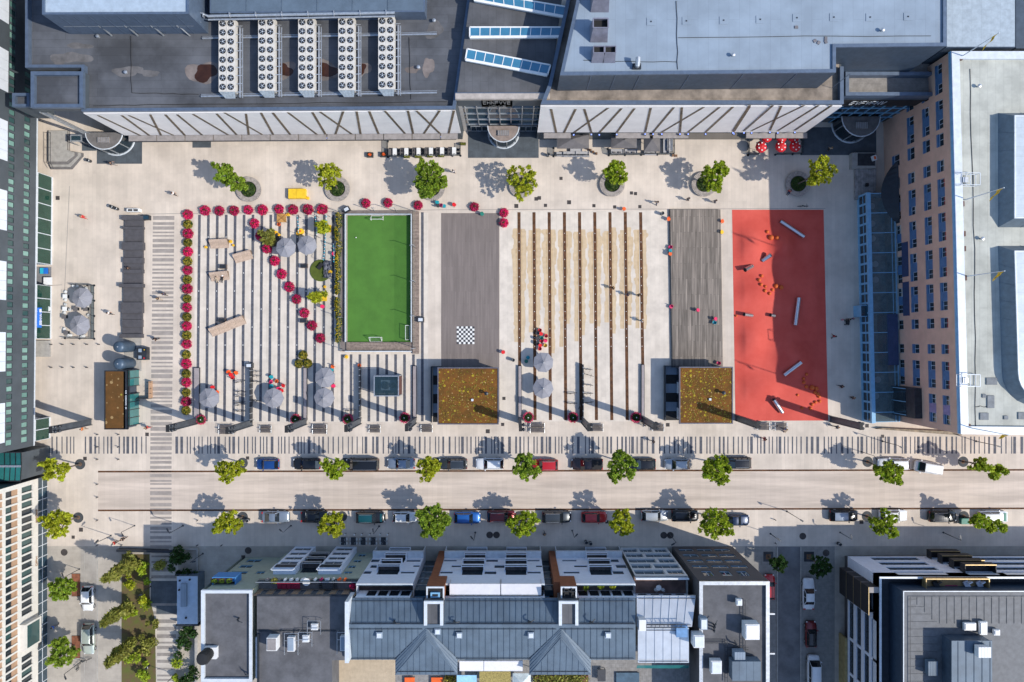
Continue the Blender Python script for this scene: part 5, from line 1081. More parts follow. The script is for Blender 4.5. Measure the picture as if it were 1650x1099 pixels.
# --- terraces behind the row, at the photo edge
ZT = 12.
mb = MB(M('beige_deck', (.5,.4,.28), .8, var=.06, seam=(3,.16,90,.8,.06)), M('grey_patio', (.25,.24,.23), .85, seam=(.6,.6,0,.8,.06)))
a = W(536,1064,ZT); mb.box(a.x, -62, ZT-.5, W(637,1064,ZT).x, a.y+2.2, ZT); mb.k = 1; b = W(1112,1064,ZT); mb.box(W(637,1064,ZT).x+.01, -62, ZT-.6, b.x, a.y+2.2, ZT-.02)
tag(mb.build('rear_terraces'), 'beige and grey roof terraces behind the apartment row at the photo edge', 'terrace')
AW = M('white_awning_fabric', (.72,.7,.71), .8, var=.03)
for i, (u0, u1, v0, v1, z, dz, t) in enumerate(((641.7,680.8,953,959.5,15.7,.5,''),(724.5,806,941,958.5,15.9,.4,'long white awning over the front terrace, nearer the rust red chimney'),(807.5,872,941,958.5,15.9,.4,'long white awning over the front terrace, further from the rust red chimney'),(740.5,779,1065,1081,15.2,.5,'white awning behind the roofs, the shorter of two'),(780,842,1065,1081,15.2,.5,'white awning behind the roofs, the longer of two'))):
    if not t: continue
    q = [W(u0,v0,z+(dz if i > 2 else 0)), W(u1,v0,z+(dz if i > 2 else 0)), W(u1,v1,z+(0 if i > 2 else dz)), W(u0,v1,z+(0 if i > 2 else dz))]; mb = MB(AW); mb.face([q[0],q[3],q[2],q[1]]); mb.use(STEEL)
    for a, b in ((0,1),(2,3)): mb.beam(q[a]-Vector((0,0,.05)), q[b]-Vector((0,0,.05)), .12, .1)
    for a, b in ((0,3),(1,2)): mb.beam(q[a]-Vector((0,0,.08)), q[b]-Vector((0,0,.08)), .06, .06)
    for p in (q[0], q[1]): mb.beam(p, (p.x, p.y, p.z-2), .07, .07) if i < 3 else None
    tag(mb.build('awning'), t, 'awning')
for i, (u0, v0, u1, v1, m, nm, t, c) in enumerate(((736,1088,768,1112,M('sky_blue_canvas', (.3,.55,.75), .8),'canopy','sky blue canvas roof at the photo edge','canopy'),(772.5,1081,823,1112,M('straw_mat', (.3,.24,.08), .9, var=.3, sc_=6),'straw_roof','straw covered roof patch at the photo edge','roof'),(826,1085,855,1112,M('pale_green_roof', (.55,.62,.62), .7),'pavilion_roof','pale hipped pavilion roof at the photo edge','pavilion'),(993,1084,1030,1114,M('blue_terrace_floor', (.06,.11,.16), .7),'pool_cover','dark blue square cover on the terrace at the photo edge','cover'),(652,1092,668,1112,PLY['orange'],'sun_bed','orange sun bed at the photo edge, first of two','sun bed'),(695,1092,713,1112,PLY['orange'],'sun_bed','orange sun bed at the photo edge, second of two','sun bed'),(963,1079,976,1098,PLY['dark'],'terrace_table','dark blue garden table at the photo edge','table'))):
    mb = MB(m); hh = (2.4,2.2,2.4,.3,.45,.45,.75)[i]; a = W(u0,v0,ZT+hh); b = W(u1,v1,ZT+hh)
    if nm == 'pavilion_roof':
        c_ = (a+b)/2+Vector((0,0,.6)); L_ = [Vector((a.x,a.y,a.z)),Vector((a.x,b.y,a.z)),Vector((b.x,b.y,a.z)),Vector((b.x,a.y,a.z))]
        for k in range(4): mb.face([L_[k], L_[(k+1) % 4], c_])
    else: mb.box(a.x, b.y, ZT+hh-.12, b.x, a.y, ZT+hh)
    mb.use(STEELD)
    for x in (a.x+.1, b.x-.1):
        for y in (a.y-.1, b.y+.1): mb.beam((x,y,ZT-.02),(x,y,ZT+hh-.12),.08,.08)
    tag(mb.build(nm), t, c)
ml = thing('terrace_hedge', 'small leafy hedge patch behind the second hipped wing at the photo edge', 'hedge', W(890,1096,ZT)); leaf_cloud('foliage', LEAF[4], ml, [(W(u,1096,ZT+.5), (.9,.9,.6), 120) for u in range(868, 945, 9)], .25); mb = MB(SOIL); mb.pbox(862,1089,948,1105,ZT-.02,ZT+.3); mb.build('soil', ml)
ml = thing('terrace_hedge', 'yellow-green bush between orange sun bed and blue canvas', 'hedge', W(726,1096,ZT)); leaf_cloud('foliage', CHRY, ml, [(W(u,1097,ZT+.5), (.7,.8,.6), 130) for u in (720,727,733)], .22); mb = MB(POT); mb.pbox(716,1092,736,1104,ZT,ZT+.4); mb.build('planter', ml)
# --- white corner block at the bottom east
wb = thing('corner_block', 'white corner block with dark window bands, black box balconies and a set-back grey roof storey', 'apartment house', (60,-45,0)); ZB = 12.5; zq = lambda x, y: (1260+x/4.2308, 840+y/4.2308)
yB = -34.0; xB = 53.0; FN = nface(xB, 95, yB); FWs = Face((xB, yB), (xB, -75))
opsN = [(FN.len-b, FN.len-a, z, z+1.5) for z in (2.9,5.4,7.9,10.2) for a, b in ((3.2,10.5),(13.5,18),(19,30))]
opsW = [(a, b, z, z+1.5) for z in (2.9,5.4,7.9,10.2) for a, b in ((6.8,12.5),(12.9,18),(18.4,24),(24.4,33))]
mb = MB(WHITEB); FN.wall(mb, 2.4, ZB, opsN, .25); FWs.wall(mb, 2.4, ZB, opsW, .25); mb.use(CHAR); mb.box(xB+.6, -75, 0, 95, yB-.6, 2.4); mb.box(xB+.4, -75, 2.4, 95, yB-.4, 2.6); mb.build('wall', wb)
for F_, L_ in ((FN, opsN), (FWs, opsW)):
    for o in L_: F_.window(wb, *o, .24, STEELD, GLD, 5, 0, .07)
mb = MB(M('shade_toned_terrace_floor', (.05,.06,.075), .8, var=.1)); mb.box(xB+.31, -75, ZB-1.9, 95, yB-.31, ZB-1.8); mb.build('terrace', wb); mb = MB(COPEW); parapet(mb, [(xB,yB),(95,yB),(95,-75),(xB,-75)], .3, ZB-1.85, ZB+.12, skip=(2,3) if False else ()); mb.build('parapet', wb)  # shade beside the upper storey deepened by dark colour and a sunk floor
ZU = 15.2; a = W(1455,952,ZU); mb = MB(UPW); mb.box(a.x+.25, -75, ZB-1.8, 95, a.y-.25, ZU-.3); mb.build('upper_storey', wb)
mb = MB(M('grey_seam_roof', (.125,.13,.14), .65, .1, var=.1), COPEW); mb.box(a.x, -75, ZU-.3, 95, a.y, ZU)
for i in range(40): y = a.y-1.2-1.05*i; mb.box(a.x+.8, y-.03, ZU, a.x+min(4.8, .9+1.05*(i+1)), y+.03, ZU+.06) if y > -60 else None
for i in range(20): x = a.x+2+1.05*i; mb.box(x-.03, a.y-min(4.6, .9+1.05*(i+1)), ZU, x+.03, a.y-.8, ZU+.06)
mb.k = 1; mb.box(a.x, a.y-.1, ZU, 95, a.y, ZU+.1); mb.box(a.x, -75, ZU, a.x+.1, a.y-.1, ZU+.1); mb.use(STEELD); mb.beam((a.x+.9,a.y-.8,ZU+.25),(95,a.y-.8,ZU+.25),.06,.06); mb.beam((a.x+.9,a.y-.8,ZU+.25),(a.x+.9,-70,ZU+.25),.06,.06)
mb.build('roof', wb)
b = W(1535,1034,17.8); mb = MB(UPW); c = W(1598,1130,17.8); mb.box(b.x, c.y, ZU, c.x, b.y, 17.6); mb.use(SEAM); mb.box(b.x-.1, c.y, 17.6, c.x+.1, b.y+.1, 17.75)
for i in range(5): x = b.x+.8+i*1.1; mb.box(x-.03, c.y, 17.75, x+.03, b.y, 17.82)
mb.build('lift_house', wb)
BLKP = M('black_balcony_panel', (.014,.014,.017), .6); GOLD = M('brass_edge', (.38,.28,.14), .4, .5)
for k, (d0, z) in enumerate(((5.6,3.0),(4.7,5.4),(3.9,7.8),(2.9,10.2))):
    mb = MB(BLKP, GOLD); u0 = 1.6; u1 = 5.6; FWs.box(mb, u0, u1, .002, 1.5, z-.15, z); FWs.box(mb, u0, u1, 1.4, 1.5, z, z+2.2); FWs.box(mb, u0, u0+.1, .002, 1.4, z, z+2.2); FWs.box(mb, u1-.1, u1, .002, 1.4, z, z+1.1); mb.k = 1; FWs.box(mb, u0-.05, u1, 1.42, 1.52, z+2.2, z+2.28); mb.use(GREYC); FWs.box(mb, u0-.06, u0+.75, .002, 1.41, z+2.2, z+2.3); mb.build('balcony', wb)
for k, z in enumerate((3.0,5.4,7.8,10.0)):
    mb = MB(BLKP, GOLD); u1 = FN.len-12.2-.35*k; u0 = u1-4.6; FN.box(mb, u0, u1, .002, 1.3, z-.15, z); FN.box(mb, u0, u1, 1.2, 1.3, z, z+1.1); FN.box(mb, u0, u0+.1, .002, 1.2, z, z+1.1); FN.box(mb, u1-.1, u1, .002, 1.2, z, z+1.1); mb.k = 1; FN.box(mb, u0, u1, 1.2, 1.32, z+1.1, z+1.18); mb.build('balcony', wb)
mb = MB(GOLD, GREYC); p = W(1492,932.5,ZB+.9); q = W(1595,949.5,ZB+.9)
mb.box(p.x, q.y+.1, ZB-.24, q.x, p.y-.12, ZB-.16); mb.k = 0; mb.box(p.x, p.y-.12, ZB-.2, q.x, p.y, ZB+.9); mb.box(p.x, q.y, ZB-.2, p.x+.12, p.y-.12, ZB+.9); mb.box(q.x-.12, q.y, ZB-.2, q.x, p.y-.12, ZB+.9); mb.build('brass_railing', wb)
rug = MB(M('magenta_rug', (.4,.02,.12), .9, var=.4, sc_=6)); rug.pbox(1523,943,1543,952,ZB-.155,ZB-.13); tag(rug.build('rug'), 'magenta patterned rug on the dark roof terrace', 'rug')
for i, u in enumerate((1510,1559.5,1580)):
    mb = MB(WHITEB if i else STEELD); p = W(u, 943, ZB+.3); mb.obox(p, .7, 1.2, ZB-.1, ZB+.2, .5); mb.obox((p.x+.2, p.y+.45), .6, .14, ZB+.2, ZB+.75, .5); tag(mb.build('sun_lounger'), ('dark lounge chair on the brass railed terrace','first white lounge chair beside the rug','second white lounge chair, further from the rug')[i], 'lounge chair')
mb = MB(VW, LMEMB)
for i, (u0, v0, u1, v1, t) in enumerate(((1554,1004,1573,1016,'wide white skylight with crossed lid'),(1579,1002,1591,1023,'tall white skylight with crossed lid'),(1602,1015,1611.5,1024,'small white skylight with crossed lid'),(1496,1066,1511,1089,'grey-blue box on the grey seam roof'),(1577,1043,1597,1060,'boxy vent on the lift house'))):
    roof_box('roof_light', t+' on the corner block', 'skylight', u0, v0, u1, v1, ZU if i < 4 else 17.75, (ZU if i < 4 else 17.75)+(.7 if i < 3 else 1.2), VW if i != 3 else SEAM, WHITE if i < 3 else None)
mb = MB(M('ochre_base', (.35,.27,.12), .8), GLD); FWs.box(mb, 13, 40, .002, .35, 0, 2.3); mb.build('ochre_base', wb)
# ------------------------------------------------------------------ trees and planting
def tree(label, base, span, zc, leaf, ang=0, nb=17, per=150, rz=1.5, group=None, name='street_tree', lsize=.27, seed=1, kr=.36, trunk_r=.13, cat='tree', zbase=0, shrink=.8):
    rs = random.Random(seed); u0, v0, u1, v1 = span; s = zs(zc); c = W((u0+u1)/2, (v0+v1)/2, zc); a, b = (u1-u0)/2*s, (v1-v0)/2*s
    bw = W(*base, 0) if base else Vector((c.x, c.y, 0)); bw.z = zbase
    t = thing(name, label, cat, bw, group); bl = []; ca, sa = math.cos(R(ang)), math.sin(R(ang)); m = min(a, b)
    ctr = []
    lob = [rs.random()*6.28 for _ in range(3)]
    for i in range(int(nb*7)):
        for _ in range(60):
            x, y, z = (rs.uniform(-1, 1) for _ in range(3)); th = math.atan2(y, x); lim = .97+.12*math.sin(3*th+lob[0])+.1*math.sin(5*th+lob[1])+.07*math.sin(9*th+lob[2]); d2 = x*x+y*y
            if d2+z*z*.7 < lim*lim and (z > -.2 or d2 > .2) and all((x-q[0])**2+(y-q[1])**2+(z-q[2])**2 > .02 for q in ctr): break
        ctr.append((x, y, z)); x *= a*(shrink+.1); y *= b*(shrink+.1); r_ = (.2+.3*rs.random()*rs.random())*(m/2.4)**.5
        p = (c.x+x*ca-y*sa, c.y+x*sa+y*ca, c.z+z*rz*.8); bl.append((p, (r_*1.15, r_*1.15, r_*.6), int(per*.29*(.5+rs.random()))))
    mb = MB(BARK); top = Vector((c.x, c.y, c.z)); mid = bw.lerp(top, .5)+Vector((rs.uniform(-.1,.1), rs.uniform(-.1,.1), 0))
    mb.tube([bw, bw.lerp(mid, .1), mid, top], [trunk_r*1.5, trunk_r, trunk_r*.8, trunk_r*.35], 7)
    for p, r_, n in bl[:nb+8]:
        st = bw.lerp(top, rs.uniform(.45, .9)); e = Vector(p); mb.tube([st, st.lerp(e, .55)+Vector((0,0,.12)), e], [trunk_r*.45, trunk_r*.28, .015], 5)
    mb.build('trunk', t); leaf_cloud('crown', leaf, t, bl, lsize, up=.25, shell=.2); return t
rc = thing('tree_ring_bench', 'x', 'ring bench', (0,0,0), 'round plank benches around the square trees')
n = 40; mb = MB(M('ring_planks', (.34,.30,.27), .85, var=.18, sc_=3))
for i in range(n):
    a0, a1 = 2*math.pi*i/n+.012, 2*math.pi*(i+1)/n-.012; q = [(1.27*math.cos(a0),1.27*math.sin(a0)),(2.02*math.cos(a0),2.02*math.sin(a0)),(2.02*math.cos(a1),2.02*math.sin(a1)),(1.27*math.cos(a1),1.27*math.sin(a1))]; mb.prism(q, .38, .45+.006*(i % 3), True)
mb.build('seat', rc); mb = MB(STEELD); mb.lathe([(1.9,0),(1.9,.37)], 40, cap=False); mb.lathe([(1.22,0),(1.22,.5),(1.27,.5),(1.27,.3)], 40, cap=False); mb.build('ring_frame', rc)
mb = MB(GRASS); mb.lathe([(1.22,.3),(.8,.38),(.3,.42),(.0,.42)], 24, cap=False); mb.build('planting_bed', rc); leaf_cloud('ground_cover', LEAF[3], rc, [((math.cos(k)*.65, math.sin(k)*.65, .42), (.55,.55,.16), 110) for k in range(6)], .16)
TOP = [((402,306),None,'first from the west'),((544.5,305),None,'second from the west, near the yellow box'),((697,304),None,'third, hidden under the densest crown'),((840.5,299.5),None,'fourth, before the main entrance'),((986,297.5),None,'fifth, north of the rust channels'),((1133.5,297.5),None,'sixth, north of the raised deck'),((1284.5,297),None,'seventh, standing in the shade')]
for (b, _, t) in TOP: dup(rc, W(*b), random.random()*6, 'round grey plank ring bench around a tree, '+t)
GT = 'trees in ring benches on the square'
tree('slanting broad green tree in the westmost ring bench', (402,306), (331,268,407,303), 4.8, LEAF[2], -36, 20, 150, 1.5, GT, seed=1)
tree('sparse yellow-green tree by the yellow box', (544.5,305), (507,261,551,303), 4.8, LEAF[0], -20, 13, 95, 1.6, GT, seed=2, shrink=.85)
tree('densest large green tree below the outdoor dining fence', (697,304), (664,253,720,323), 5.2, LEAF[2], 0, 24, 190, 1.8, GT, seed=3)
tree('loose lime green tree in front of the main entrance mat', (840.5,299.5), (813,262,868,320), 4.8, LEAF[0], 30, 14, 105, 1.5, GT, seed=4, shrink=.85)
tree('compact bright green tree north of the rust channels', (986,297.5), (971,256,1013,298), 4.8, LEAF[1], 0, 16, 130, 1.6, GT, seed=5)
tree('green tree with a notched crown north of the raised deck', (1133.5,297.5), (1131,255,1172,311), 4.8, LEAF[1], -18, 17, 140, 1.6, GT, seed=6, shrink=.84)
tree('sunlit lime tree whose ring bench lies in shade', (1284.5,297), (1298,250,1347,303), 7.2, LEAF[0], 0, 16, 130, 1.6, GT, seed=7)
GN = 'street trees along the parked cars'
disc = MB(M('tree_grate', (.05,.055,.06), .8, var=.2)); disc.lathe([(.3,.012),(.85,.012)], 24, cap=False); disc.use(SOIL).lathe([(0.01,.0115),(.3,.0115)], 16, cap=False)
dg = tag(disc.build('tree_grate'), 'x', 'tree grate', 'round dark grates under the street trees')
ST = [('yellow-green street tree west of the crossing, north row',(129,748),(63,737,113,777),0,13),('street tree west of the blue hatchback',(391,746),(343,738,396,778),0,14),('street tree between the black car and the black van',(556,746),(517,735,562,775),1,13),('yellowish street tree between the silver saloon and the dark estate',(701,745),(668,731,709,778),0,13),('dense green street tree over the red pickup',(846,744),(823,728,870,778),2,17),('dense green street tree between the dark pickup and the black car',(1001,744),(975,723,1028,781),2,19),('street tree beside the black estate at the east end of the row',(1147,744),(1130,731,1181,783),1,18),('street tree shading the white estate by the green-fronted van',(1398,744),(1407,741,1460,781),1,16),
 ('yellow-green street tree beside the cream office',(126,834),(66,815,116,871),0,17),('lime street tree in shade line west of the grey coupe',(391,833),(340,822,392,865),0,15),('lime street tree above the pavement cafe tables',(551,832),(511,823,560,868),0,15),('biggest street tree, between the white hatch and the bright blue car',(696,830),(668,809,728,871),2,26),('green street tree hiding the front of the maroon estate',(836,832),(815,821,874,866),1,17),('yellow topped small street tree beside the red hatchback',(1000,832),(981,818,1022,866),0,14),('street tree between the black car and the navy roadster',(1145,833),(1123,817,1183,873),1,20),('loose street tree by the white estate in the south row',(1397,832),(1401,820,1452,868),1,13)]
for i, (t, b, sp, lf, nb) in enumerate(ST):
    dup(dg, W(*b), 0, 'dark round grate of the '+t.split(',')[0].replace('green street tree between','tree between').replace('the dense green street tree between','tree between').replace('street tree beside the black estate at the east end of the row','tree at the east end'))
    tree(t, b, sp, 4.9+.3*(i % 3), LEAF[lf], (i*37) % 50-25 if nb < 18 else 0, nb, 135, 1.5, GN, seed=20+i)
for i, (t, b, A, B) in enumerate((('narrow slanting street tree with a split crown, east end, north row',(1552,744),(1560,736,1596,761),(1588,747,1623,775)),('long slanting street tree over the white and green car',(1553,832),(1562,826,1598,853),(1590,838,1630,862)))):
    dup(dg, W(*b), 0, ('round dark tree grate in full sun at the east end','round dark tree grate beside the cargo bike')[i])
    tt = tree(t, b, A, 4.9, LEAF[1], -10, 9, 120, 1.2, GN, seed=50+i)
    s = zs(4.9); leaf_cloud('crown', LEAF[1], tt, [((W((B[0]+B[2])/2, (B[1]+B[3])/2, 4.9)+Vector((random.uniform(-1.2,1.2), random.uniform(-.7,.7), random.uniform(-.8,.8)))), (.62,.6,.5), 130) for _ in range(8)], .34, up=.35, shell=.35)
pit = MB(STEELD); pit.box(-.8,-.8,.005,.8,.8,.03); pit.use(SOIL).box(-.4,-.4,.031,.4,.4,.04); p0 = tag(pit.build('tree_pit'), 'x', 'tree pit', 'square tree pits in the side street')
for i, (b, sp, t) in enumerate((((1238,897),(1242,897,1268,921),'west'),((1303.5,897),(1306,896,1340,930),'east'))):
    dup(p0, W(*b), 0, f'square dark tree pit on the {t} pavement of the shaded side street')
    tree(f'small dark tree on the {t} pavement of the shaded side street', b, sp, 4.2, LEAF[3], 0, 11, 90, 1.3, 'small trees of the side street', seed=70+i, shrink=.95)
for i, (b, sp, t) in enumerate((((120,942),(76,929,124,969),'beside the white car'),((120,1040),(75,1026,124,1080),'beside the pale green car'))):
    tree('dark green tree at the cream office, '+t, b, sp, 4.8, LEAF[2], 20, 17, 130, 1.5, 'trees along the cream office', seed=80+i)
# the little park with leaning poplars
mb = MB(SOIL); mb.use(M('planted_soil', (.13,.08,.045), .95, col2=(.1,.115,.025), sc_=.8)); psheet(mb, [(196,893),(196,1130),(252,1130),(250,1000),(241,960),(241,893)], .02); struct(mb.build('planting_soil'))
def hedge(label, spans, zc, leaf, name='shrub_bed', per=260, lsize=.3, rz=.7, cat='shrubs', zbase=0):
    c = W((spans[0][0]+spans[0][2])/2, (spans[0][1]+spans[0][3])/2, 0); c.z = zbase; t = thing(name, label, cat, c); bl = []
    for u0, v0, u1, v1 in spans:
        n = max(3, int((u1-u0)*(v1-v0)/150))
        for _ in range(n): p = W(random.uniform(u0, u1), random.uniform(v0, v1), zc); r_ = random.uniform(.4,.95); bl.append((p+Vector((0,0,random.uniform(-.5,.3))), (r_,r_,rz*r_), int(per*random.uniform(.4,.8)*r_)))
    leaf_cloud('foliage', leaf, t, bl, lsize, up=.3); mb = MB(BARK)
    for p, r_, n in bl[::2]: mb.tube([(p[0],p[1],zbase), (p[0]+.1,p[1],p[2])], [.04,.015], 5)
    mb.build('stems', t); return t
hedge('tangled yellow-green shrubs at the street end of the little park', [(200,896,228,905),(199,905,222,925)], 1.3, LEAF[4])
hedge('fresh green rounded shrub in the middle of the little park', [(218,918,238,950)], 1.6, LEAF[1])
hedge('yellowish shrubs between the leaning poplars', [(198,928,218,955),(222,955,234,975)], 1.2, LEAF[0])
hedge('lower green shrub bed beside the park bench', [(226,1016,250,1045),(222,1030,240,1060)], 1.2, LEAF[4])
hedge('bright green shrubs at the bottom edge of the park', [(220,1068,240,1105)], 1.2, LEAF[1])
hedge('round olive bush north of the park bench', [(229,997,250,1012)], 1.2, LEAF[4])
hedge('small green bush at the path beside the soil strip', [(231,905,241,913),(233,967,241,977)], .7, LEAF[1], per=120)
hedge('shaded dark shrub bed in the raised box by the sage house', [(274,886,316,927)], 1.4, LEAF[3], zbase=.3)
hedge('long dark hedge strip along the container hut', [(286,1010,313,1105)], 1.4, LEAF[3])
hedge('bright green hedge edge at the bottom of the path', [(279,1060,288,1105)], 1.0, LEAF[1])
hedge('ragged pale green shrubs along the west edge of the park', [(197,985,215,1012),(200,1040,222,1066)], 1.2, LEAF[1])
hedge('olive shrub overhanging the striped path', [(252,902,270,928)], 1.5, LEAF[4])
for i, (b, tip, t) in enumerate((((216,905),(168,934),'nearest the street'),((216,973),(163,1007),'in the middle of the park'),((218,1030),(172,1073),'furthest from the street'))):
    bw = W(*b); tp = W(*tip, 9); tr = thing('leaning_poplar', 'tall narrow olive poplar in the little park, '+t, 'tree', bw, 'narrow poplars of the little park'); bl = []; rs = random.Random(90+i)
    for k in range(26):
        f = .12+.86*k/25; c = bw.lerp(tp, f); r_ = .95*math.sin(math.pi*min(1, f*.92+.08))**.7+.2; bl.append((c+Vector((rs.uniform(-.5,.5), rs.uniform(-.5,.5), rs.uniform(-.2,.2)))*r_, (r_*.55, r_*.55, r_*.8), 105))
    mb = MB(BARK); mb.tube([bw, bw.lerp(tp, .5), tp], [.2,.12,.03], 7)
    for k in range(10): c = bw.lerp(tp, .2+.07*k); mb.tube([c, c+Vector((rs.uniform(-.9,.9), rs.uniform(-.9,.9), .9))], [.05,.015], 5)
    mb.build('trunk', tr); leaf_cloud('crown', LEAF[4], tr, bl, .42, up=.25, aspect=2.4)
mb = MB(M('pale_path', (.5,.455,.4), .9, var=.08, sc_=.5)); psheet(mb, [(242,884),(242,1130),(282,1130),(287,1010),(287,884)], .012); struct(mb.build('park_path'))
mb = MB(M('path_dark_slab', (.25,.225,.205), .9, var=.1)); rs = random.Random(2); v = 888
while v < 1110:
    h = rs.choice((3,5,6)); a = W(253 if v > 1000 else 244,v); b = W(284,v+h); mb.face([(a.x,a.y,.016),(a.x,b.y,.016),(b.x,b.y,.016),(b.x,a.y,.016)]); v += h+rs.choice((4,6,8))
struct(mb.build('path_slabs'))
mb = MB(DARKP); psheet(mb, [(243,936),(243,972),(287,972),(287,936)], .02); psheet(mb, [(252,976),(252,989),(287,989),(287,976)], .02); struct(mb.build('dark_path_paving'))
hut = thing('container_hut', 'long pale blue flat roofed hut beside the sage green apartment house', 'hut', W(300,965)); mb = MB(M('hut_wall', (.1,.13,.17), .6), M('hut_roof', (.42,.5,.6), .6, var=.05)); a = W(286,929,2.8); b = W(318,1005,2.8); mb.box(a.x, b.y, 0, b.x, a.y, 2.75); mb.k = 1; mb.box(a.x-.05, b.y-.05, 2.75, b.x+.05, a.y+.05, 2.85); mb.build('wall', hut)
mb = MB(LMEMB); mb.pbox(291,941,300,978,2.85,3.3); mb.use(BLACK)
for u, v in ((289,936),(305,934.5),(299,996),(288,951)): mb.pbox(u-1.2,v-1.2,u+1.2,v+1.2,2.85,3.1)
mb.build('roof_unit', hut); mb = MB(STEELD); a = W(283,1005,1.5); b = W(321,1005,1.5); mb.box(a.x, a.y-.35, 0, b.x, a.y-.15, 1.6); a = W(283,928,1.5); mb.box(a.x, a.y+.1, 0, b.x, a.y+.3, 1.6); mb.build('end_wall', hut)
mb = MB(CONC); 
for u0,v0,u1,v1 in ((272,884,318,886),(316.5,886,318.5,928),(313,1008,318,1110)): mb.pbox(u0,v0,u1,v1,0,.5)
tag(mb.build('planter_wall'), 'pale low concrete walls edging the shaded beds by the hut', 'low wall')
mb = MB(STEELD); mb.beam(W(190,886,.5), W(282,888,.5), .35, 1.0); tag(mb.build('park_wall'), 'low dark wall closing the little park toward the street', 'low wall')
for i, v in enumerate((942.5,1042)): mb = MB(M('rust_grate', (.2,.075,.04), .9, var=.2)); a = W(116,v-17.5 if i else v-18,0); b = W(129,v+18); mb.box(a.x,b.y,.005,b.x,a.y,.06); mb.use(STEELD); mb.box(a.x-.05,b.y-.05,.004,b.x+.05,a.y+.05,.03); tag(mb.build('rust_planter'), ('rusty red tree bed plate beside the white car','rusty red tree bed plate beside the pale green car')[i], 'tree bed')
# ------------------------------------------------------------------ flower pots
def flower(name, mat, core, n, rad, h, lab, grp, seed, green=0):
    t = thing(name, lab, 'flower pot', (0,0,0), grp); mb = MB(POT); mb.lathe([(.38,0),(.42,.05),(.58,.36),(.6,.4),(.55,.4)], 20); mb.build('pot', t)
    mb = MB(SOIL); mb.lathe([(.55,.38),(.0,.4)], 16, cap=False); mb.build('soil', t)
    bl = [((0,0,.36), (rad*.98, rad*.98, h), 820), ((0,0,.36), (rad*.8, rad*.8, h*.85), 260)]
    leaf_cloud('blossoms', mat, t, bl, .15, up=.5, aspect=1.1, shell=.86)
    leaf_cloud('leaves', core, t, [((0,0,.35), (rad*.99, rad*.99, h*1.02), 45 if not green else 330), ((0,0,.36+h*.95), (.14,.14,.1), 12)], .15, up=.3, shell=.9); return t
GM_, GY_ = 'magenta flower pots around the striped square', 'yellow-green flower pots of the column'
pm = flower('magenta_flower_pot', MAG, LEAF[3], 0, .82, .6, 'x', GM_, 1)
py = flower('yellow_flower_pot', CHRY, LEAF[3], 0, .70, .55, 'x', GY_, 2, 1)
colm = [(304.5,346.5),(304.5,377),(304.3,406),(304,435.7),(303.5,465.5),(303,495.6),(302.7,525.3),(302.5,554.6),(302,586),(301.8,616),(301.5,647)]
for i, p in enumerate(colm): dup(pm, W(*p, 0), random.random()*6, f'magenta flower pot in the long column by the crossing, {nth(i)} from the north corner', 1+.05*random.uniform(-1,1))
for i, p in enumerate([(304.5,362.3),(304.3,391.6),(304,421.5),(303.5,451),(303,481.6),(302.8,511),(302.5,540.6),(302,571.4),(301.8,602),(301.5,632.3),(301.3,661)]): dup(py, W(*p, 0), random.random()*6, f'yellow-green flower pot in the long column by the crossing, {nth(i)} from the north corner', 1+.05*random.uniform(-1,1))
for i, p in enumerate([(332.2,340),(355,340.5),(378.6,340),(401.5,339),(424.5,338.7),(450.7,337.5),(473.7,338.5),(497.4,338),(520.8,337.8)]): dup(pm, W(*p, 0), random.random()*6, f'magenta flower pot in the row north of the stripes, {nth(i)} from the corner', 1+.06*random.uniform(-1,1))
for i, p in enumerate([(411.2,360.5),(421,380.5),(431.6,401),(443.9,420.6),(455,442),(467.3,462.7),(478.8,482.3),(491.5,504.5),(503.7,524.6),(517,545)]): dup(pm, W(*p, 0), random.random()*6, f'magenta flower pot in the slanting line across the stripes, {nth(i)} from the north', 1+.05*random.uniform(-1,1))
for p, t in (((590.4,328),'first north of the football pitch'),((625.8,327.3),'second north of the football pitch'),((674.2,331.4),'at the north-east corner of the football pitch'),((764.6,334),'north of the grey plank deck'),((812,343.4),'upper of two at the plank deck corner'),((812,359.5),'lower of two at the plank deck corner')): dup(pm, W(*p, 0), random.random()*6, 'magenta flower pot '+t, .92)
for p, t in (((489.5,572),'single one of the trio'),((482.6,586),'by the wall, trio near the umbrellas'),((497,585.5),'nearest the umbrellas in the trio')): dup(py, W(*p, 0), random.random()*6, 'yellow-green flower pot, '+t, 1.0, 'yellow-green flower pots in a trio')
pb = thing('flower_bowl', 'x', 'flower bowl', (0,0,0), 'large pink and green flower bowls by the masts'); mb = MB(POT); mb.lathe([(.5,0),(.55,.05),(.8,.7),(.75,.7)], 20); mb.build('pot', pb)
leaf_cloud('blossoms', M('pink_petals', (.6,.06,.14), .6, transl=.2, island=.4, hue=.02), pb, [((.72*math.cos(k*.52), .72*math.sin(k*.52), .85), (.26,.26,.22), 32) for k in range(12)], .17, up=.5)
leaf_cloud('leaves', LEAF[3], pb, [((.35*math.cos(k), .35*math.sin(k), .9), (.42,.42,.3), 70) for k in range(6)], .22, up=.3); mb = MB(PLY['white']); mb.obox((.05,.0), .12, .2, 1.1, 1.25, .5); mb.build('tag_card', pb)
for i, p in enumerate([(327,675.5),(478.8,675),(562.4,675),(653.3,672.4),(851.3,671.6),(922.6,671.6),(1023.3,671.6)]): dup(pb, W(*p, 0), i, f'large pink and green flower bowl at the foot of a mast, {nth(i)} from the crossing', .95 if i else .88)
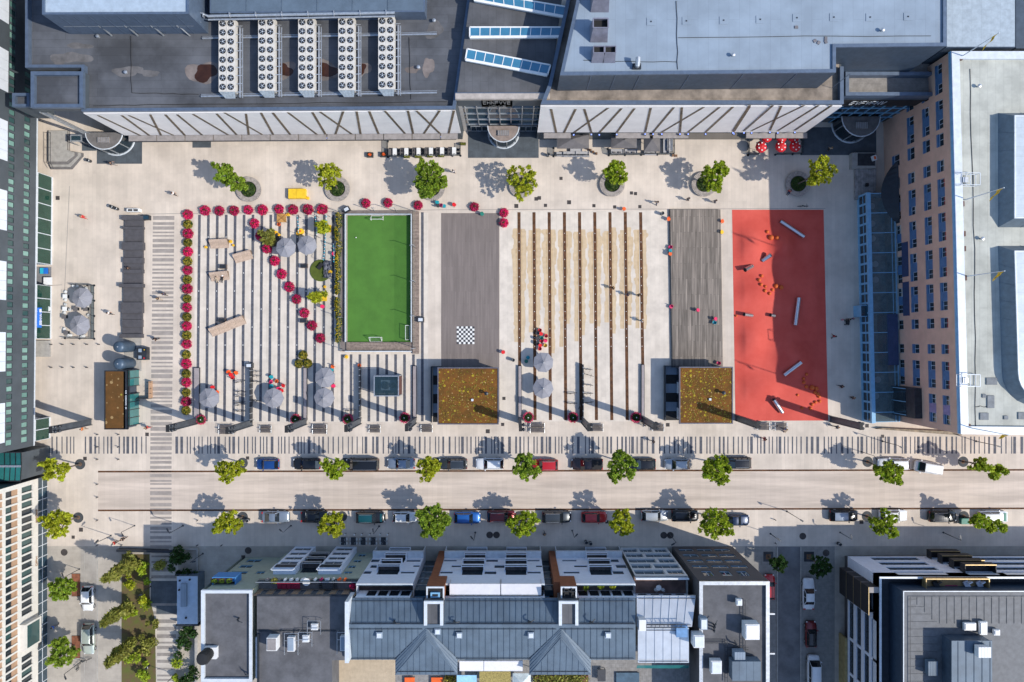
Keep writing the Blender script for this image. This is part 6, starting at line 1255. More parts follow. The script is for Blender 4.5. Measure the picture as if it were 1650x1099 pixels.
# yellow flower hedge along the pitch
for i, (v0, v1, u) in enumerate(((344,366,546),(367,387,543.5),(389,412,546),(413,428,544),(430,452,546),(452,474,544.5),(480,502,543.5),(503,526,546),(527,551,546))):
    t = thing('flower_trough', f'yellow flower trough along the football pitch fence, {nth(i)} from the north end', 'flower trough', W(u,(v0+v1)/2), 'yellow flower troughs beside the pitch'); mb = MB(POT); mb.pbox(u-4,v0,u+3.5,v1,0,.55); mb.build('trough', t)
    bl = [(W(u+random.uniform(-2.5,2), v, .75), (.42,.42,.28), 50) for v in np.arange(v0+2, v1-1, 2.2)]; leaf_cloud('leaves', LEAF[3], t, bl, .2); leaf_cloud('blossoms', YEL, t, [(c+Vector((0,0,.12)), (.4,.4,.24), 24) for c, r_, n_ in bl], .13, up=.6)
# planted boxes with tall grasses
for i, (u, v, w_, h_, lf, t) in enumerate(((524,368,17,11,LEAF[0],'tall pale bamboo grass in a box north of the round lawn'),(517,478,17,14,LEAF[0],'tall bamboo grass in a box south of the round lawn'),(437,386,20,22,LEAF[4],'dark bushy grasses between magenta pot and grey umbrella'))):
    t_ = thing('grass_planter', t, 'planter', W(u, v)); mb = MB(PLY['yellow'] if i < 2 else POT); mb.pbox(u-w_/2, v-h_/2, u+w_/2, v+h_/2, 0, .6); mb.build('box', t_); bl = []
    mb = MB(BARK)
    for k in range(16):
        p = W(u+random.uniform(-.4,.4)*w_, v+random.uniform(-.4,.4)*h_, .6); d = Vector((random.uniform(-.9,.5), random.uniform(-.6,.6), random.uniform(1.3,2.6))); mb.tube([p, p+d], [.02,.006], 4); bl += [(p+d*f, (.3,.3,.3), 26) for f in (.4,.7,1.)]
    mb.build('stems', t_); leaf_cloud('foliage', lf, t_, bl, .3, up=.3, aspect=2.6)
# ------------------------------------------------------------------ vehicles
def car(label, u, v, L, Wd, H, kind, paint, ang, roof=None, group='cars parked along the street', front2=None, name='parked_car', cat='car', beta=0):
    """the car points along +x before it is turned"""
    t = thing(name, label, cat, W(u, v, .7)*1.0, group); t.location.z = 0; ORG[t.name] = (0,0,0); P = CARC[paint]; hl = L/2; hw = Wd/2
    van = kind in ('van',); belt = {'van': 1.05, 'suv': 1.02}.get(kind, .9); nose = {'van': .82, 'suv': .72}.get(kind, .66)
    # stations: x fraction, half width, top z
    ST_ = [(-1, .78, belt-.22), (-.97, .9, belt-.08), (-.86, .97, belt), (-.5, 1., belt), (0, 1., belt), (.38, 1., belt-.02), (.62, .98, belt-.1), (.84, .93, nose+.06), (.95, .84, nose-.06), (1., .68, nose-.22)]
    if kind == 'sedan': ST_[1] = (-.97, .88, belt-.12); ST_[2] = (-.84, .95, belt-.04)
    mb = MB(P); rings = []
    for f, w_, z in ST_:
        x = f*hl; w_ *= hw; rings.append([(x,-w_*.93,.24),(x,-w_,.42),(x,-w_,z-.16),(x,-w_*.93,z-.04),(x,-w_*.55,z+.012),(x,0,z+.025),(x,w_*.55,z+.012),(x,w_*.93,z-.04),(x,w_,z-.16),(x,w_,.42),(x,w_*.93,.24)])
    b = len(mb.v)
    for r_ in rings: mb.v += r_
    n = 11
    for i in range(len(rings)-1):
        for k in range(n):
            q = (k+1) % n; mb.f.append((b+i*n+k, b+i*n+q, b+(i+1)*n+q, b+(i+1)*n+k)); mb.m.append(0)
    mb.f.append(tuple(b+k for k in range(n-1,-1,-1))); mb.m.append(0); e = b+(len(rings)-1)*n; mb.f.append(tuple(e+k for k in range(n))); mb.m.append(0)
    mb.build('body', t, smooth=True)
    # cabin
    cab = {'sedan': (.36,.12,-.4,-.66), 'hatch': (.42,.16,-.72,-.95), 'suv': (.44,.2,-.78,-.97), 'estate': (.4,.15,-.76,-.97), 'van': (.74,.5,-.93,-.985), 'coupe': (.3,.05,-.38,-.78), 'pickup': (.42,.18,-.2,-.26)}[kind]
    wb, wt = hw*.9, hw*.72 if kind not in ('van','suv') else hw*.8; zb = belt-.0; zt = H
    x0, x1, x2, x3 = (c*hl for c in cab)            # windscreen base, roof front, roof rear, rear glass base
    m = MB(CARC[roof] if roof else P); rows = []
    for f in range(7):
        s = f/6; x = x1+(x2-x1)*s; cz = .045*math.sin(math.pi*s)
        rows.append([(x,-wt,zt-.07),(x,-wt*.86,zt-.01+cz),(x,-wt*.4,zt+.02+cz),(x,0,zt+.03+cz),(x,wt*.4,zt+.02+cz),(x,wt*.86,zt-.01+cz),(x,wt,zt-.07)])
    b = len(m.v)
    for r_ in rows: m.v += r_
    for i in range(6):
        for k in range(6): m.f.append((b+i*7+k, b+i*7+k+1, b+(i+1)*7+k+1, b+(i+1)*7+k)); m.m.append(0)
    m.use(P)
    for s in (-1,1):
        m.beam((x0,s*wb*.97,zb-.02),(x1,s*wt*.98,zt-.05),.07,.05); m.beam((x3,s*wb*.95,zb-.02),(x2,s*wt*.98,zt-.05),.09,.06); xm = (x1+x2)/2; m.beam((xm,s*wb*.99,zb-.02),(xm,s*wt*.995,zt-.06),.06,.05)
    if kind in ('suv','estate','van'): 
        m.use(STEEL); [m.tube([(x1-.1,s*wt*.88,zt+.05),(x2+.1,s*wt*.88,zt+.05)],.025,5) for s in (-1,1)]
    m.build('roof', t, smooth=False)
    def pane(nm, q): g = MB(CGLASS); g.face(q); return g.build(nm, t)
    pane('windscreen', [(x0,-wb*.93,zb),(x0,wb*.93,zb),(x1,wt*.95,zt-.03),(x1,-wt*.95,zt-.03)]); pane('rear_window', [(x3,wb*.92,zb),(x3,-wb*.92,zb),(x2,-wt*.95,zt-.03),(x2,wt*.95,zt-.03)])
    for s in (-1,1): pane('side_window', [(x0,s*wb*.965,zb-.03),(x1,s*wt*.985,zt-.06),(x2,s*wt*.985,zt-.06),(x3,s*wb*.95,zb-.03)][::-s])
    if kind == 'pickup': m = MB(BLACK); m.box(-hl*.93,-hw*.78,belt-.01,-hl*.3,hw*.78,belt+.045); m.build('load_bed', t)
    if kind == 'van' and roof == 'dark_slide': pass
    for fx in (.62,-.6):
        for s in (-1,1):
            m = MB(BLACK); c = Vector((fx*hl, s*(hw-.1), .32)); m.tube([c-Vector((0,.11,0)), c+Vector((0,.11,0))], .32, 14); wv = m.build('wheel', t); m = MB(STEEL); m.tube([c+Vector((0,s*.105,0)), c+Vector((0,s*.125,0))], .2, 10); m.build('rim', wv)
    for s in (-1,1):
        m = MB(HEADL); m.obox((hl*.93, s*hw*.7), .2, .2, nose-.2, nose-.045, -s*.5); m.build('headlight', t)
        m = MB(TAIL); m.obox((-hl*.955, s*hw*.72), .16, .3, belt-.28, belt-.05, s*.15); m.build('tail_light', t)
        m = MB(P); m.obox((x0-.18*hl*.5, s*(hw+.07)), .16, .2, belt-.02, belt+.14); m.build('wing_mirror', t)
    if front2:
        m = MB(PLY['green'] if front2 == 'green' else CARC[front2]); m.box(hl*.66,-hw*.7,belt-.09,hl*.82,hw*.7,belt-.03); m.build('bonnet_stripe', t)
    t.rotation_euler = (0,0,ang); return t
WST, EST = math.pi, 0.
CN = [('small blue hatchback, first parked car on the north side',431,748,3.75,1.75,1.5,'hatch','blue',None),('black hatchback behind the blue one',494,747.5,4.4,1.85,1.48,'hatch','black',None),('long black van with brown trim on the north side',584,748,5.3,2.0,1.98,'van','black',None),('silver-blue saloon on the north side',646,747,4.5,1.8,1.45,'sedan','steel',None),('dark grey estate east of the yellowish street tree',730,747.5,4.55,1.85,1.5,'estate','grey',None),('white hatchback with tree shadow on its roof',789,747.5,4.5,1.85,1.52,'estate','white',None),('bright red boxy van half under a street tree',878,749,4.2,1.8,1.75,'suv','red',None),('dark brown pickup on the north side',946,748,5.1,1.9,1.7,'pickup','brown',None),('black car half under the dense street tree',1035,748,4.3,1.85,1.48,'hatch','black',None),('silver white compact car by the longest gap',1091,748,4.0,1.75,1.5,'hatch','silver',None),('black estate at the end of the north row',1186,746,4.9,1.9,1.55,'estate','black',None),('white estate under the tree at the east end',1440,748,5.0,1.9,1.6,'estate','white',None)]
for l, u, v, L, w_, h, k, p, r in CN: car(l, u, v, L, w_, h, k, p, WST, r)
car('white boxy delivery van with a green cab, parked askew', 1494, 753, 3.9, 1.85, 2.0, 'van', 'white', math.pi-.16, front2='green', name='delivery_van', cat='van')
CS = [('grey-blue coupe on the shaded side',444,833,4.4,1.85,1.35,'coupe','steel',None),('black saloon partly under the cafe street tree',507,833,4.4,1.85,1.45,'sedan','black',None),('black car with teal bonnet on the shaded side',597,834,4.65,1.85,1.45,'estate','black','teal'),('white compact with silver roof by the biggest tree',652,833.5,3.8,1.7,1.45,'hatch','white',None),('bright blue coupe beside the biggest tree',753,834.5,4.25,1.85,1.4,'hatch','brightblue',None),('maroon estate with black roof on the shaded side',808,832,4.6,1.85,1.55,'suv','maroon',None),('black people carrier with roof rails on the shaded side',897,833,4.7,1.85,1.6,'suv','grey',None),('bright red hatchback on the shaded side',957.5,833.5,4.1,1.75,1.48,'hatch','red',None),('silver hatchback near the wedge of sunlight',1055,831,4.3,1.8,1.48,'hatch','silver',None),('black car with a blue spot on its roof',1104,831,4.4,1.85,1.5,'suv','black',None),('navy roadster at the end of the middle row',1187,838,4.2,1.8,1.3,'coupe','navy',None),('black car with silver roof, first of the east group',1360,831,4.6,1.85,1.5,'estate','black','steel'),('white estate with a loose tree over its rear',1440,831,4.5,1.85,1.5,'estate','white',None),('black hatchback with sun glint in the east group',1519,832,4.5,1.85,1.5,'suv','black',None),('white car with green bonnet at the east end',1601,833,4.8,1.9,1.6,'estate','white',None)]
for l, u, v, L, w_, h, k, p, r in CS: car(l, u, v, L, w_, h, k, p, EST, r, front2='teal' if 'teal' in l else ('green' if 'green bonnet' in l else None))
car('white saloon parked in the shaded side street', 1303, 957, 5.0, 1.9, 1.5, 'sedan', 'white', R(90), group='cars in the side street')
car('dark red car with black roof in the side street', 1307, 1022, 4.1, 1.8, 1.45, 'hatch', 'maroon', R(90), 'black', group='cars in the side street')
car('white van in the side street at the photo edge', 1311, 1083, 5.4, 2.0, 1.95, 'van', 'white', R(90), group='cars in the side street')
car('red car half hidden by the charcoal house', 1240, 946, 4.0, 1.75, 1.45, 'hatch', 'red', R(90), group='cars in the side street')
car('white car on the lane beside the little park', 141, 965, 4.0, 1.8, 1.55, 'hatch', 'white', R(-90), group='cars beside the little park')
car('pale green-grey car on the lane beside the little park', 142.5, 1030, 5.0, 1.85, 1.6, 'estate', 'pale', R(-90), group='cars beside the little park')
# bicycles
bk = thing('bicycle', 'x', 'bicycle', (0,0,0), 'bicycles at the racks')
for x in (-.52,.52):
    m = MB(BLACK); n = 18
    m.tube([(x+.33*math.cos(2*math.pi*k/n), 0, .34+.33*math.sin(2*math.pi*k/n)) for k in range(n+1)], .03, 5, cap=False); wv = m.build('wheel', bk); m = MB(STEEL)
    for k in range(6): a = math.pi*k/6; m.tube([(x-.3*math.cos(a),0,.34-.3*math.sin(a)),(x+.3*math.cos(a),0,.34+.3*math.sin(a))], .004, 3)
    m.build('spokes', wv)
m = MB(STEELD)
for a, b in (((-.52,.34),(-.1,.3)),((-.52,.34),(-.22,.82)),((-.22,.86),(-.1,.3)),((-.1,.3),(.36,.74)),((-.2,.78),(.36,.8)),((.36,.86),(.52,.34))): m.tube([(a[0],0,a[1]),(b[0],0,b[1])], .025, 5)
m.build('bike_frame', bk); m = MB(BLACK); m.tube([(.28,-.3,.98),(.4,-.12,1.0),(.38,0,.98),(.4,.12,1.0),(.28,.3,.98)], .022, 5); m.tube([(.36,0,.84),(.38,0,.98)], .02, 5); m.build('handlebar', bk); m = MB(BLACK); m.prism([(-.36,-.08),(-.36,.08),(-.05,.02),(-.05,-.02)], .88, .95, True); m.build('saddle', bk)
BI = [(u, v, R(90+random.uniform(-8,8)) if False else R(random.uniform(-14,14))) for u, v in ((388,615),(389,631),(389,637.5),(388,648),(389,652),(388.5,662),(412,599),(413,606),(413,614.5),(412,645))]
for i, (u, v, a) in enumerate(BI): dup(bk, W(u, v), a, f'dark bicycle at the crowded fence between two grey umbrellas, {nth(i)} counted', 1.)
for i, (u, v, a) in enumerate(((946,595),(948,604),(947,619),(947,634),(947,648),(921,633.5),(921,649.5),(933,651))) if False else enumerate([(946,595,-.1),(948,604,-.3),(947,620,-.1),(947,634,.05),(948,648,.1),(921,633.5,.1),(921,649.5,0),(935,651,1.2)]): dup(bk, W(u, v), a, f'dark bicycle at the fence between the rust channels, {nth(i)} of that rack')
for u, v, a, t in ((565,661,.1,'alone beside the tall fence by the flower bowl'),(1341,686,-.25,'under the big mast near the salmon block'),(1292.5,333,0,'at the shaded edge of the red playground'),(141,1062,.3,'lying by the pale green car'),(129,1072,1.2,'near the photo edge by the cream office')): dup(bk, W(u, v), a, 'dark bicycle '+t)
# ------------------------------------------------------------------ square: fences, walls, masts, benches
for i, (u0, u1, v0, v1, lb) in enumerate(((312.6,320.4,593,679,'beside the yellow and magenta pot column'),(489,493.8,593,677,'between two pairs of grey umbrellas'),(665.5,670.2,590,677,'beside the middle kiosk'),(835.5,840,590,674,'beside the two eastern umbrellas'),(1034,1038.2,588,673,'beside the east kiosk'))):
    t = thing('seat_wall', 'long grey topped low seat wall '+lb, 'seat wall', W((u0+u1)/2, (v0+v1)/2)); mb = MB(STEELD); mb.pbox(u0-.6, v0-.6, u1+.6, v1+.6, 0, .42); mb.build('base', t); mb = MB(M('pinkish_grey_slab', (.33,.29,.29), .8, var=.06, seam=(3,3,0,.8,.06))); mb.pbox(u0, v0, u1, v1, .42, .5); mb.build('seat', t)
for i, (u, v0, v1, lb) in enumerate(((406.5,592,680,'carrying bicycles west of the umbrellas'),(581.3,590,676,'beside the glass lift box'),(939,587,676,'carrying bicycles between the rust channels'))):
    t = thing('tall_fence', 'tall dark steel fence '+lb, 'fence', W(u, (v0+v1)/2)); mb = MB(STEELD); a = W(u, v0); b = W(u, v1); mb.box(a.x-.06, b.y, .1, a.x+.06, a.y, 1.15); mb.build('panel', t)
    for k in range(9): m = MB(STEEL); y = a.y+(b.y-a.y)*(k+.5)/9; m.box(a.x-.09, y-.05, 0, a.x+.09, y+.05, 1.22); m.build('post', t)
mt = thing('light_mast', 'x', 'light mast', (0,0,0), 'broad dark steel light masts along the square'); ZM = 10.6
mb = MB(M('mast_steel', (.085,.1,.12), .5, .4, var=.15)); mb.box(-.5,-.06,0,.5,.06,ZM); mb.box(-.5,-.22,0,-.42,.22,ZM); mb.box(.42,-.22,0,.5,.22,ZM); mb.build('column', mt)
mb = MB(BLACK); mb.box(-.52,-.24,ZM,.52,.24,ZM+.06); mb.build('mast_cap', mt)
for k, z in enumerate((ZM-.5, ZM-1.5)):
    for dx in (-.35,.35): m = MB(STEELD, HEADL); m.lathe([(.2,z-.2),(.22,z+.15),(.1,z+.25)], 10, (dx,-.45)); m.use(HEADL).lathe([(.01,z-.205),(.19,z-.205)], 10, (dx,-.45), cap=False); m.box(dx-.05,-.3,z-.05,dx+.05,-.06,z+.05); m.build('floodlight', mt)
MS = [(147,680,'before the dark glass office'),(319,678,'at the magenta pot column'),(406.5,681,'at the bicycle fence west of the umbrellas'),(493.5,679,'at the seat wall between the umbrellas'),(581,678,'at the fence by the glass lift box'),(670,677,'west of the middle kiosk'),(837.5,677,'east of the middle kiosk'),(938,677,'at the bicycle fence between the rust channels'),(1035,675,'west of the east kiosk'),(1186,673,'east of the east kiosk'),(1338,675,'below the red playground')]
for u, v, t in MS:
    dup(mt, W(u, v), R(90), 'broad dark steel light mast '+t)
bn = thing('double_bench', 'x', 'bench', (0,0,0), 'double slatted benches along the barcode pavement'); SL = M('bench_slats', (.1,.088,.088), .8, var=.15)
for s in (-1,1):
    mb = MB(SL); [mb.box(-.95,s*.12+k*.13*s,.42,.95,s*.12+k*.13*s+.11*s,.46) for k in range(4)]; mb.build('seat', bn)
mb = MB(SL); [mb.box(-.95,-.05,.55+.1*k,.95,.05,.62+.1*k) for k in range(4)]; mb.build('backrest', bn)
for x in (-1.0,1.0): mb = MB(STEEL); mb.tube([(x,-.68,0),(x,-.68,.62),(x,-.1,.62)], .03, 6); mb.tube([(x,.68,0),(x,.68,.62),(x,.1,.62)], .03, 6); mb.box(x-.03,-.68,.36,x+.03,.68,.41); mb.build('arm_frame', bn)
for i, (u, v, s) in enumerate(((366.6,691.5,1.15),(429.5,691,.9),(516.7,691,1.15),(604.7,690.8,.9),(688,690,.9),(865.5,689,1.15),(962,688.5,.9),(1059.7,688.5,.9),(1229,686.5,.95),(1257,687,.95))): dup(bn, W(u, v, 0), 0, f'double slatted bench along the barcode pavement, {nth(i)} from the crossing', s)
# lamps and signal poles
lp = thing('street_lamp', 'x', 'street lamp', (0,0,0), 'thin street lamps on the shaded pavement'); mb = MB(STEELD); mb.tube([(0,0,0),(0,0,6)], [.08,.05], 8); mb.build('pole', lp); mb = MB(STEELD); mb.lathe([(.16,0),(.2,.05),(.1,.12)], 12); mb.build('base', lp); mb = MB(STEELD, HEADL); mb.beam((0,0,5.95),(.0,.55,6.05),.1,.08); mb.obox((0,.75), .28, .7, 6.0, 6.1); mb.use(HEADL); mb.obox((0,.75), .2, .6, 5.99, 5.999); mb.build('lamp_head', lp)
for i, (u, v, t) in enumerate(((217,847,'west of the crossing, by the street'),(295,847,'east of the crossing'),(179,863,'behind the two walkers'),(469,847,'above the sage house'),(611,848,'by the cafe tables'),(766,858,'by the paired manholes'),(922,855,'in front of the widest white house'),(1079,861,'by the wedge of sunlight'),(1241.5,860,'at the mouth of the side street'),(1353.5,858,'before the white corner block'),(1520,858,'east along the white corner block'),(1268,824,'on the drain line'),(1388,728,'beside the east group of trees'),(1422,711,'on the barcode strip by the salmon block'),(1573,711,'at the far east end of the barcode strip'),(128,917,'by the cream office'),(132,1065,'at the photo edge by the cream office'),(283,1086,'on the striped park path'),(243,945,'on the dark park paving'),(327,892,'red topped, before the sage house'))): dup(lp, W(u, v), random.random()*6, 'thin dark street lamp '+t, (.8 if i % 3 else .7))
bn2 = thing('litter_bin', 'x', 'litter bin', (0,0,0), 'cylindrical litter bins'); mb = MB(STEELD); mb.lathe([(.24,0),(.26,.9),(.22,.95),(.2,.85),(.05,.8)], 14); mb.build('bin_body', bn2); mb = MB(STEEL); mb.lathe([(.27,.86),(.28,.93),(.25,.96)], 14, cap=False); mb.build('rim', bn2)
for u, v, t in ((146,260,'by the west entrance mat'),(883,251,'by the main entrance mat'),(1066,345,'north of the raised deck'),(827,580,'beside the eastern umbrellas'),(401,837,'behind the lime street tree'),(944,872,'first before the white houses'),(951,874,'second before the white houses'),(183,334,'left one of a pair near the green shopfront'.replace('left one','first')),(190,337,'second of a pair near the green shopfront'),(1374,250,'on the shaded corner box'),(1350,875,'before the white corner block'),(240,1072,'in the soil bed of the park')): dup(bn2, W(u, v, 0), 0, 'dark cylindrical litter bin '+t)
# ------------------------------------------------------------------ kiosks
def kiosk(label, u0, v0, u1, v1, h, mat, deckuv=None):
    t = thing('kiosk', label, 'kiosk', W((u0+u1)/2, (v0+v1)/2)); a = W(u0, v0, h); b = W(u1, v1, h); mb = MB(UPW); mb.box(a.x+.4, b.y+.4, 0, b.x-.3, a.y-.3, h-.45); mb.build('wall', t)
    mb = MB(GLD, WHITE); F = Face((a.x+.4, a.y-.3), (a.x+.4, b.y+.4))
    for k in range(4): mb.k = k % 2; F.box(mb, .2+k*F.len/4, (k+1)*F.len/4-.1, .003, .05, .3, h-.7)
    mb.build('glazing', t)
    mb = MB(M('roof_edge_metal', (.12,.12,.15), .5, .3)); mb.box(a.x, b.y, h-.44, b.x, a.y, h-.08); parapet(mb, [(a.x,a.y),(b.x,a.y),(b.x,b.y),(a.x,b.y)], .16, h-.08, h+.08); mb.build('roof_edge', t)
    mb = MB(mat); mb.box(a.x+.17, b.y+.17, h-.07, b.x-.17, a.y-.17, h); o = mb.build('green_roof', t)
    if mat == SEDUM:
        bl = [(Vector((random.uniform(a.x+.5,b.x-.5), random.uniform(b.y+.5,a.y-.5), h+.02)), (.2+.25*random.random()**2,)*2+(.07,), 9) for _ in range(150)]; leaf_cloud('sedum_tufts', CHRY, t, bl, .13, up=1.)
    mb = MB(STEELD, COPEW); x, y = a.x+(b.x-a.x)*.8, a.y+(b.y-a.y)*.45; mb.lathe([(.14,h),(.14,h+.7),(.3,h+.75),(.3,h+.95),(.05,h+1.05)], 12, (x, y)); mb.k = 1; mb.obox((a.x+(b.x-a.x)*.57, a.y+(b.y-a.y)*.57), .35, .35, h, h+.25); mb.build('vent_pipe', t)
    if deckuv:
        d0, d1, d2, d3 = deckuv; p = W(d0, d1); q = W(d2, d3); mb = MB(LMEMB, BLACK)
        for k in range(6): mb.k = k % 2; y0 = p.y+(q.y-p.y)*k/6; y1 = p.y+(q.y-p.y)*(k+1)/6; mb.box(p.x+.3, y1, .01, q.x, y0, .05+.02*(k % 2))
        mb.use(STEELD); mb.box(p.x, q.y, 0, p.x+.14, p.y, 1.0); mb.box(p.x+.14, p.y-.12, 0, q.x, p.y, 1.0); mb.build('terrace_rail', t)
    return t
kiosk('square kiosk with yellow dotted brown sedum roof beside the chessboard deck', 705,592,803.5,684,3.7,SEDUM,(695,590,712,680))
kiosk('smaller square kiosk with yellow dotted brown roof beside the red playground', 1094.5,591,1181,683,3.7,SEDUM,(1069.5,589,1096,677))
k3 = thing('entrance_pavilion', 'pavilion with brown sedum half and teal glass half beside the crossing', 'pavilion', W(198,645)); h = 3.5; a = W(168.5,597,h); b = W(228,692,h); m0 = W(200,597,h).x; m1 = W(206,597,h).x
mb = MB(UPW); mb.box(a.x+.15, b.y+.15, 0, m0, a.y-.15, h-.15); mb.box(m0, b.y+.15, 0, m0+.2, a.y-.15, h+.1); mb.build('wall', k3); mb = MB(STEELD); parapet(mb, [(a.x,b.y),(m1,b.y),(m1,a.y),(a.x,a.y)], .14, h-.3, h+.12); mb.box(m0, b.y, h-.15, m1, a.y, h+.1); mb.build('roof_edge', k3); mb = MB(SEDUM2); mb.box(a.x+.15, b.y+.15, h-.14, m0-.01, a.y-.15, h); mb.build('green_roof', k3)
mb = MB(STEELD); x1 = m1+.06
for i in range(8): y = a.y+(b.y+.5-a.y)*i/7; mb.beam((x1, y, h-.1),(x1, y, 0),.1,.1)
mb.beam((x1, a.y, h-.3),(x1, b.y+.5, h-.3),.14,.14); mb.build('glass_frame', k3)
for i in range(7):
    if i == 2: continue
    y0 = a.y+(b.y+.5-a.y)*i/7-.06; y1 = a.y+(b.y+.5-a.y)*(i+1)/7+.06; g = MB(GLT); g.face([(x1-.02,y1,.1),(x1-.02,y0,.1),(x1-.02,y0,h-.15),(x1-.02,y1,h-.15)]); g.build('glass_pane', k3)
mb = MB(COPEW); Fk = Face((m0+.45, b.y+3.5), (m0+.45, a.y-2)); 
for i in range(15):
    if i in (2, 11): continue
    mb.box(m0+.25, b.y+3.2+i*.2, h+.101, m0+.45, b.y+3.31+i*.2, h+.14)
mb.build('sign_letters', k3); mb = MB(BROWNP); mb.box(W(246,614).x-.1, W(246,641).y, 0, W(246,614).x, W(246,614).y, 1.2); mb.use(STEELD); mb.box(x1+.02, W(0,642).y, 0, W(245,642).x, W(0,641).y, 1.2)
for v in (616,626,634): mb.tube([W(236,v,1.0), W(244,v,1.0)], .04, 5)
mb.build('entrance_screen', k3)
# silos and dark block bench
for i, (v, t) in enumerate(((558.5,'further from the pavilion'),(585,'nearer the pavilion'))):
    p = W(211,v); mb = MB(M('silo_blue_steel', (.06,.095,.14), .45, .2, var=.1)); t_ = thing('recycling_silo', 'dark blue round topped silo next to the block seating, '+t, 'silo', p, 'pair of dark blue silos'); mb.lathe([(.88,0),(.9,.1),(.9,3.6),(.82,3.85),(.5,4.02),(.0,4.08)], 28, (p.x,p.y), cap=False); mb.build('silo_body', t_, smooth=True); mb = MB(STEEL); mb.lathe([(.1,4.03),(.1,4.16),(.0,4.2)], 8, (p.x,p.y), cap=False); mb.build('top_cap', t_)
t_ = thing('power_cabinet', 'dark cabinet with coloured switches beside the silos', 'cabinet', W(227,570)); mb = MB(STEELD); mb.pbox(220,560,236,580,0,1.1); mb.build('casing', t_); mb = MB(LMEMB, PLY['yellow'], PLY['red']); mb.pbox(223,562,228,567.5,1.1,1.14); mb.pbox(223,573,228,578,1.1,1.14); mb.k = 1; mb.pbox(231.5,563,233,564.5,1.1,1.15); mb.k = 2; mb.pbox(231,576,233,578,1.1,1.15); mb.build('switches', t_)
blk = thing('block_seating', 'long dark concrete block seating with uneven steps beside the crossing', 'seating', W(214,450)); y = 347.5
for v0, v1, u0, hh in ((347.5,354.5,196,.9),(354.5,365,201,.45),(365,369,196.5,.7),(369,390,201,.5),(390,402.5,196.5,.9),(402.5,415,201,.45),(415,424,198.5,.7),(424,434,200,.5),(434,440,198.5,.75),(440,457,200,.45),(457,463,193,1.0),(463,487,200,.5),(487,504.5,196,.8),(504.5,515,198,.5),(515,527,198.5,.65),(527,538,199,.5),(538,544.5,195,.8)):
    mb = MB(BENCHD); u0 -= 0; tl = -2.5*(v0-347)/200; mb.pbox(u0+tl, v0+.1, 230.5+tl, v1-.1, 0, hh); mb.build('seat_block', blk)
mb = MB(CONC); mb.pbox(200,540,228,598,0,.06); mb.build('base_slab', blk)
t_ = thing('display_board', 'white framed black display board north of the block seating', 'board', W(214,338.5)); mb = MB(WHITE); mb.pbox(204,336,224,341,0,.9); mb.build('board_frame', t_); mb = MB(BLACK); mb.pbox(206,337,213,340,.9,.94); mb.pbox(215,337,222,340,.9,.94); mb.build('screen', t_)
pod = thing('planter_pod', 'dark glossy pod box at the north end of the block seating', 'pod', W(233,350)); mb = MB(STEELD); mb.pbox(226,346.5,240,354,0,.8); mb.build('casing', pod); mb = MB(GLB); mb.pbox(229,347.5,239,353,.8,.86); mb.build('lid', pod)
# ------------------------------------------------------------------ football pitch
pt = thing('football_pitch', 'small green artificial turf football pitch framed in grey boards', 'pitch', W(611,450)); mb = MB(TURF); a = W(560,347.5); b = W(662,551); mb.box(a.x,b.y,.01,b.x,a.y,.06); mb.build('turf', pt)
mb = MB(WOODB); a = W(548,340); b = W(676,571); c0 = W(559,347); c1 = W(663,551)
mb.box(c0.x,W(0,566).y,.01,c1.x,c1.y-.05,.4); mb.box(c1.x+.25,W(0,570).y,.01,W(675.5,0).x,W(0,341).y,.35); mb.use(WOODG2); mb.box(a.x,W(0,566).y,.01,W(556.5,0).x,a.y,.35); mb.box(W(557,0).x,W(0,346.4).y,.01,c1.x+.2,a.y,.35); mb.build('board_surround', pt)
ZW = .8; mb = MB(M('board_wall', (.33,.31,.3), .8, var=.12), COPEW)
for (x0,y0,x1,y1) in ((c0.x-.14,c1.y,c0.x-.02,c0.y+.1),(c1.x+.02,c1.y,c1.x+.14,c0.y+.1),(c0.x-.02,c0.y,c1.x+.02,c0.y+.1),(c0.x-.14,c1.y-1.55,c1.x+.14,c1.y-1.45)): mb.k = 0; mb.box(x0,y0,.05,x1,y1,ZW); mb.k = 1; mb.box(x0-.02,y0-.02,ZW,x1+.02,y1+.02,ZW+.06)
mb.build('board_wall', pt)
mb = MB(STEELD)
for k in range(15): y = c0.y+(c1.y-c0.y)*k/14; mb.box(c0.x-.3,y-.03,.35,c0.x-.15,y+.03,ZW-.1)
mb.build('wall_brackets', pt)
for (u, v) in ((552,343),(552.5,400),(553,456),(553,512),(554,563),(670,341),(670,399),(670.5,455),(670.5,510),(671,561),(605,341),(640,341)):
    mb = MB(STEEL); p = W(u, v); mb.tube([(p.x,p.y,0),(p.x,p.y,3.6)], .055, 6); s = 1 if u < 610 else -1; mb.tube([(p.x,p.y,3.6),(p.x+s*.5,p.y-.1,3.7)], .045, 6); mb.build('net_post', pt)
net = glassmat('ball_net', (.35,.38,.36), .9, .8, .1)
mb = MB(net); x = W(670,0).x; mb.face([(x,W(0,341).y,1.2),(x,W(0,561).y,1.2),(x,W(0,561).y,3.55),(x,W(0,341).y,3.55)]); x = W(552.5,0).x; mb.face([(x,W(0,341).y,1.2),(x,W(0,561).y,1.2),(x,W(0,561).y,3.55),(x,W(0,341).y,3.55)]); mb.build('ball_net', pt)
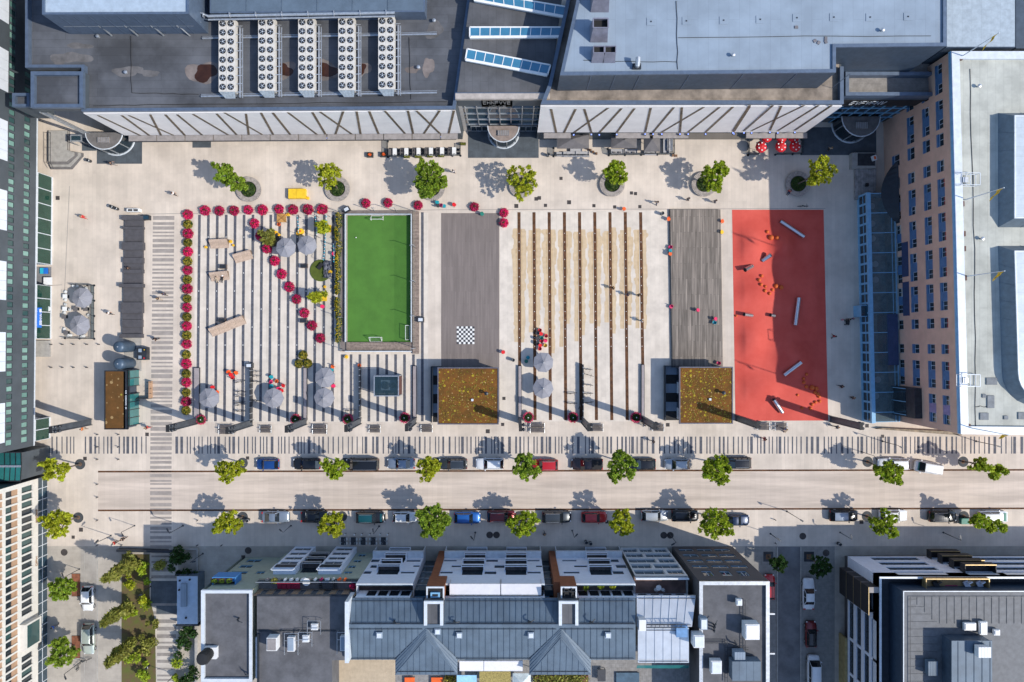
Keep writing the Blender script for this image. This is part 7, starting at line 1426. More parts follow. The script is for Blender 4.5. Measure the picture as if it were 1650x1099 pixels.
def goal(label, u, v, w_, d, ang):
    g = thing('football_goal', label, 'goal', W(u, v), 'white football goals'); ORG[g.name] = (0,0,0); mb = MB(WHITE)
    for x in (-w_/2, w_/2): mb.tube([(x,0,.06),(x,0,1.2)], .035, 6); mb.tube([(x,0,1.2),(x,d,.1)], .035, 6); mb.tube([(x,0,.1),(x,d,.1)], .035, 6)
    mb.tube([(-w_/2,0,1.2),(w_/2,0,1.2)], .04, 6); mb.tube([(-w_/2,d,.1),(w_/2,d,.1)], .035, 6); mb.build('goal_frame', g); m = MB(net); m.face([(-w_/2,0,1.19),(w_/2,0,1.19),(w_/2,d,.11),(-w_/2,d,.11)]); m.build('goal_net', g); g.rotation_euler = (0,0,ang)
goal('white football goal at the north end of the pitch', 608,355,1.9,.7,0); goal('white football goal at the south end of the pitch', 606,543.5,1.9,.7,math.pi); goal('small goal at the east boards of the pitch', 655,536,2.3,.5,R(-90))
fb_ = MB(PLY['white']); p = W(574,383); fb_.lathe([(0,.06),(.08,.09),(.11,.17),(.08,.25),(0,.28)], 10, (p.x,p.y), cap=False); tag(fb_.build('football', smooth=True), 'tiny white football on the green turf', 'ball')
for u, v, a, t in ((558,337,.5,'white speaker box at the north corner of the pitch'),(400.5,589,0,'grey machine box at the north end of the bicycle fence'),(677.5,515,0,'small grey box east of the pitch')):
    t_ = thing('service_box', t, 'box', W(u, v)); p = W(u, v, 1); mb = MB(STEELD); mb.obox(p, 1.0, .8, 0, .95, a); mb.build('casing', t_); mb = MB(COPEW); mb.obox(p, .7, .5, .95, 1.0, a); mb.build('lid', t_)
# glass lift box
gl = thing('glass_lift', 'glass lift box with rusty side between the fences', 'lift', W(623,622)); h = 3.6; a = W(603,606,h); b = W(642,638,h); mb = MB(STEEL)
for z in (.1, h):
    for p, q in (((a.x,a.y),(b.x,a.y)),((b.x,a.y),(b.x,b.y)),((b.x,b.y),(a.x,b.y)),((a.x,b.y),(a.x,a.y))): mb.beam((*p,z),(*q,z),.14,.14)
for x in (a.x,b.x):
    for y in (a.y,b.y): mb.beam((x,y,0),(x,y,h),.14,.14)
mb.build('frame', gl); g = MB(GLC); g.face([(a.x,b.y,h),(b.x,b.y,h),(b.x,a.y,h),(a.x,a.y,h)]); g.build('glass_top', gl); g = MB(GLB); g.box(a.x+.1,b.y+.1,.15,b.x-.1,b.y+.14,h-.1); g.box(a.x+.1,a.y-.14,.15,b.x-.1,a.y-.1,h-.1); g.box(a.x+.1,b.y+.15,.15,a.x+.14,a.y-.15,h-.1); g.build('glass_walls', gl)
mb = MB(M('corten', (.12,.05,.04), .8, var=.2)); mb.box(b.x-.05,b.y+.1,.05,b.x+.04,a.y-.1,h-.1); mb.build('rusty_side', gl); mb = MB(LMEMB, STEELD); mb.box(a.x+.8,b.y+.8,.2,b.x-.6,a.y-.7,2.2); mb.k = 1; mb.lathe([(.6,2.2),(.6,2.5),(.3,2.6)], 16, ((a.x+b.x)/2-.3,(a.y+b.y)/2)); mb.lathe([(.45,2.2),(.45,2.5),(.2,2.6)], 16, ((a.x+b.x)/2+.9,(a.y+b.y)/2)); mb.build('lift_machine', gl)
# ------------------------------------------------------------------ red playground
A, B, C, D = W(1179.5,338), W(1327,338), W(1334.5,677.6), W(1185,678)
hills = [(1262,398,15,20,1.5),(1212,395,24,26,.8),(1222,468,32,26,.7),(1276,575,24,26,1.5),(1225,625,30,22,.7),(1212,548,24,28,.8),(1308,470,20,30,.4)]
mb = MB(REDR); nu, nv = 74, 150
for j in range(nv+1):
    for i in range(nu+1):
        s, t = i/nu, j/nv; p = A.lerp(B, s).lerp(D.lerp(C, s), t); u, v = 825+p.x*10, 549.5-p.y*10
        z = sum(hh*math.exp(-((u-cu)/ru)**2-((v-cv)/rv)**2) for cu, cv, ru, rv, hh in hills)*min(1, 9*s, 9*(1-s))*min(1, 14*t, 14*(1-t)); mb.v.append((p.x, p.y, .014+z))
for j in range(nv):
    for i in range(nu): q = j*(nu+1)+i; mb.f.append((q, q+nu+1, q+nu+2, q+1)); mb.m.append(0)
pg = mb.build('play_surface', smooth=True); tag(pg, 'big red rubber playground surface with soft mounds', 'playground')
def hz(u, v): return .02+sum(hh*math.exp(-((u-cu)/ru)**2-((v-cv)/rv)**2) for cu, cv, ru, rv, hh in hills)
CHROME = M('brushed_steel_tube', (.6,.6,.62), .28, .9, var=.08, sc_=6, stretch=(1,1,1))
TU = [((1256.4,357),(1294,382),.28,.28,'long steel tube lying at the shaded north end',.3),((1238,412),(1228,420),.9,.0,'short steel tube poking up between the mounds',.34),((1211,429),(1197,436),0,.9,'steel tube stump rising west of the mounds',.34),((1285.5,480),(1280,524),.28,.28,'upright looking long steel tube in the shade',.33),((1211,508.5),(1196,507),0,.8,'steel tube stump at the west edge',.3),((1247,509),(1239,508),.1,.5,'smallest steel tube stump in the middle',.28),((1285,583),(1261.5,604),.6,.25,'steel tube at the shadow edge',.3),((1243,643),(1259.5,664),.75,.2,'steel tube nearest the street',.34)]
for (a, b, za_, zb_, t, r_) in TU:
    mb = MB(CHROME, BLACK); p = W(*a); q = W(*b); p.z = hz(*a)*.8+za_+.1; q.z = hz(*b)*.8+zb_+.1; d = (q-p).normalized(); mb.tube([p, q], r_, 18, cap=False); mb.k = 1
    mb.tube([p+d*.12, p+d*.14], r_*.97, 18); mb.tube([q-d*.14, q-d*.12], r_*.97, 18); tag(mb.build('steel_tube', smooth=False), t+' of the red playground', 'steel tube', 'steel climbing tubes')
ORB = M('orange_rubber_ball', (.62,.12,.02), .7, var=.1)
for i, (u, v, r_) in enumerate(((1235.5,374,.27),(1241,383.4,.42),(1250,384,.33),(1226,445,.26),(1221.5,451.7,.28),(1224,459,.27),(1231,462,.22),(1230.4,469,.27),(1238,473.4,.27),(1243,467.5,.25),(1248.8,461.4,.38),(1257.7,463.2,.36),(1298.5,603,.24),(1294,610,.24),(1294.5,616,.27),(1299,623,.28),(1308,624.5,.4),(1315,626,.33),(1313,632.5,.28),(1317,635,.3),(1319.5,639,.27),(1320.5,646.5,.24),(1313.8,648,.25),(1308.5,651.6,.26),(1305.8,658,.27),(1292,657.5,.24),(1285,636.5,.2),(1186,509,.18))):
    mb = MB(ORB); p = W(u, v); z = hz(u, v); mb.lathe([(r_,z-.25),(r_,z+r_*.5),(r_*.8,z+r_*1.0),(r_*.4,z+r_*1.25),(0,z+r_*1.3)], 14, (p.x,p.y), cap=False); tag(mb.build('rubber_bump', smooth=True), f'small orange rubber bump on the red playground, {nth(i)} counted from its north end', 'rubber bump', 'orange rubber bumps of the playground')
# ------------------------------------------------------------------ umbrellas and outdoor furniture
um = thing('umbrella', 'x', 'umbrella', (0,0,0), 'big grey octagonal umbrellas'); n = 8; RU = 1.64
mb = MB(UMB); ring = [(RU*math.cos(2*math.pi*(k+.5)/n), RU*math.sin(2*math.pi*(k+.5)/n), 2.25) for k in range(n)]
for k in range(n):
    a, b = Vector(ring[k]), Vector(ring[(k+1) % n]); c = Vector((0,0,2.95)); m1, m2 = a.lerp(c,.5)-Vector((0,0,.05)), b.lerp(c,.5)-Vector((0,0,.05)); mb.face([a,b,m2,m1]); mb.face([m1,m2,c]); mb.face([a-Vector((0,0,.18)),b-Vector((0,0,.18)),b,a])
mb.build('canopy', um)
for k in range(n): m = MB(M('umbrella_rib', (.38,.38,.4), .6)); m.tube([(0,0,2.97), tuple(Vector(ring[k]).lerp(Vector((0,0,2.95)),.5)+Vector((0,0,-.025))), (ring[k][0],ring[k][1],2.27)], .018, 4); m.build('rib', um)
mb = MB(STEEL); mb.tube([(0,0,0),(0,0,3.0)], .04, 8); mb.lathe([(.07,2.98),(.07,3.06),(0,3.08)], 8, cap=False); mb.build('pole', um); mb = MB(CONC); mb.lathe([(.45,0),(.45,.1),(.2,.14)], 16); mb.build('base', um)
for i, (u, v, t, s) in enumerate(((335.3,641.8,'beside the pot column, westernmost of the square',1),(439.3,641.8,'next to the pink and teal chairs',1),(522.6,608.7,'north one of the pair by the trio of pots',1),(521.3,641.3,'south one of the pair by the trio of pots',1),(875.7,584,'touching the cluster of red chairs',1),(875.2,625.8,'south of the red chair cluster',1.02),(459.2,398.2,'beside the dark bushy grasses',.98),(493.3,394.4,'under the pennant strings',.96),(129.9,479.6,'in the fenced west cafe, north one',1.0),(126,523.9,'in the fenced west cafe, south one',1.0))):
    p = W(u, v, 2.65); dup(um, (p.x, p.y, 0), i*.37, 'big grey octagonal umbrella '+t, s)
def rect_parasol(label, u0, v0, u1, v1, ap, z=2.7):
    t = thing('rectangular_parasol', label, 'parasol', W((u0+u1)/2, (v0+v1)/2), 'dark grey rectangular parasols by the mall'); q = [W(u0,v0,z), W(u1,v0,z), W(u1,v1,z), W(u0,v1,z)]; A = W(*ap, z+.75); mb = MB(DARKF)
    for k in range(4): a, b = q[k], q[(k+1) % 4]; mb.face([b, a, A]); mb.face([a, b, b-Vector((0,0,.2)), a-Vector((0,0,.2))])
    mb.build('canopy', t); mb = MB(STEELD); mb.tube([(A.x,A.y,0),tuple(A+Vector((0,0,.1)))], .05, 8); mb.build('pole', t); mb = MB(STEELD)
    for p in q: mb.tube([tuple(A-Vector((0,0,.06))), tuple(p-Vector((0,0,.05)))], .02, 4)
    mb.build('ribs', t); mb = MB(CONC); mb.obox((A.x,A.y), .8, .8, 0, .12); mb.build('base', t)
rect_parasol('widest dark grey parasol, nearest the main entrance', 897.5,217,949,239,(922.5,224)); rect_parasol('middle dark grey parasol over the sofa terrace', 985,219,1026,238.5,(1006,225)); rect_parasol('tall narrow dark grey parasol, furthest from the main entrance', 1037.5,219,1063.6,244,(1051,224))
ru = thing('polka_dot_umbrella', 'x', 'umbrella', (0,0,0), 'red white-dotted umbrellas'); mb = MB(M('red_dotted_fabric', (.6,.012,.02), .7, var=.05, obj=True)); 
for k in range(10):
    a0, a1 = 2*math.pi*k/10, 2*math.pi*(k+1)/10; f = lambda r_, a, z: (r_*math.cos(a), r_*math.sin(a), z)
    for (r0,z0),(r1,z1_) in (((.92,2.1),(.75,2.42)),((.75,2.42),(.4,2.68)),((.4,2.68),(0.001,2.78))): mb.face([f(r0,a0,z0),f(r0,a1,z0),f(r1,a1,z1_),f(r1,a0,z1_)])
mb.build('canopy', ru); mb = MB(WHITE)
for k in range(6): a = 2*math.pi*(k+.5)/6; r_, z = ((.6,2.56),(.52,2.61))[k % 2]; mb.lathe([(.12,z+.025),(.0,z+.035)], 10, (r_*math.cos(a), r_*math.sin(a)), cap=False)
mb.build('white_dots', ru); mb = MB(STEEL); mb.tube([(0,0,0),(0,0,2.82)], .03, 6); mb.build('pole', ru)
for u, v, t in ((1228,235.6,'in full sun, outermost'),(1260,234.8,'middle one, half in shade'),(1283,234.8,'fully in shade'),(1237,219,'tucked under the canopy, sunny one'),(1261,219.5,'tucked under the canopy, middle one'),(1281,219.5,'tucked under the canopy, last one')): p = W(u, v, 2.6); dup(ru, (p.x, p.y, 0), 0, 'red umbrella with white dots, '+t)
cp = {}
def chairproto(c):
    if c not in cp:
        t = thing('chair', 'x', 'chair', (0,0,0), 'colourful chairs scattered over the square'); m = PLY[c]; mb = MB(m); mb.lathe([(.26,.42),(.29,.45),(.26,.47)], 14); mb.build('seat', t); mb = MB(m)
        for k in range(7): a = R(-60+20*k); a2 = a+R(20); mb.prism([(.27*math.cos(a),.27*math.sin(a)),(.3*math.cos(a),.3*math.sin(a)),(.3*math.cos(a2),.3*math.sin(a2)),(.27*math.cos(a2),.27*math.sin(a2))], .47, .82, True)
        mb.build('backrest', t)
        for x in (-.18,.18):
            for y in (-.18,.18): mb = MB(STEELD); mb.tube([(x*1.2,y*1.2,0),(x,y,.42)], .02, 5); mb.build('leg', t)
        cp[c] = t
    return cp[c]
cnt = {}
CHS = [('beside the yellow-red group west of the bicycle fence',[('red',372.7,604),('red',375,608),('orange',380.7,601),('orange',369,599.6)]),('at the westernmost umbrella',[('red',343,624),('orange',350,632)]),('north of the second umbrella',[('teal',437.5,607.6),('pink',436.7,615),('orange',445.5,614),('teal',437.5,622),('pink',449,626.5),('red',456.4,621.5),('red',454,629.5)]),('at the umbrella pair by the trio of pots',[('orange',535.8,591),('teal',534.5,596),('pink',537.7,621.8)]),('at the north end of the tall fence',[('orange',579,589)]),('in the crowded group by the eastern umbrellas',[('red',869.8,532),('red',872,538),('green',872.5,544),('red',880,541),('red',872.4,549.5),('pink',879,549),('red',870.6,556.5),('yellow',878.8,556.5),('red',869.8,562),('dark',866,537),('dark',866,545),('dark',866.5,553)]),('in the shade of the eastern umbrella',[('teal',850.7,576),('green',848,582)]),('east of the grey plank deck',[('red',811,567.4)]),('north of the plank deck',[('pink',710.6,330.7),('teal',715.7,332),('teal',704.7,326),('dark',706,331),('red',732,330),('green',777,344.7)]),('north of the rust channels',[('orange',1005.7,336.5)]),('at the edge of the raised deck',[('orange',1077.5,353),('pink',1080,398),('teal',1080,403.8),('orange',1080,409),('pink',1081.4,494)]),('between raised deck and playground',[('orange',1164,356.6),('yellow',1163.4,374)]),('on the raised deck',[('pink',1124.7,499.6),('pink',1153,513.6),('teal',1151,519.5),('pink',1157.6,585)]),('along the pitch side stripes',[('pink',538.5,409),('pink',520,494),('orange',515,342),('orange',449,361.5)])]
for where, L_ in CHS:
    seen = {}
    for c, u, v in L_: seen[c] = seen.get(c, 0)+1
    k_ = {}
    for c, u, v in L_:
        k_[c] = k_.get(c, 0)+1; zb = .35 if 'on the raised' in where else 0; p = W(u, v, .5+zb); name_ = {'dark':'dark grey','green':'dark green'}.get(c, c)
        dup(chairproto(c), (p.x, p.y, zb), random.random()*6, f'{name_} plastic chair {where}'+(f', {nth(k_[c]-1)} of that colour' if seen[c] > 1 else ''), 1.05)
ys = thing('yellow_stool', 'x', 'stool', (0,0,0), 'small yellow stools'); mb = MB(PLY['yellow']); mb.lathe([(.28,0),(.34,.25),(.3,.5),(.0,.54)], 16, cap=False); mb.build('seat', ys); mb = MB(PLY['orange']); mb.lathe([(.1,.53),(.1,.58),(0,.6)], 10, cap=False); mb.build('knob', ys)
for u, v, t, s in ((331,398,'left of the first wooden lounger'.replace('left','west'),.7),(371,389,'at the end of the first wooden lounger',.8),(375,395,'just below the first wooden lounger end',.6),(495.5,319,'beside the yellow box',.8),(464,345.5,'beside the ochre picnic platform',.85),(444,375.5,'on the dark bushy grasses',1.15),(449,378,'next to the bigger one at the bushy grasses',.7),(485,373,'largest, above the umbrella under the pennants',1.5),(480.5,376,'second, above the umbrella under the pennants',1.),(532,438,'on the round lawn tarp',.9),(523,462,'by the southern bamboo box',.7),(558,575,'at the south corner of the pitch boards',.9)): dup(ys, W(u, v, .4)*1.0, 0, 'round yellow stool '+t, s).location.z = 0
ww = thing('wooden_lounger', 'x', 'lounger', (0,0,0), 'curved beige wooden loungers'); n = 12; mb = MB(WOODL); prof = [(-.72+1.44*i/n, .16+.72*(.5-.5*math.cos(math.pi*min(1, i/n*1.08)))**1.2) for i in range(n+1)]
for (y0,z0),(y1,z1_) in zip(prof, prof[1:]):
    mb.face([(-1.5,y0,z0),(1.5,y0,z0),(1.5,y1-.018,z1_),(-1.5,y1-.018,z1_)]); mb.face([(-1.5,y0,z0-.05),(-1.5,y1-.018,z1_-.05),(1.5,y1-.018,z1_-.05),(1.5,y0,z0-.05)]); mb.face([(-1.5,y1-.018,z1_-.05),(-1.5,y1-.018,z1_),(1.5,y1-.018,z1_),(1.5,y1-.018,z1_-.05)])
mb.build('slatted_seat', ww)
for x in (-1.48,1.44): mb = MB(M('lounger_side', (.2,.14,.1), .8)); mb.face([(x,y,z-.052) for y, z in prof]+[(x,.7,0),(x,-.7,0)]); mb.face([(x+.04,y,z-.052) for y, z in prof][::-1]+[(x+.04,-.7,0),(x+.04,.7,0)]); mb.build('side_panel', ww)
for u, v, a, t in ((352.5,392.5,3,'north, beside yellow stools'),(391,413.3,15,'tilted one between two brown cubes'),(353,444.8,6,'carrying two lying people'),(352.5,531,21,'lower half of the joined pair'),(379.5,520,21,'upper half of the joined pair')): p = W(u, v, .5); dup(ww, (p.x, p.y, 0), R(a), 'curved beige slatted wooden lounger, '+t, .97)
for u, v, t in ((361,430,'north of the lounger with people'),(491,429,'below the umbrella pair with pennants'),(490,517,'beside the slanting pot line'),(359,516,'behind the joined loungers')):
    mb = MB(M('brown_cube', (.12,.09,.08), .8)); p = W(u, v); mb.box(p.x-.55,p.y-.32,0,p.x+.55,p.y+.32,.5); mb.use(STEELD).box(p.x-.5,p.y-.27,.5,p.x+.5,p.y+.27,.52); tag(mb.build('brown_stool'), 'dark brown wooden stool block '+t, 'stool')
yb_ = thing('yellow_box', 'large yellow tarp covered box between two ring benches', 'box', W(478,311)); mb = MB(PLY['yellow']); a = W(464.5,304,.8); b = W(492,319.5,.8); mid = (a.x+b.x)/2; mb.box(a.x,b.y,0,mid-.015,a.y,.78); mb.box(mid+.015,b.y,0,b.x,a.y,.82); mb.build('tarp', yb_); mb = MB(STEELD); mb.box(a.x-.1,b.y-.02,0,a.x-.01,a.y+.02,.5); mb.build('side_board', yb_)
oc = thing('picnic_platform', 'ochre wooden picnic platform with crossed boards among magenta pots', 'picnic table', W(453,351)); mb = MB(M('ochre_wood', (.48,.25,.07), .7, var=.15, seam=(3,.25,30,.7,.15))); a = W(446,344.5,.7); b = W(461,358,.7); mb.box(a.x,b.y,.55,b.x,a.y,.7); mb.build('table_top', oc); mb = MB(M('ochre_wood_dark', (.3,.15,.04), .7)); mb.beam((a.x,a.y,.73),(b.x,b.y,.73),.1,.06); mb.beam((a.x,b.y,.735),(b.x,a.y,.735),.1,.06); mb.build('cross_boards', oc); mb = MB(STEELD)
for x in (a.x+.1,b.x-.1):
    for y in (a.y-.1,b.y+.1): mb.beam((x,y,0),(x,y,.55),.1,.1)
mb.build('legs', oc)
rl = thing('round_lawn', 'round artificial lawn disc with a crumpled grey tarp', 'lawn disc', W(517,436)); mb = MB(M('moss_green_carpet', (.075,.1,.012), .95, var=.12)); p = W(517,436); mb.lathe([(1.75,0),(1.75,.12),(1.7,.15),(0,.15)], 40, (p.x,p.y), cap=False); mb.build('carpet', rl)
mb = MB(M('grey_tarp', (.1,.1,.125), .6, var=.2)); rs = random.Random(6); g_ = {}
for i in range(7):
    for j in range(9): q = W(522.5+2.0*i+rs.uniform(-.7,.7), 421+3.4*j+rs.uniform(-.9,.9), 0); g_[i,j] = (q.x, q.y, .18+rs.random()*.5)
for i in range(6):
    for j in range(8): mb.face([g_[i,j],g_[i,j+1],g_[i+1,j+1],g_[i+1,j]])
mb.build('tarp', rl); mb = MB(BLACK); mb.obox(W(517,429), .55, 1.1, .151, .5, -.7); mb.build('cushion', rl)
for i, (a, b, t) in enumerate((((478,347),(480.5,376),'westernmost'),((507,346),(510,380),'over the bamboo box'),((525.5,345),(521,420),'ending at the round lawn'),((536.5,392),(537.5,423),'beside the pitch'))):
    t_ = thing('pennant_string', 'string of tiny white and teal pennants over the stripes, '+t, 'pennants', W(*a, 2.6), 'pennant strings'); p = W(*a, 2.6); q = W(*b, 2.6); mb = MB(STEELD); pts = [p.lerp(q, k/12)-Vector((0,0,.35*math.sin(math.pi*k/12))) for k in range(13)]; mb.tube(pts, .012, 4); mb.tube([(p.x,p.y,0),tuple(p)], .03, 6); mb.tube([(q.x,q.y,0),tuple(q)], .03, 6); mb.build('cord', t_); nn = int((p-q).length/.28); m = MB(PLY['white'], PLY['cyan'])
    for k in range(nn): f = (k+.5)/nn; c = p.lerp(q, f)-Vector((0,0,.35*math.sin(math.pi*f))); m.k = k % 2; m.face([c+Vector((-.11,.1,0)), c+Vector((.11,.1,-.02)), c+Vector((.02,-.12,-.1))])
    m.build('pennants', t_)
# fenced dining terraces
def fence(label, pts, h=1.0, step=1.3, mat=STEELD, glass=True):
    t = thing('terrace_fence', label, 'fence', W(*pts[0])); P = [W(*p) for p in pts]; mb = MB(mat); g = MB(GLC)
    for a, b in zip(P, P[1:]):
        n = max(1, round((b-a).length/step)); mb.beam(a+Vector((0,0,h)), b+Vector((0,0,h)), .06, .06); mb.beam(a+Vector((0,0,.12)), b+Vector((0,0,.12)), .05, .05)
        for k in range(n+1): c = a.lerp(b, k/n); mb.beam(c, c+Vector((0,0,h)), .06, .06); mb.lathe([(.18,c.z),(.18,.06)], 8, (c.x,c.y)) if k % 2 == 0 else None
        g.face([a+Vector((0,0,.2)), b+Vector((0,0,.2)), b+Vector((0,0,h-.08)), a+Vector((0,0,h-.08))])
    mb.build('rails', t); g.build('infill', t) if glass else None
fence('dark fence round the six white dining tables', [(625,228),(625,253),(742,251),(742,234)])
fence('dark fence of the sofa terrace nearest the main entrance', [(892,239),(892,252),(948,251.5)])
fence('dark fence of the long sofa terrace by the mall', [(979,240),(981,250.5),(1085,249),(1085,222)])
fence('dark fence by the red dotted umbrellas', [(1204,221),(1205,250),(1221,249)]); fence('shaded dark fence below the red dotted umbrellas', [(1249,249.5),(1291,248.5),(1291,225)])
fence('dark fence round the west cafe', [(118,459),(152,460),(152,546),(105,545)])
dt = thing('dining_table', 'x', 'table', (0,0,0), 'white dining tables in the fenced terrace'); mb = MB(WHITE); mb.box(-.32,-.62,.7,.32,.62,.75); mb.build('table_top', dt)
for y in (-.4,.4): mb = MB(STEELD); mb.beam((0,y,0),(0,y,.7),.08,.08); mb.box(-.25,y-.05,0,.25,y+.05,.04); mb.build('leg', dt)
mb = MB(PLY['dark']); mb.box(-.1,-.5,.751,.12,-.4,.8); mb.build('menu_holder', dt)
ds = thing('dark_bench', 'x', 'bench', (0,0,0), 'dark benches at the dining tables'); mb = MB(DARKF); mb.box(-.2,-.6,.3,.2,.6,.45); mb.build('seat', ds); mb = MB(DARKF); mb.box(-.28,-.6,.3,-.2,.6,.85); mb.build('backrest', ds); mb = MB(STEELD); mb.box(-.2,-.55,0,.15,.55,.3); mb.build('plinth', ds)
dc = thing('dining_chair', 'x', 'chair', (0,0,0), 'dark chairs at the dining tables'); mb = MB(STEELD); mb.box(-.2,-.2,.42,.2,.2,.46); mb.build('seat', dc); mb = MB(STEELD); mb.box(.18,-.2,.46,.22,.2,.85); mb.build('backrest', dc)
for x in (-.17,.17):
    for y in (-.17,.17): mb = MB(STEELD); mb.tube([(x,y,0),(x,y,.42)], .018, 5); mb.build('leg', dc)
cN = 0
for i, u in enumerate((636,654.7,674.4,694.4,712.3,731.7)):
    p = W(u, 245-.6*i*.5, .75); dup(dt, (p.x, p.y, 0), 0, f'white dining table in the fenced terrace, {nth(i)} from the west', 1); dup(ds, (p.x-.72, p.y, 0), 0, f'dark bench at a white dining table, {nth(i)} from the west')
    for (dx, dy, rz) in ((.62,.3,0),(.62,-.3,0),(1.02,.3,math.pi),(1.02,-.3,math.pi)):
        if i == 5 and dx > .9: continue
        dup(dc, (p.x+dx, p.y+dy, 0), rz+random.uniform(-.2,.2), f'dark dining chair in the fenced terrace, {nth(cN)} from the west'); cN += 1
for i, (u, v, t) in enumerate(((597,250.5,'standing alone'),(619,250,'against the dining fence'))):
    t_ = thing('flower_trough', 'dark trough with orange flowers, '+t, 'planter', W(u, v)); mb = MB(POT); p = W(u, v); mb.box(p.x-.5,p.y-.38,0,p.x+.5,p.y+.38,.55); mb.build('trough', t_); leaf_cloud('blossoms', PLY['orange'], t_, [(p+Vector((0,0,.62)), (.3,.25,.15), 90)], .14); leaf_cloud('leaves', LEAF[3], t_, [(p+Vector((0,0,.55)), (.42,.32,.12), 70)], .16)
for i, (u, v) in enumerate(((656,253.5),(674,253.5),(693,252.5),(711,252),(746,233))):
    t_ = thing('hedge_trough', f'low green hedge trough at the dining fence, {nth(i)} from the west', 'planter', W(u, v)); p = W(u, v); mb = MB(POT); mb.box(p.x-.45,p.y-.15,0,p.x+.45,p.y+.2,.4); mb.build('trough', t_); leaf_cloud('foliage', LEAF[4], t_, [(p+Vector((dx,0,.55)), (.25,.22,.25), 60) for dx in (-.25,.1,.3)], .15)
sf = thing('sofa', 'x', 'sofa', (0,0,0), 'pale grey outdoor sofas by the mall'); SFA = M('pale_sofa_fabric', (.42,.42,.44), .9, var=.06, obj=True); mb = MB(SFA); mb.box(-1,-.38,.15,1,.38,.45); mb.build('seat', sf); mb = MB(SFA); mb.box(-1,-.46,.2,1,-.38,.8); mb.build('backrest', sf)
for x in (-1.07,1.0): mb = MB(SFA); mb.box(x,-.46,.15,x+.07,.38,.6); mb.build('armrest', sf)
for x in (-.5,.4): mb = MB(DARKF); mb.obox((x,-.22), .42, .22, .451, .72, .2*x); mb.build('cushion', sf)
for i, (u, v, a, s, t) in enumerate(((905,249,0,.8,'west end of the nearest terrace'),(918,249,0,1,'middle of the nearest terrace'),(938,249,0,1,'east end of the nearest terrace'),(928,241.5,math.pi,.9,'under the widest parasol edge'),(994,245,0,.95,'west end of the long terrace'),(1016,245,0,.95,'middle of the long terrace'),(1047,246.5,0,.9,'under the tall parasol'),(1072,237,R(90),1.1,'sunny east end of the long terrace'),(1079,233,R(-90),1.1,'along the east fence of the long terrace'))): dup(sf, W(u, v), a, 'pale grey outdoor sofa, '+t, s)
for i, (u, v) in enumerate(((946.5,239.5),(951,242.5),(955.5,245.5),(960.5,248),(1084,251),(1089,251.5))):
    mb = MB(BROWNP if i > 3 else PUD, SOIL); p = W(u, v); mb.box(p.x-.17,p.y-.17,0,p.x+.17,p.y+.17,.35); mb.k = 1; mb.box(p.x-.13,p.y-.13,.35,p.x+.13,p.y+.13,.37); tag(mb.build('small_planter'), f'tiny square planter cube beside the sofa terraces, {nth(i)} from the main entrance', 'planter')
for i, (u, v, m, t) in enumerate(((109,478,WHITE,'white, north one'),(108.5,498,WHITE,'white, south one'),(125.5,498,DARKF,'grey, between the umbrellas'),(141.5,498,DARKF,'grey, by the east fence'),(107,510.5,DARKF,'grey, small'),(110,536,DARKF,'grey, at the south corner'))):
    t_ = thing('cafe_table', 'square cafe table in the west cafe, '+t, 'table', W(u, v)); p = W(u, v); mb = MB(m); mb.box(p.x-.36,p.y-.34,.7,p.x+.36,p.y+.34,.74); mb.build('table_top', t_); mb = MB(STEELD); mb.beam((p.x,p.y,0),(p.x,p.y,.7),.07,.07); mb.obox(p, .5, .5, 0, .03); mb.build('leg', t_)
wc = thing('wire_chair', 'x', 'chair', (0,0,0), 'pale wire chairs of the west cafe'); mb = MB(PLY['white']); mb.lathe([(.22,.42),(.24,.45),(.2,.46)], 12); mb.build('seat', wc); mb = MB(STEEL); mb.tube([(.25*math.cos(R(a)), .25*math.sin(R(a)), .75) for a in range(-70,71,20)], .025, 5); [mb.tube([(.22*math.cos(R(a)),.22*math.sin(R(a)),.45),(.25*math.cos(R(a)),.25*math.sin(R(a)),.75)], .012, 4) for a in (-60,-20,20,60)]; mb.build('backrest', wc)
for x in (-.15,.15):
    for y in (-.15,.15): mb = MB(STEEL); mb.tube([(x*1.2,y*1.2,0),(x,y,.42)], .015, 4); mb.build('leg', wc)
for i, (u, v) in enumerate(((108.5,470.5),(108.5,483.5),(108,491),(107,504),(115,499),(106.5,530.5),(112.5,540.5),(120.5,461),(127,461),(141.5,465),(145,493),(145,508),(138,541.5),(134,542.5),(117,540))): dup(wc, W(u, v), random.random()*6, f'pale wire chair in the fenced west cafe, {nth(i)} in the order from the north table')
t_ = thing('blue_deck_chair', 'bright cyan deck chair before the dark green office', 'deck chair', W(73,437)); mb = MB(PLY['cyan']); a = W(66.5,432); mb.box(a.x,a.y-.95,.3,a.x+.55,a.y,.36); mb.use(PLY['blue']).box(a.x+.58,a.y-.95,.3,a.x+1.3,a.y,.36); mb.build('seat', t_); mb = MB(STEELD); mb.box(a.x+.05,a.y-.9,0,a.x+.12,a.y-.05,.3); mb.box(a.x+1.15,a.y-.9,0,a.x+1.22,a.y-.05,.3); mb.build('legs', t_)
t_ = thing('white_stall_table', 'square white table before the dark green office', 'table', W(77,453)); mb = MB(WHITE); mb.pbox(70,447,84,459,.75,.8); mb.build('table_top', t_); mb = MB(STEEL); [mb.beam(W(u,v), W(u,v,.75), .06, .06) for u in (72,83) for v in (449,458)]; mb.build('legs', t_)
t_ = thing('round_white_table', 'round white table at the green shopfront', 'table', W(81.5,498)); p = W(82,498); mb = MB(WHITE); mb.lathe([(.42,.72),(.42,.76)], 18, (p.x,p.y)); mb.build('table_top', t_); mb = MB(STEEL); mb.lathe([(.2,0),(.04,.05),(.04,.72)], 8, (p.x,p.y)); mb.build('leg', t_)
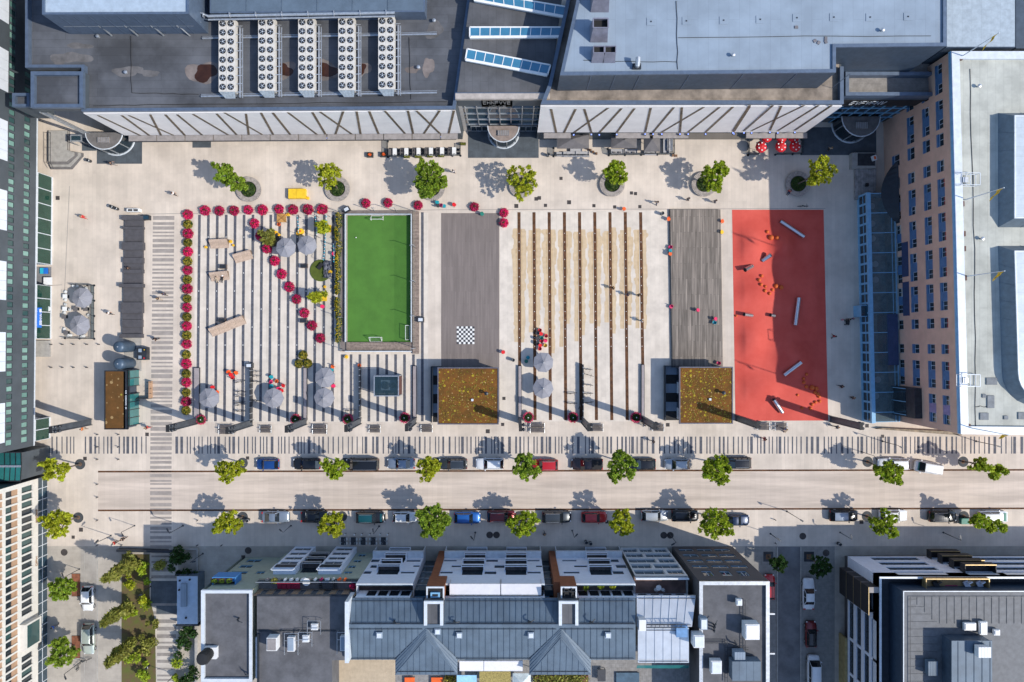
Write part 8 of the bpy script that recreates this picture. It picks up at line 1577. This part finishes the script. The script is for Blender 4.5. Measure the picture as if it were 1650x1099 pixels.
# pavement cafe in the shade
pt_ = thing('pavement_table', 'x', 'table', (0,0,0), 'dark tables of the pavement cafe'); mb = MB(STEELD); mb.box(-.4,-.62,.7,.4,.62,.74); mb.build('table_top', pt_); mb = MB(STEELD); mb.beam((0,0,0),(0,0,.7),.1,.1); mb.obox((0,0), .5, .6, 0, .04); mb.build('leg', pt_)
k = 0
for i, u in enumerate((555,571,586.5,602.5,619)):
    dup(pt_, W(u, 870), 0, f'dark table of the shaded pavement cafe, {nth(i)} from the west')
    for du, dv in ((-4.5,-2.3),(4,-2.3),(-4.5,4),(4,4)): dup(wc, W(u+du, 870+dv), random.random()*6, f'pale chair of the shaded pavement cafe, {nth(k)} from the west', 1, 'pale chairs of the pavement cafe'); k += 1
sp_ = MB(STEELD, PLY['white']); sp_.tube([(0,0,0),(0,0,1.0)], .05, 8); sp_.k = 1; sp_.lathe([(.12,1.0),(.1,1.15),(0,1.2)], 10, cap=False); p0 = tag(sp_.build('rope_post'), 'x', 'rope post', 'white topped rope posts of the pavement cafe')
for i, u in enumerate((548,558,573,584.5,597,614,626)): dup(p0, W(u, 859), 0, f'white topped rope post of the pavement cafe, {nth(i)} from the west')
# furniture on the roof terraces of the apartment row
for i, u in enumerate((451.5,459,466.5,474,481)):
    p = W(u, 941.5, 13.3); mb = MB(M('crimson_cushion', (.28,.015,.05), .8, var=.15)); mb.box(p.x-.3,p.y-.55,13.5,p.x+.3,p.y+.35,13.62); mb.box(p.x-.3,p.y+.35,13.5,p.x+.3,p.y+.45,14.1); mb.use(STEELD); [mb.box(p.x+a-.03,p.y+b-.03,13.3,p.x+a+.03,p.y+b+.03,13.5) for a in (-.25,.25) for b in (-.45,.3)]; tag(mb.build('sun_lounger'), f'crimson cushioned lounger on the sage house terrace, {nth(i)} from its pale yellow wall', 'lounger', 'crimson loungers on the sage house terrace')
for nm, lb, ct, u, v, rr, h, m in (('round_table','round white table on the sage house terrace','table',494,937.5,.55,.74,WHITE),('round_table','small round table on the rusty terrace of the glass fronted house','table',1061,947,.4,.72,WHITE)):
    p = W(u, v, 13.9); zb_ = 13.3; mb = MB(m); mb.lathe([(rr,zb_+h-.04),(rr,zb_+h)], 18, (p.x,p.y)); mb.use(STEEL); mb.lathe([(.2,zb_),(.05,zb_+.05),(.05,zb_+h-.04)], 8, (p.x,p.y)); tag(mb.build(nm), lb, ct)
for u, v, t in ((1055.5,948.5,'first'),(1067,948.5,'second'),(1061,943,'third')): dup(wc, W(u, v, 13.22), v, f'pale chair on the rusty terrace of the glass fronted house, {t} of three', 1, 'chairs on the rusty terrace')
p = W(529,942,13.6); mb = MB(PLY['dark']); mb.box(p.x-.75,p.y-.5,13.95,p.x+.75,p.y+.5,14.02); [mb.box(p.x+a-.04,p.y+b-.04,13.3,p.x+a+.04,p.y+b+.04,13.95) for a in (-.65,.65) for b in (-.4,.4)]; tag(mb.build('terrace_table'), 'dark rectangular table on the sage house terrace', 'table')
for i, (u, v) in enumerate(((517,938),(541,938),(517,945),(541,945))): p = W(u, v, 13.6); mb = MB(PLY['dark']); mb.box(p.x-.22,p.y-.22,13.7,p.x+.22,p.y+.22,13.76); mb.box(p.x-.22,p.y+.18,13.76,p.x+.22,p.y+.22,14.15); [mb.box(p.x+a-.02,p.y+b-.02,13.3,p.x+a+.02,p.y+b+.02,13.7) for a in (-.18,.18) for b in (-.18,.18)]; tag(mb.build('terrace_chair'), f'dark chair at the rectangular table of the sage house terrace, {nth(i)}', 'chair')
for i, (u, v, m, z, t) in enumerate(((569,944,MAG,13.3,'magenta bush in a pot at the terrace end of the sage house'),(944,946,LEAF[2],13.6,'green potted bush on the planted terrace, first'),(968,944,LEAF[1],13.6,'pale green potted bush on the planted terrace, middle'),(987,944,LEAF[0],13.6,'small yellow-green potted bush on the planted terrace'),(443,935,LEAF[4],13.3,'olive potted plant by the pale yellow wall'))):
    t_ = thing('potted_plant', t, 'potted plant', W(u, v, z)); p = W(u, v, z+.6); mb = MB(POT); mb.lathe([(.22,z),(.3,z+.5),(.0,z+.48)], 12, (p.x,p.y), cap=False); mb.build('pot', t_); leaf_cloud('foliage', m, t_, [((p.x,p.y,z+.85), (.5,.45,.4), 170)], .17, up=.4)
for i in range(14):
    u = 432+9.6*i; p = W(u, 932.5, 13.3); m = random.choice((WHITE, PLY['pink'], CREAM, PLY['orange'], GREYC)); mb = MB(m); mb.obox(p, .3+.4*random.random(), .3, 13.3, 13.6+.4*random.random(), random.random()); tag(mb.build('terrace_box'), f'small pale box or cushion along the glass railing of the sage terrace, {nth(i)}', 'box', 'boxes along the sage terrace railing')
# raised platform at the north-west entrance
pf = thing('stepped_platform', 'pale concrete stepped platform at the north-west entrance', 'platform', W(100,255)); 
for k, (d, z) in enumerate(((0,.15),(3,.3),(6,.45),(9.5,.6))):
    mb = MB(CONC if k % 2 else M('step_nosing', (.16,.15,.145), .8)); q = [W2(82,212,0), W2(113-d*.2,212,0), W2(113-d*.2,243,0), W2(135-d*1.3,247,0), W2(135-d*1.3,252,0), W2(117-d*.8,273-d*1.2,0), W2(82,273-d*1.2,0)]; mb.prism(q, 0 if k == 0 else z-.145, z); mb.build('step', pf)
mb = MB(STEELD); [mb.tube([W(u,213,1.5), W(u,262,1.5), W(u+5,272,1.2)], .04, 5) for u in (76,81)]; [mb.tube([W(u,v,0), W(u,v,1.5)], .03, 5) for u in (76,81) for v in (214,226,238,250,262)]; mb.build('handrail', pf)
mb = MB(STEEL, GLC); a = W(113,217,2.5); b = W(132,228,2.5); mb.box(a.x,b.y,2.4,b.x,a.y,2.5); mb.beam((a.x,b.y,0),(a.x,b.y,2.4),.1,.1); mb.beam((b.x,b.y,0),(b.x,b.y,2.4),.1,.1); mb.k = 1; mb.box(a.x+.2,b.y+.2,2.501,b.x-.2,a.y-.2,2.53); tag(mb.build('glass_porch'), 'small steel framed glass porch next to the stepped platform', 'porch')
# ------------------------------------------------------------------ people
def skin_mesh(name, V, E, rad, root, sub=1):
    me = bpy.data.meshes.new('tmp'); me.from_pydata(V, E, []); o = bpy.data.objects.new('tmp', me); COL.objects.link(o); o.modifiers.new('s', 'SKIN')
    if not me.skin_vertices: 
        import bmesh; bm = bmesh.new(); bm.from_mesh(me); bm.verts.layers.skin.verify(); bm.to_mesh(me); bm.free()
    for i, r_ in enumerate(rad): me.skin_vertices[0].data[i].radius = r_ if isinstance(r_, tuple) else (r_, r_); me.skin_vertices[0].data[i].use_root = i == root
    s = o.modifiers.new('u', 'SUBSURF'); s.levels = sub; s.render_levels = sub; bpy.context.view_layer.update()
    ev = o.evaluated_get(bpy.context.evaluated_depsgraph_get()); m2 = bpy.data.meshes.new_from_object(ev); m2.name = name; bpy.data.objects.remove(o); m2.polygons.foreach_set('use_smooth', [True]*len(m2.polygons)); return m2
POSES = {}
def pose(kind):
    if kind in POSES: return POSES[kind]
    st = {'walk': .34, 'stride': .5, 'stand': .06}.get(kind, 0); sit = kind == 'sit'; hz_ = .5 if sit else .93
    V = []; E = []; Rr = []; idx = {}
    def add(n, p, r_, par=None): idx[n] = len(V); V.append(p); Rr.append(r_); E.append((idx[par], idx[n])) if par else None
    z = hz_-.93; add('pel', (0,0,.93+z), (.15,.11)); add('spi', (0,0,1.12+z), (.13,.1), 'pel'); add('che', (0,.01,1.33+z), (.155,.11), 'spi'); add('nek', (0,.01,1.47+z), .055, 'che'); add('jaw', (0,.04,1.55+z), .07, 'nek'); add('hed', (0,.03,1.64+z), .095, 'jaw'); add('top', (0,.02,1.72+z), .07, 'hed'); add('nose', (0,.15,1.6+z), .014, 'jaw')
    for s, n in ((-1,'l'),(1,'r')):
        sw = s*st*.55; add('sho'+n, (s*.18,0,1.40+z), .062, 'che'); add('elb'+n, (s*.25,-sw*.5+.02,1.13+z), .045, 'sho'+n); wy = .25 if sit else -sw*.8+.1; add('wri'+n, (s*.24,wy,.92+z+(.05 if sit else 0)), .032, 'elb'+n); add('pal'+n, (s*.24,wy+.05,.85+z+(.05 if sit else 0)), (.036,.02), 'wri'+n)
        px_, py_, pz_ = V[idx['pal'+n]]
        for k in range(4): add('f%d%s' % (k, n), (px_, py_+.03-.02*k, pz_-.05), .0095, 'pal'+n); add('g%d%s' % (k, n), (px_-s*.012, py_+.04-.02*k, pz_-.09+.006*abs(k-1)), .008, 'f%d%s' % (k, n))
        add('t0'+n, (px_-s*.01, py_+.055, pz_-.015), .0105, 'pal'+n); add('t1'+n, (px_-s*.018, py_+.08, pz_-.045), .009, 't0'+n)
        add('hip'+n, (s*.09,0,.88+z), .088, 'pel')
        if sit: add('kne'+n, (s*.11,.44,.5), .06, 'hip'+n); add('ank'+n, (s*.11,.46,.09), .042, 'kne'+n); add('toe'+n, (s*.12,.64,.04), .04, 'ank'+n)
        else: add('kne'+n, (s*.1,sw*.55+.05,.48), .06, 'hip'+n); add('ank'+n, (s*.1,sw-(.06 if sw < 0 else 0),.1+(.06 if sw < -.1 else 0)), .042, 'kne'+n); add('toe'+n, (s*.11,sw+.17,.045), .04, 'ank'+n)
    body = skin_mesh('body', V, E, Rr, 0)
    def sub(names, k, nm, root, extra=()):
        ii = [idx[n] for n in names]; mp = {j: q for q, j in enumerate(ii)}; vv = [V[j] for j in ii]+list(extra); ee = [(mp[a], mp[b]) for a, b in E if a in mp and b in mp]; rr = [tuple(c*k+.008 for c in Rr[j]) if isinstance(Rr[j], tuple) else Rr[j]*k+.008 for j in ii]; return skin_mesh(nm, vv, ee, rr, mp[idx[root]])
    shirt = sub(['pel','spi','che','shol','shor','elbl','elbr'], 1.12, 'shirt', 'che'); leg = sub(['pel','hipl','hipr','knel','kner','ankl','ankr'], 1.14, 'trousers', 'pel')
    Vh = [(0,.0,1.66+z),(0,.01,1.735+z),(0,-.05,1.62+z),(0,-.06,1.54+z)]; hair = skin_mesh('hair', Vh, [(0,1),(0,2),(2,3)], [.1,.062,.085,.05], 0)
    sh = []
    for n in 'lr': a, t = V[idx['ank'+n]], V[idx['toe'+n]]; sh.append(skin_mesh('shoe', [(a[0],a[1]-.05,t[2]+.005),(t[0],t[1]+.03,t[2])], [(0,1)], [.052,.048], 0))
    POSES[kind] = (body, shirt, leg, hair, sh); return POSES[kind]
SKIN = M('skin', (.5,.29,.2), .6, var=.05); SH_ = M('shoe_black', (.03,.03,.03), .6)
CL = {k: M('cloth_'+k, c, .85, var=.08) for k, c in dict(black=(.02,.02,.022), white=(.75,.74,.72), red=(.5,.02,.02), navy=(.02,.035,.08), grey=(.16,.16,.17), blue=(.03,.14,.5), pink=(.6,.2,.25), beige=(.45,.36,.26), olive=(.1,.1,.05), orange=(.65,.17,.03), purple=(.2,.06,.2)).items()}
HR = [M('hair_'+k, c, .7) for k, c in (('dark', (.02,.013,.01)), ('brown', (.07,.035,.018)), ('fair', (.32,.2,.08)))]
def person(label, u, v, kind, ang, shirt, leg, hair=0, z=0, s=1., lie=False, grp=None):
    body, sh, lg, hr, shoes = pose(kind); p = W(u, v, z); t = thing('person', label, 'person', p, grp)
    for nm, me, m in (('body', body, SKIN), ('shirt', sh, CL[shirt]), ('trousers', lg, CL[leg]), ('hair', hr, HR[hair]), ('shoe', shoes[0], SH_), ('shoe', shoes[1], SH_)):
        if not me.materials: me.materials.append(m)
        o = link(nm, me, t, (0,0,0)); o.material_slots[0].link = 'OBJECT'; o.material_slots[0].material = m
    t.rotation_euler = (R(-84) if lie else 0, 0, ang) if lie else (0, 0, ang); t.scale = (s,)*3; return t
W_, N_ = R(90), 0
PP = [('person in dark clothes walking by the west entrance mat',185,266,'stride',-1.4,'black','grey'),('person in a white top crossing the open pavement',284,314,'walk',-1.9,'white','black'),('person in a red coat walking alone near the green shopfront',139,351,'walk',-2.,'red','red'),('person in black with white top walking past the west cafe',181,505,'stride',-1.8,'white','black'),('dark clothed walker on the crossing slabs, upper of two',269,474.5,'walk',1.2,'navy','black'),('dark clothed walker on the crossing slabs, lower of two',260,482,'walk',1.3,'black','beige'),('walker in dark coat on the crossing beside the silos',255,546.5,'stride',2.4,'black','black'),('person in orange by the westernmost mast',139,690,'walk',-1.5,'orange','beige'),('person in black with red bag near the pavilion corner',241,688,'stride',-1.2,'black','red'),('person in white passing below the dining terrace',731,278,'walk',-1.6,'white','navy'),('tall shadowed person with dark jeans north of the raised deck',1057,328,'stride',.6,'beige','navy'),('walker between rust channels, north of two others',987,464.5,'walk',2.,'black','black'),('walker between rust channels, middle one',1010.5,475,'walk',1.9,'navy','navy'),('walker between rust channels in brown, east one',1028,476,'walk',1.6,'olive','black'),('person in white at the last rust channel',1033,517,'walk',-1.6,'white','grey'),('person walking near the sixth ring bench, west one',1107,322.5,'walk',1.6,'grey','black'),('person walking near the sixth ring bench, east one',1150,326,'stride',1.4,'grey','grey'),('shaded cyclist figure before the corner entrance',1334,242,'walk',0,'beige','black'),('shaded adult in black with a pushchair',1363,515,'stand',0,'black','black'),('shaded child in pink beside the pushchair',1355.5,515.5,'stand',1,'pink','pink'),('shaded small child in purple east of the pushchair',1372,513.5,'stand',2,'purple','black'),('person in a red top at the playground edge',1340,542,'stride',.2,'red','black'),('person in black in the shade east of the playground',1352,622,'stride',1.5,'black','black'),('person in black standing near the conservatory',1370,640,'stand',2.,'black','black'),('walker in dark coat on the barcode strip by the east kiosk',1051,710,'stride',1.7,'black','grey'),('walker with red bag on the barcode strip below the benches',1229,706,'stride',1.6,'black','red'),('person in grey beside the last mast',1345,687,'stride',1.6,'grey','black'),('walker in red on the street corner, one of two',190,872,'walk',-.9,'red','black'),('walker in black on the street corner, one of two',203,866,'walk',-.8,'black','black'),('person in black on the shaded pavement before the white houses',877,858,'walk',.5,'black','grey'),('walker by the cream office at the photo edge',93,1006,'walk',2.5,'blue','grey'),('walker by the silver sofa end of the east kiosk flower bowl',1036.5,684,'stride',1.2,'white','black')]
for i, (l, u, v, k, a, s1, s2) in enumerate(PP): person(l, u, v, k, a, s1, s2, i % 3, s=.62 if 'child' in l else 1.)
person('person in dark clothes sitting on the dark block seating', 211,433,'sit',R(90),'black','black',1,z=.0).location.z = .0
person('person in a blue top sitting on the last double bench', 1264,691,'sit',R(180),'blue','beige',2).location.z = -.04
person('person in red sitting on the shaded ring bench', 1270,309,'sit',R(160),'red','navy',0).location.z = -.04
person('person in black lying on the wooden lounger, first of two', 350.5,456,'stand',R(14),'black','beige',1,z=.35,lie=True)
person('person in white lying on the wooden lounger, second of two', 357,455.5,'stand',R(-8),'white','black',0,z=.35,lie=True)
pc = thing('pushchair', 'black pushchair between the children in the shade', 'pushchair', W(1363.5,520)); p = W(1363.5,520); mb = MB(CL['black']); mb.box(p.x-.25,p.y-.35,.35,p.x+.25,p.y+.3,.65); mb.lathe([(.28,.65),(.2,.9),(0,.98)], 12, (p.x,p.y+.15), cap=False); mb.build('seat', pc); mb = MB(STEELD); mb.tube([(p.x-.25,p.y+.3,.6),(p.x-.25,p.y+.6,1.0),(p.x+.25,p.y+.6,1.0),(p.x+.25,p.y+.3,.6)], .025, 5); mb.build('push_handle', pc)
for x in (-.27,.27):
    for y in (-.3,.3): m = MB(BLACK); m.tube([(p.x+x-.03,p.y+y,.12),(p.x+x+.03,p.y+y,.12)], .12, 10); m.build('wheel', pc)
cb_ = thing('cargo_bike', 'small green and orange cargo trike under the long slanting tree', 'cargo bike', W(1553,838)); p = W(1553,838); mb = MB(PLY['green']); mb.box(p.x-.9,p.y-.45,.3,p.x+.3,p.y+.45,.9); mb.build('cargo_box', cb_); mb = MB(PLY['orange']); mb.box(p.x+.35,p.y-.3,.4,p.x+.8,p.y+.3,.8); mb.build('seat', cb_)
for x, y in ((-.6,-.5),(-.6,.5),(.9,0)): m = MB(BLACK); m.tube([(p.x+x,p.y+y-.04,.28),(p.x+x,p.y+y+.04,.28)], .28, 12); m.build('wheel', cb_)
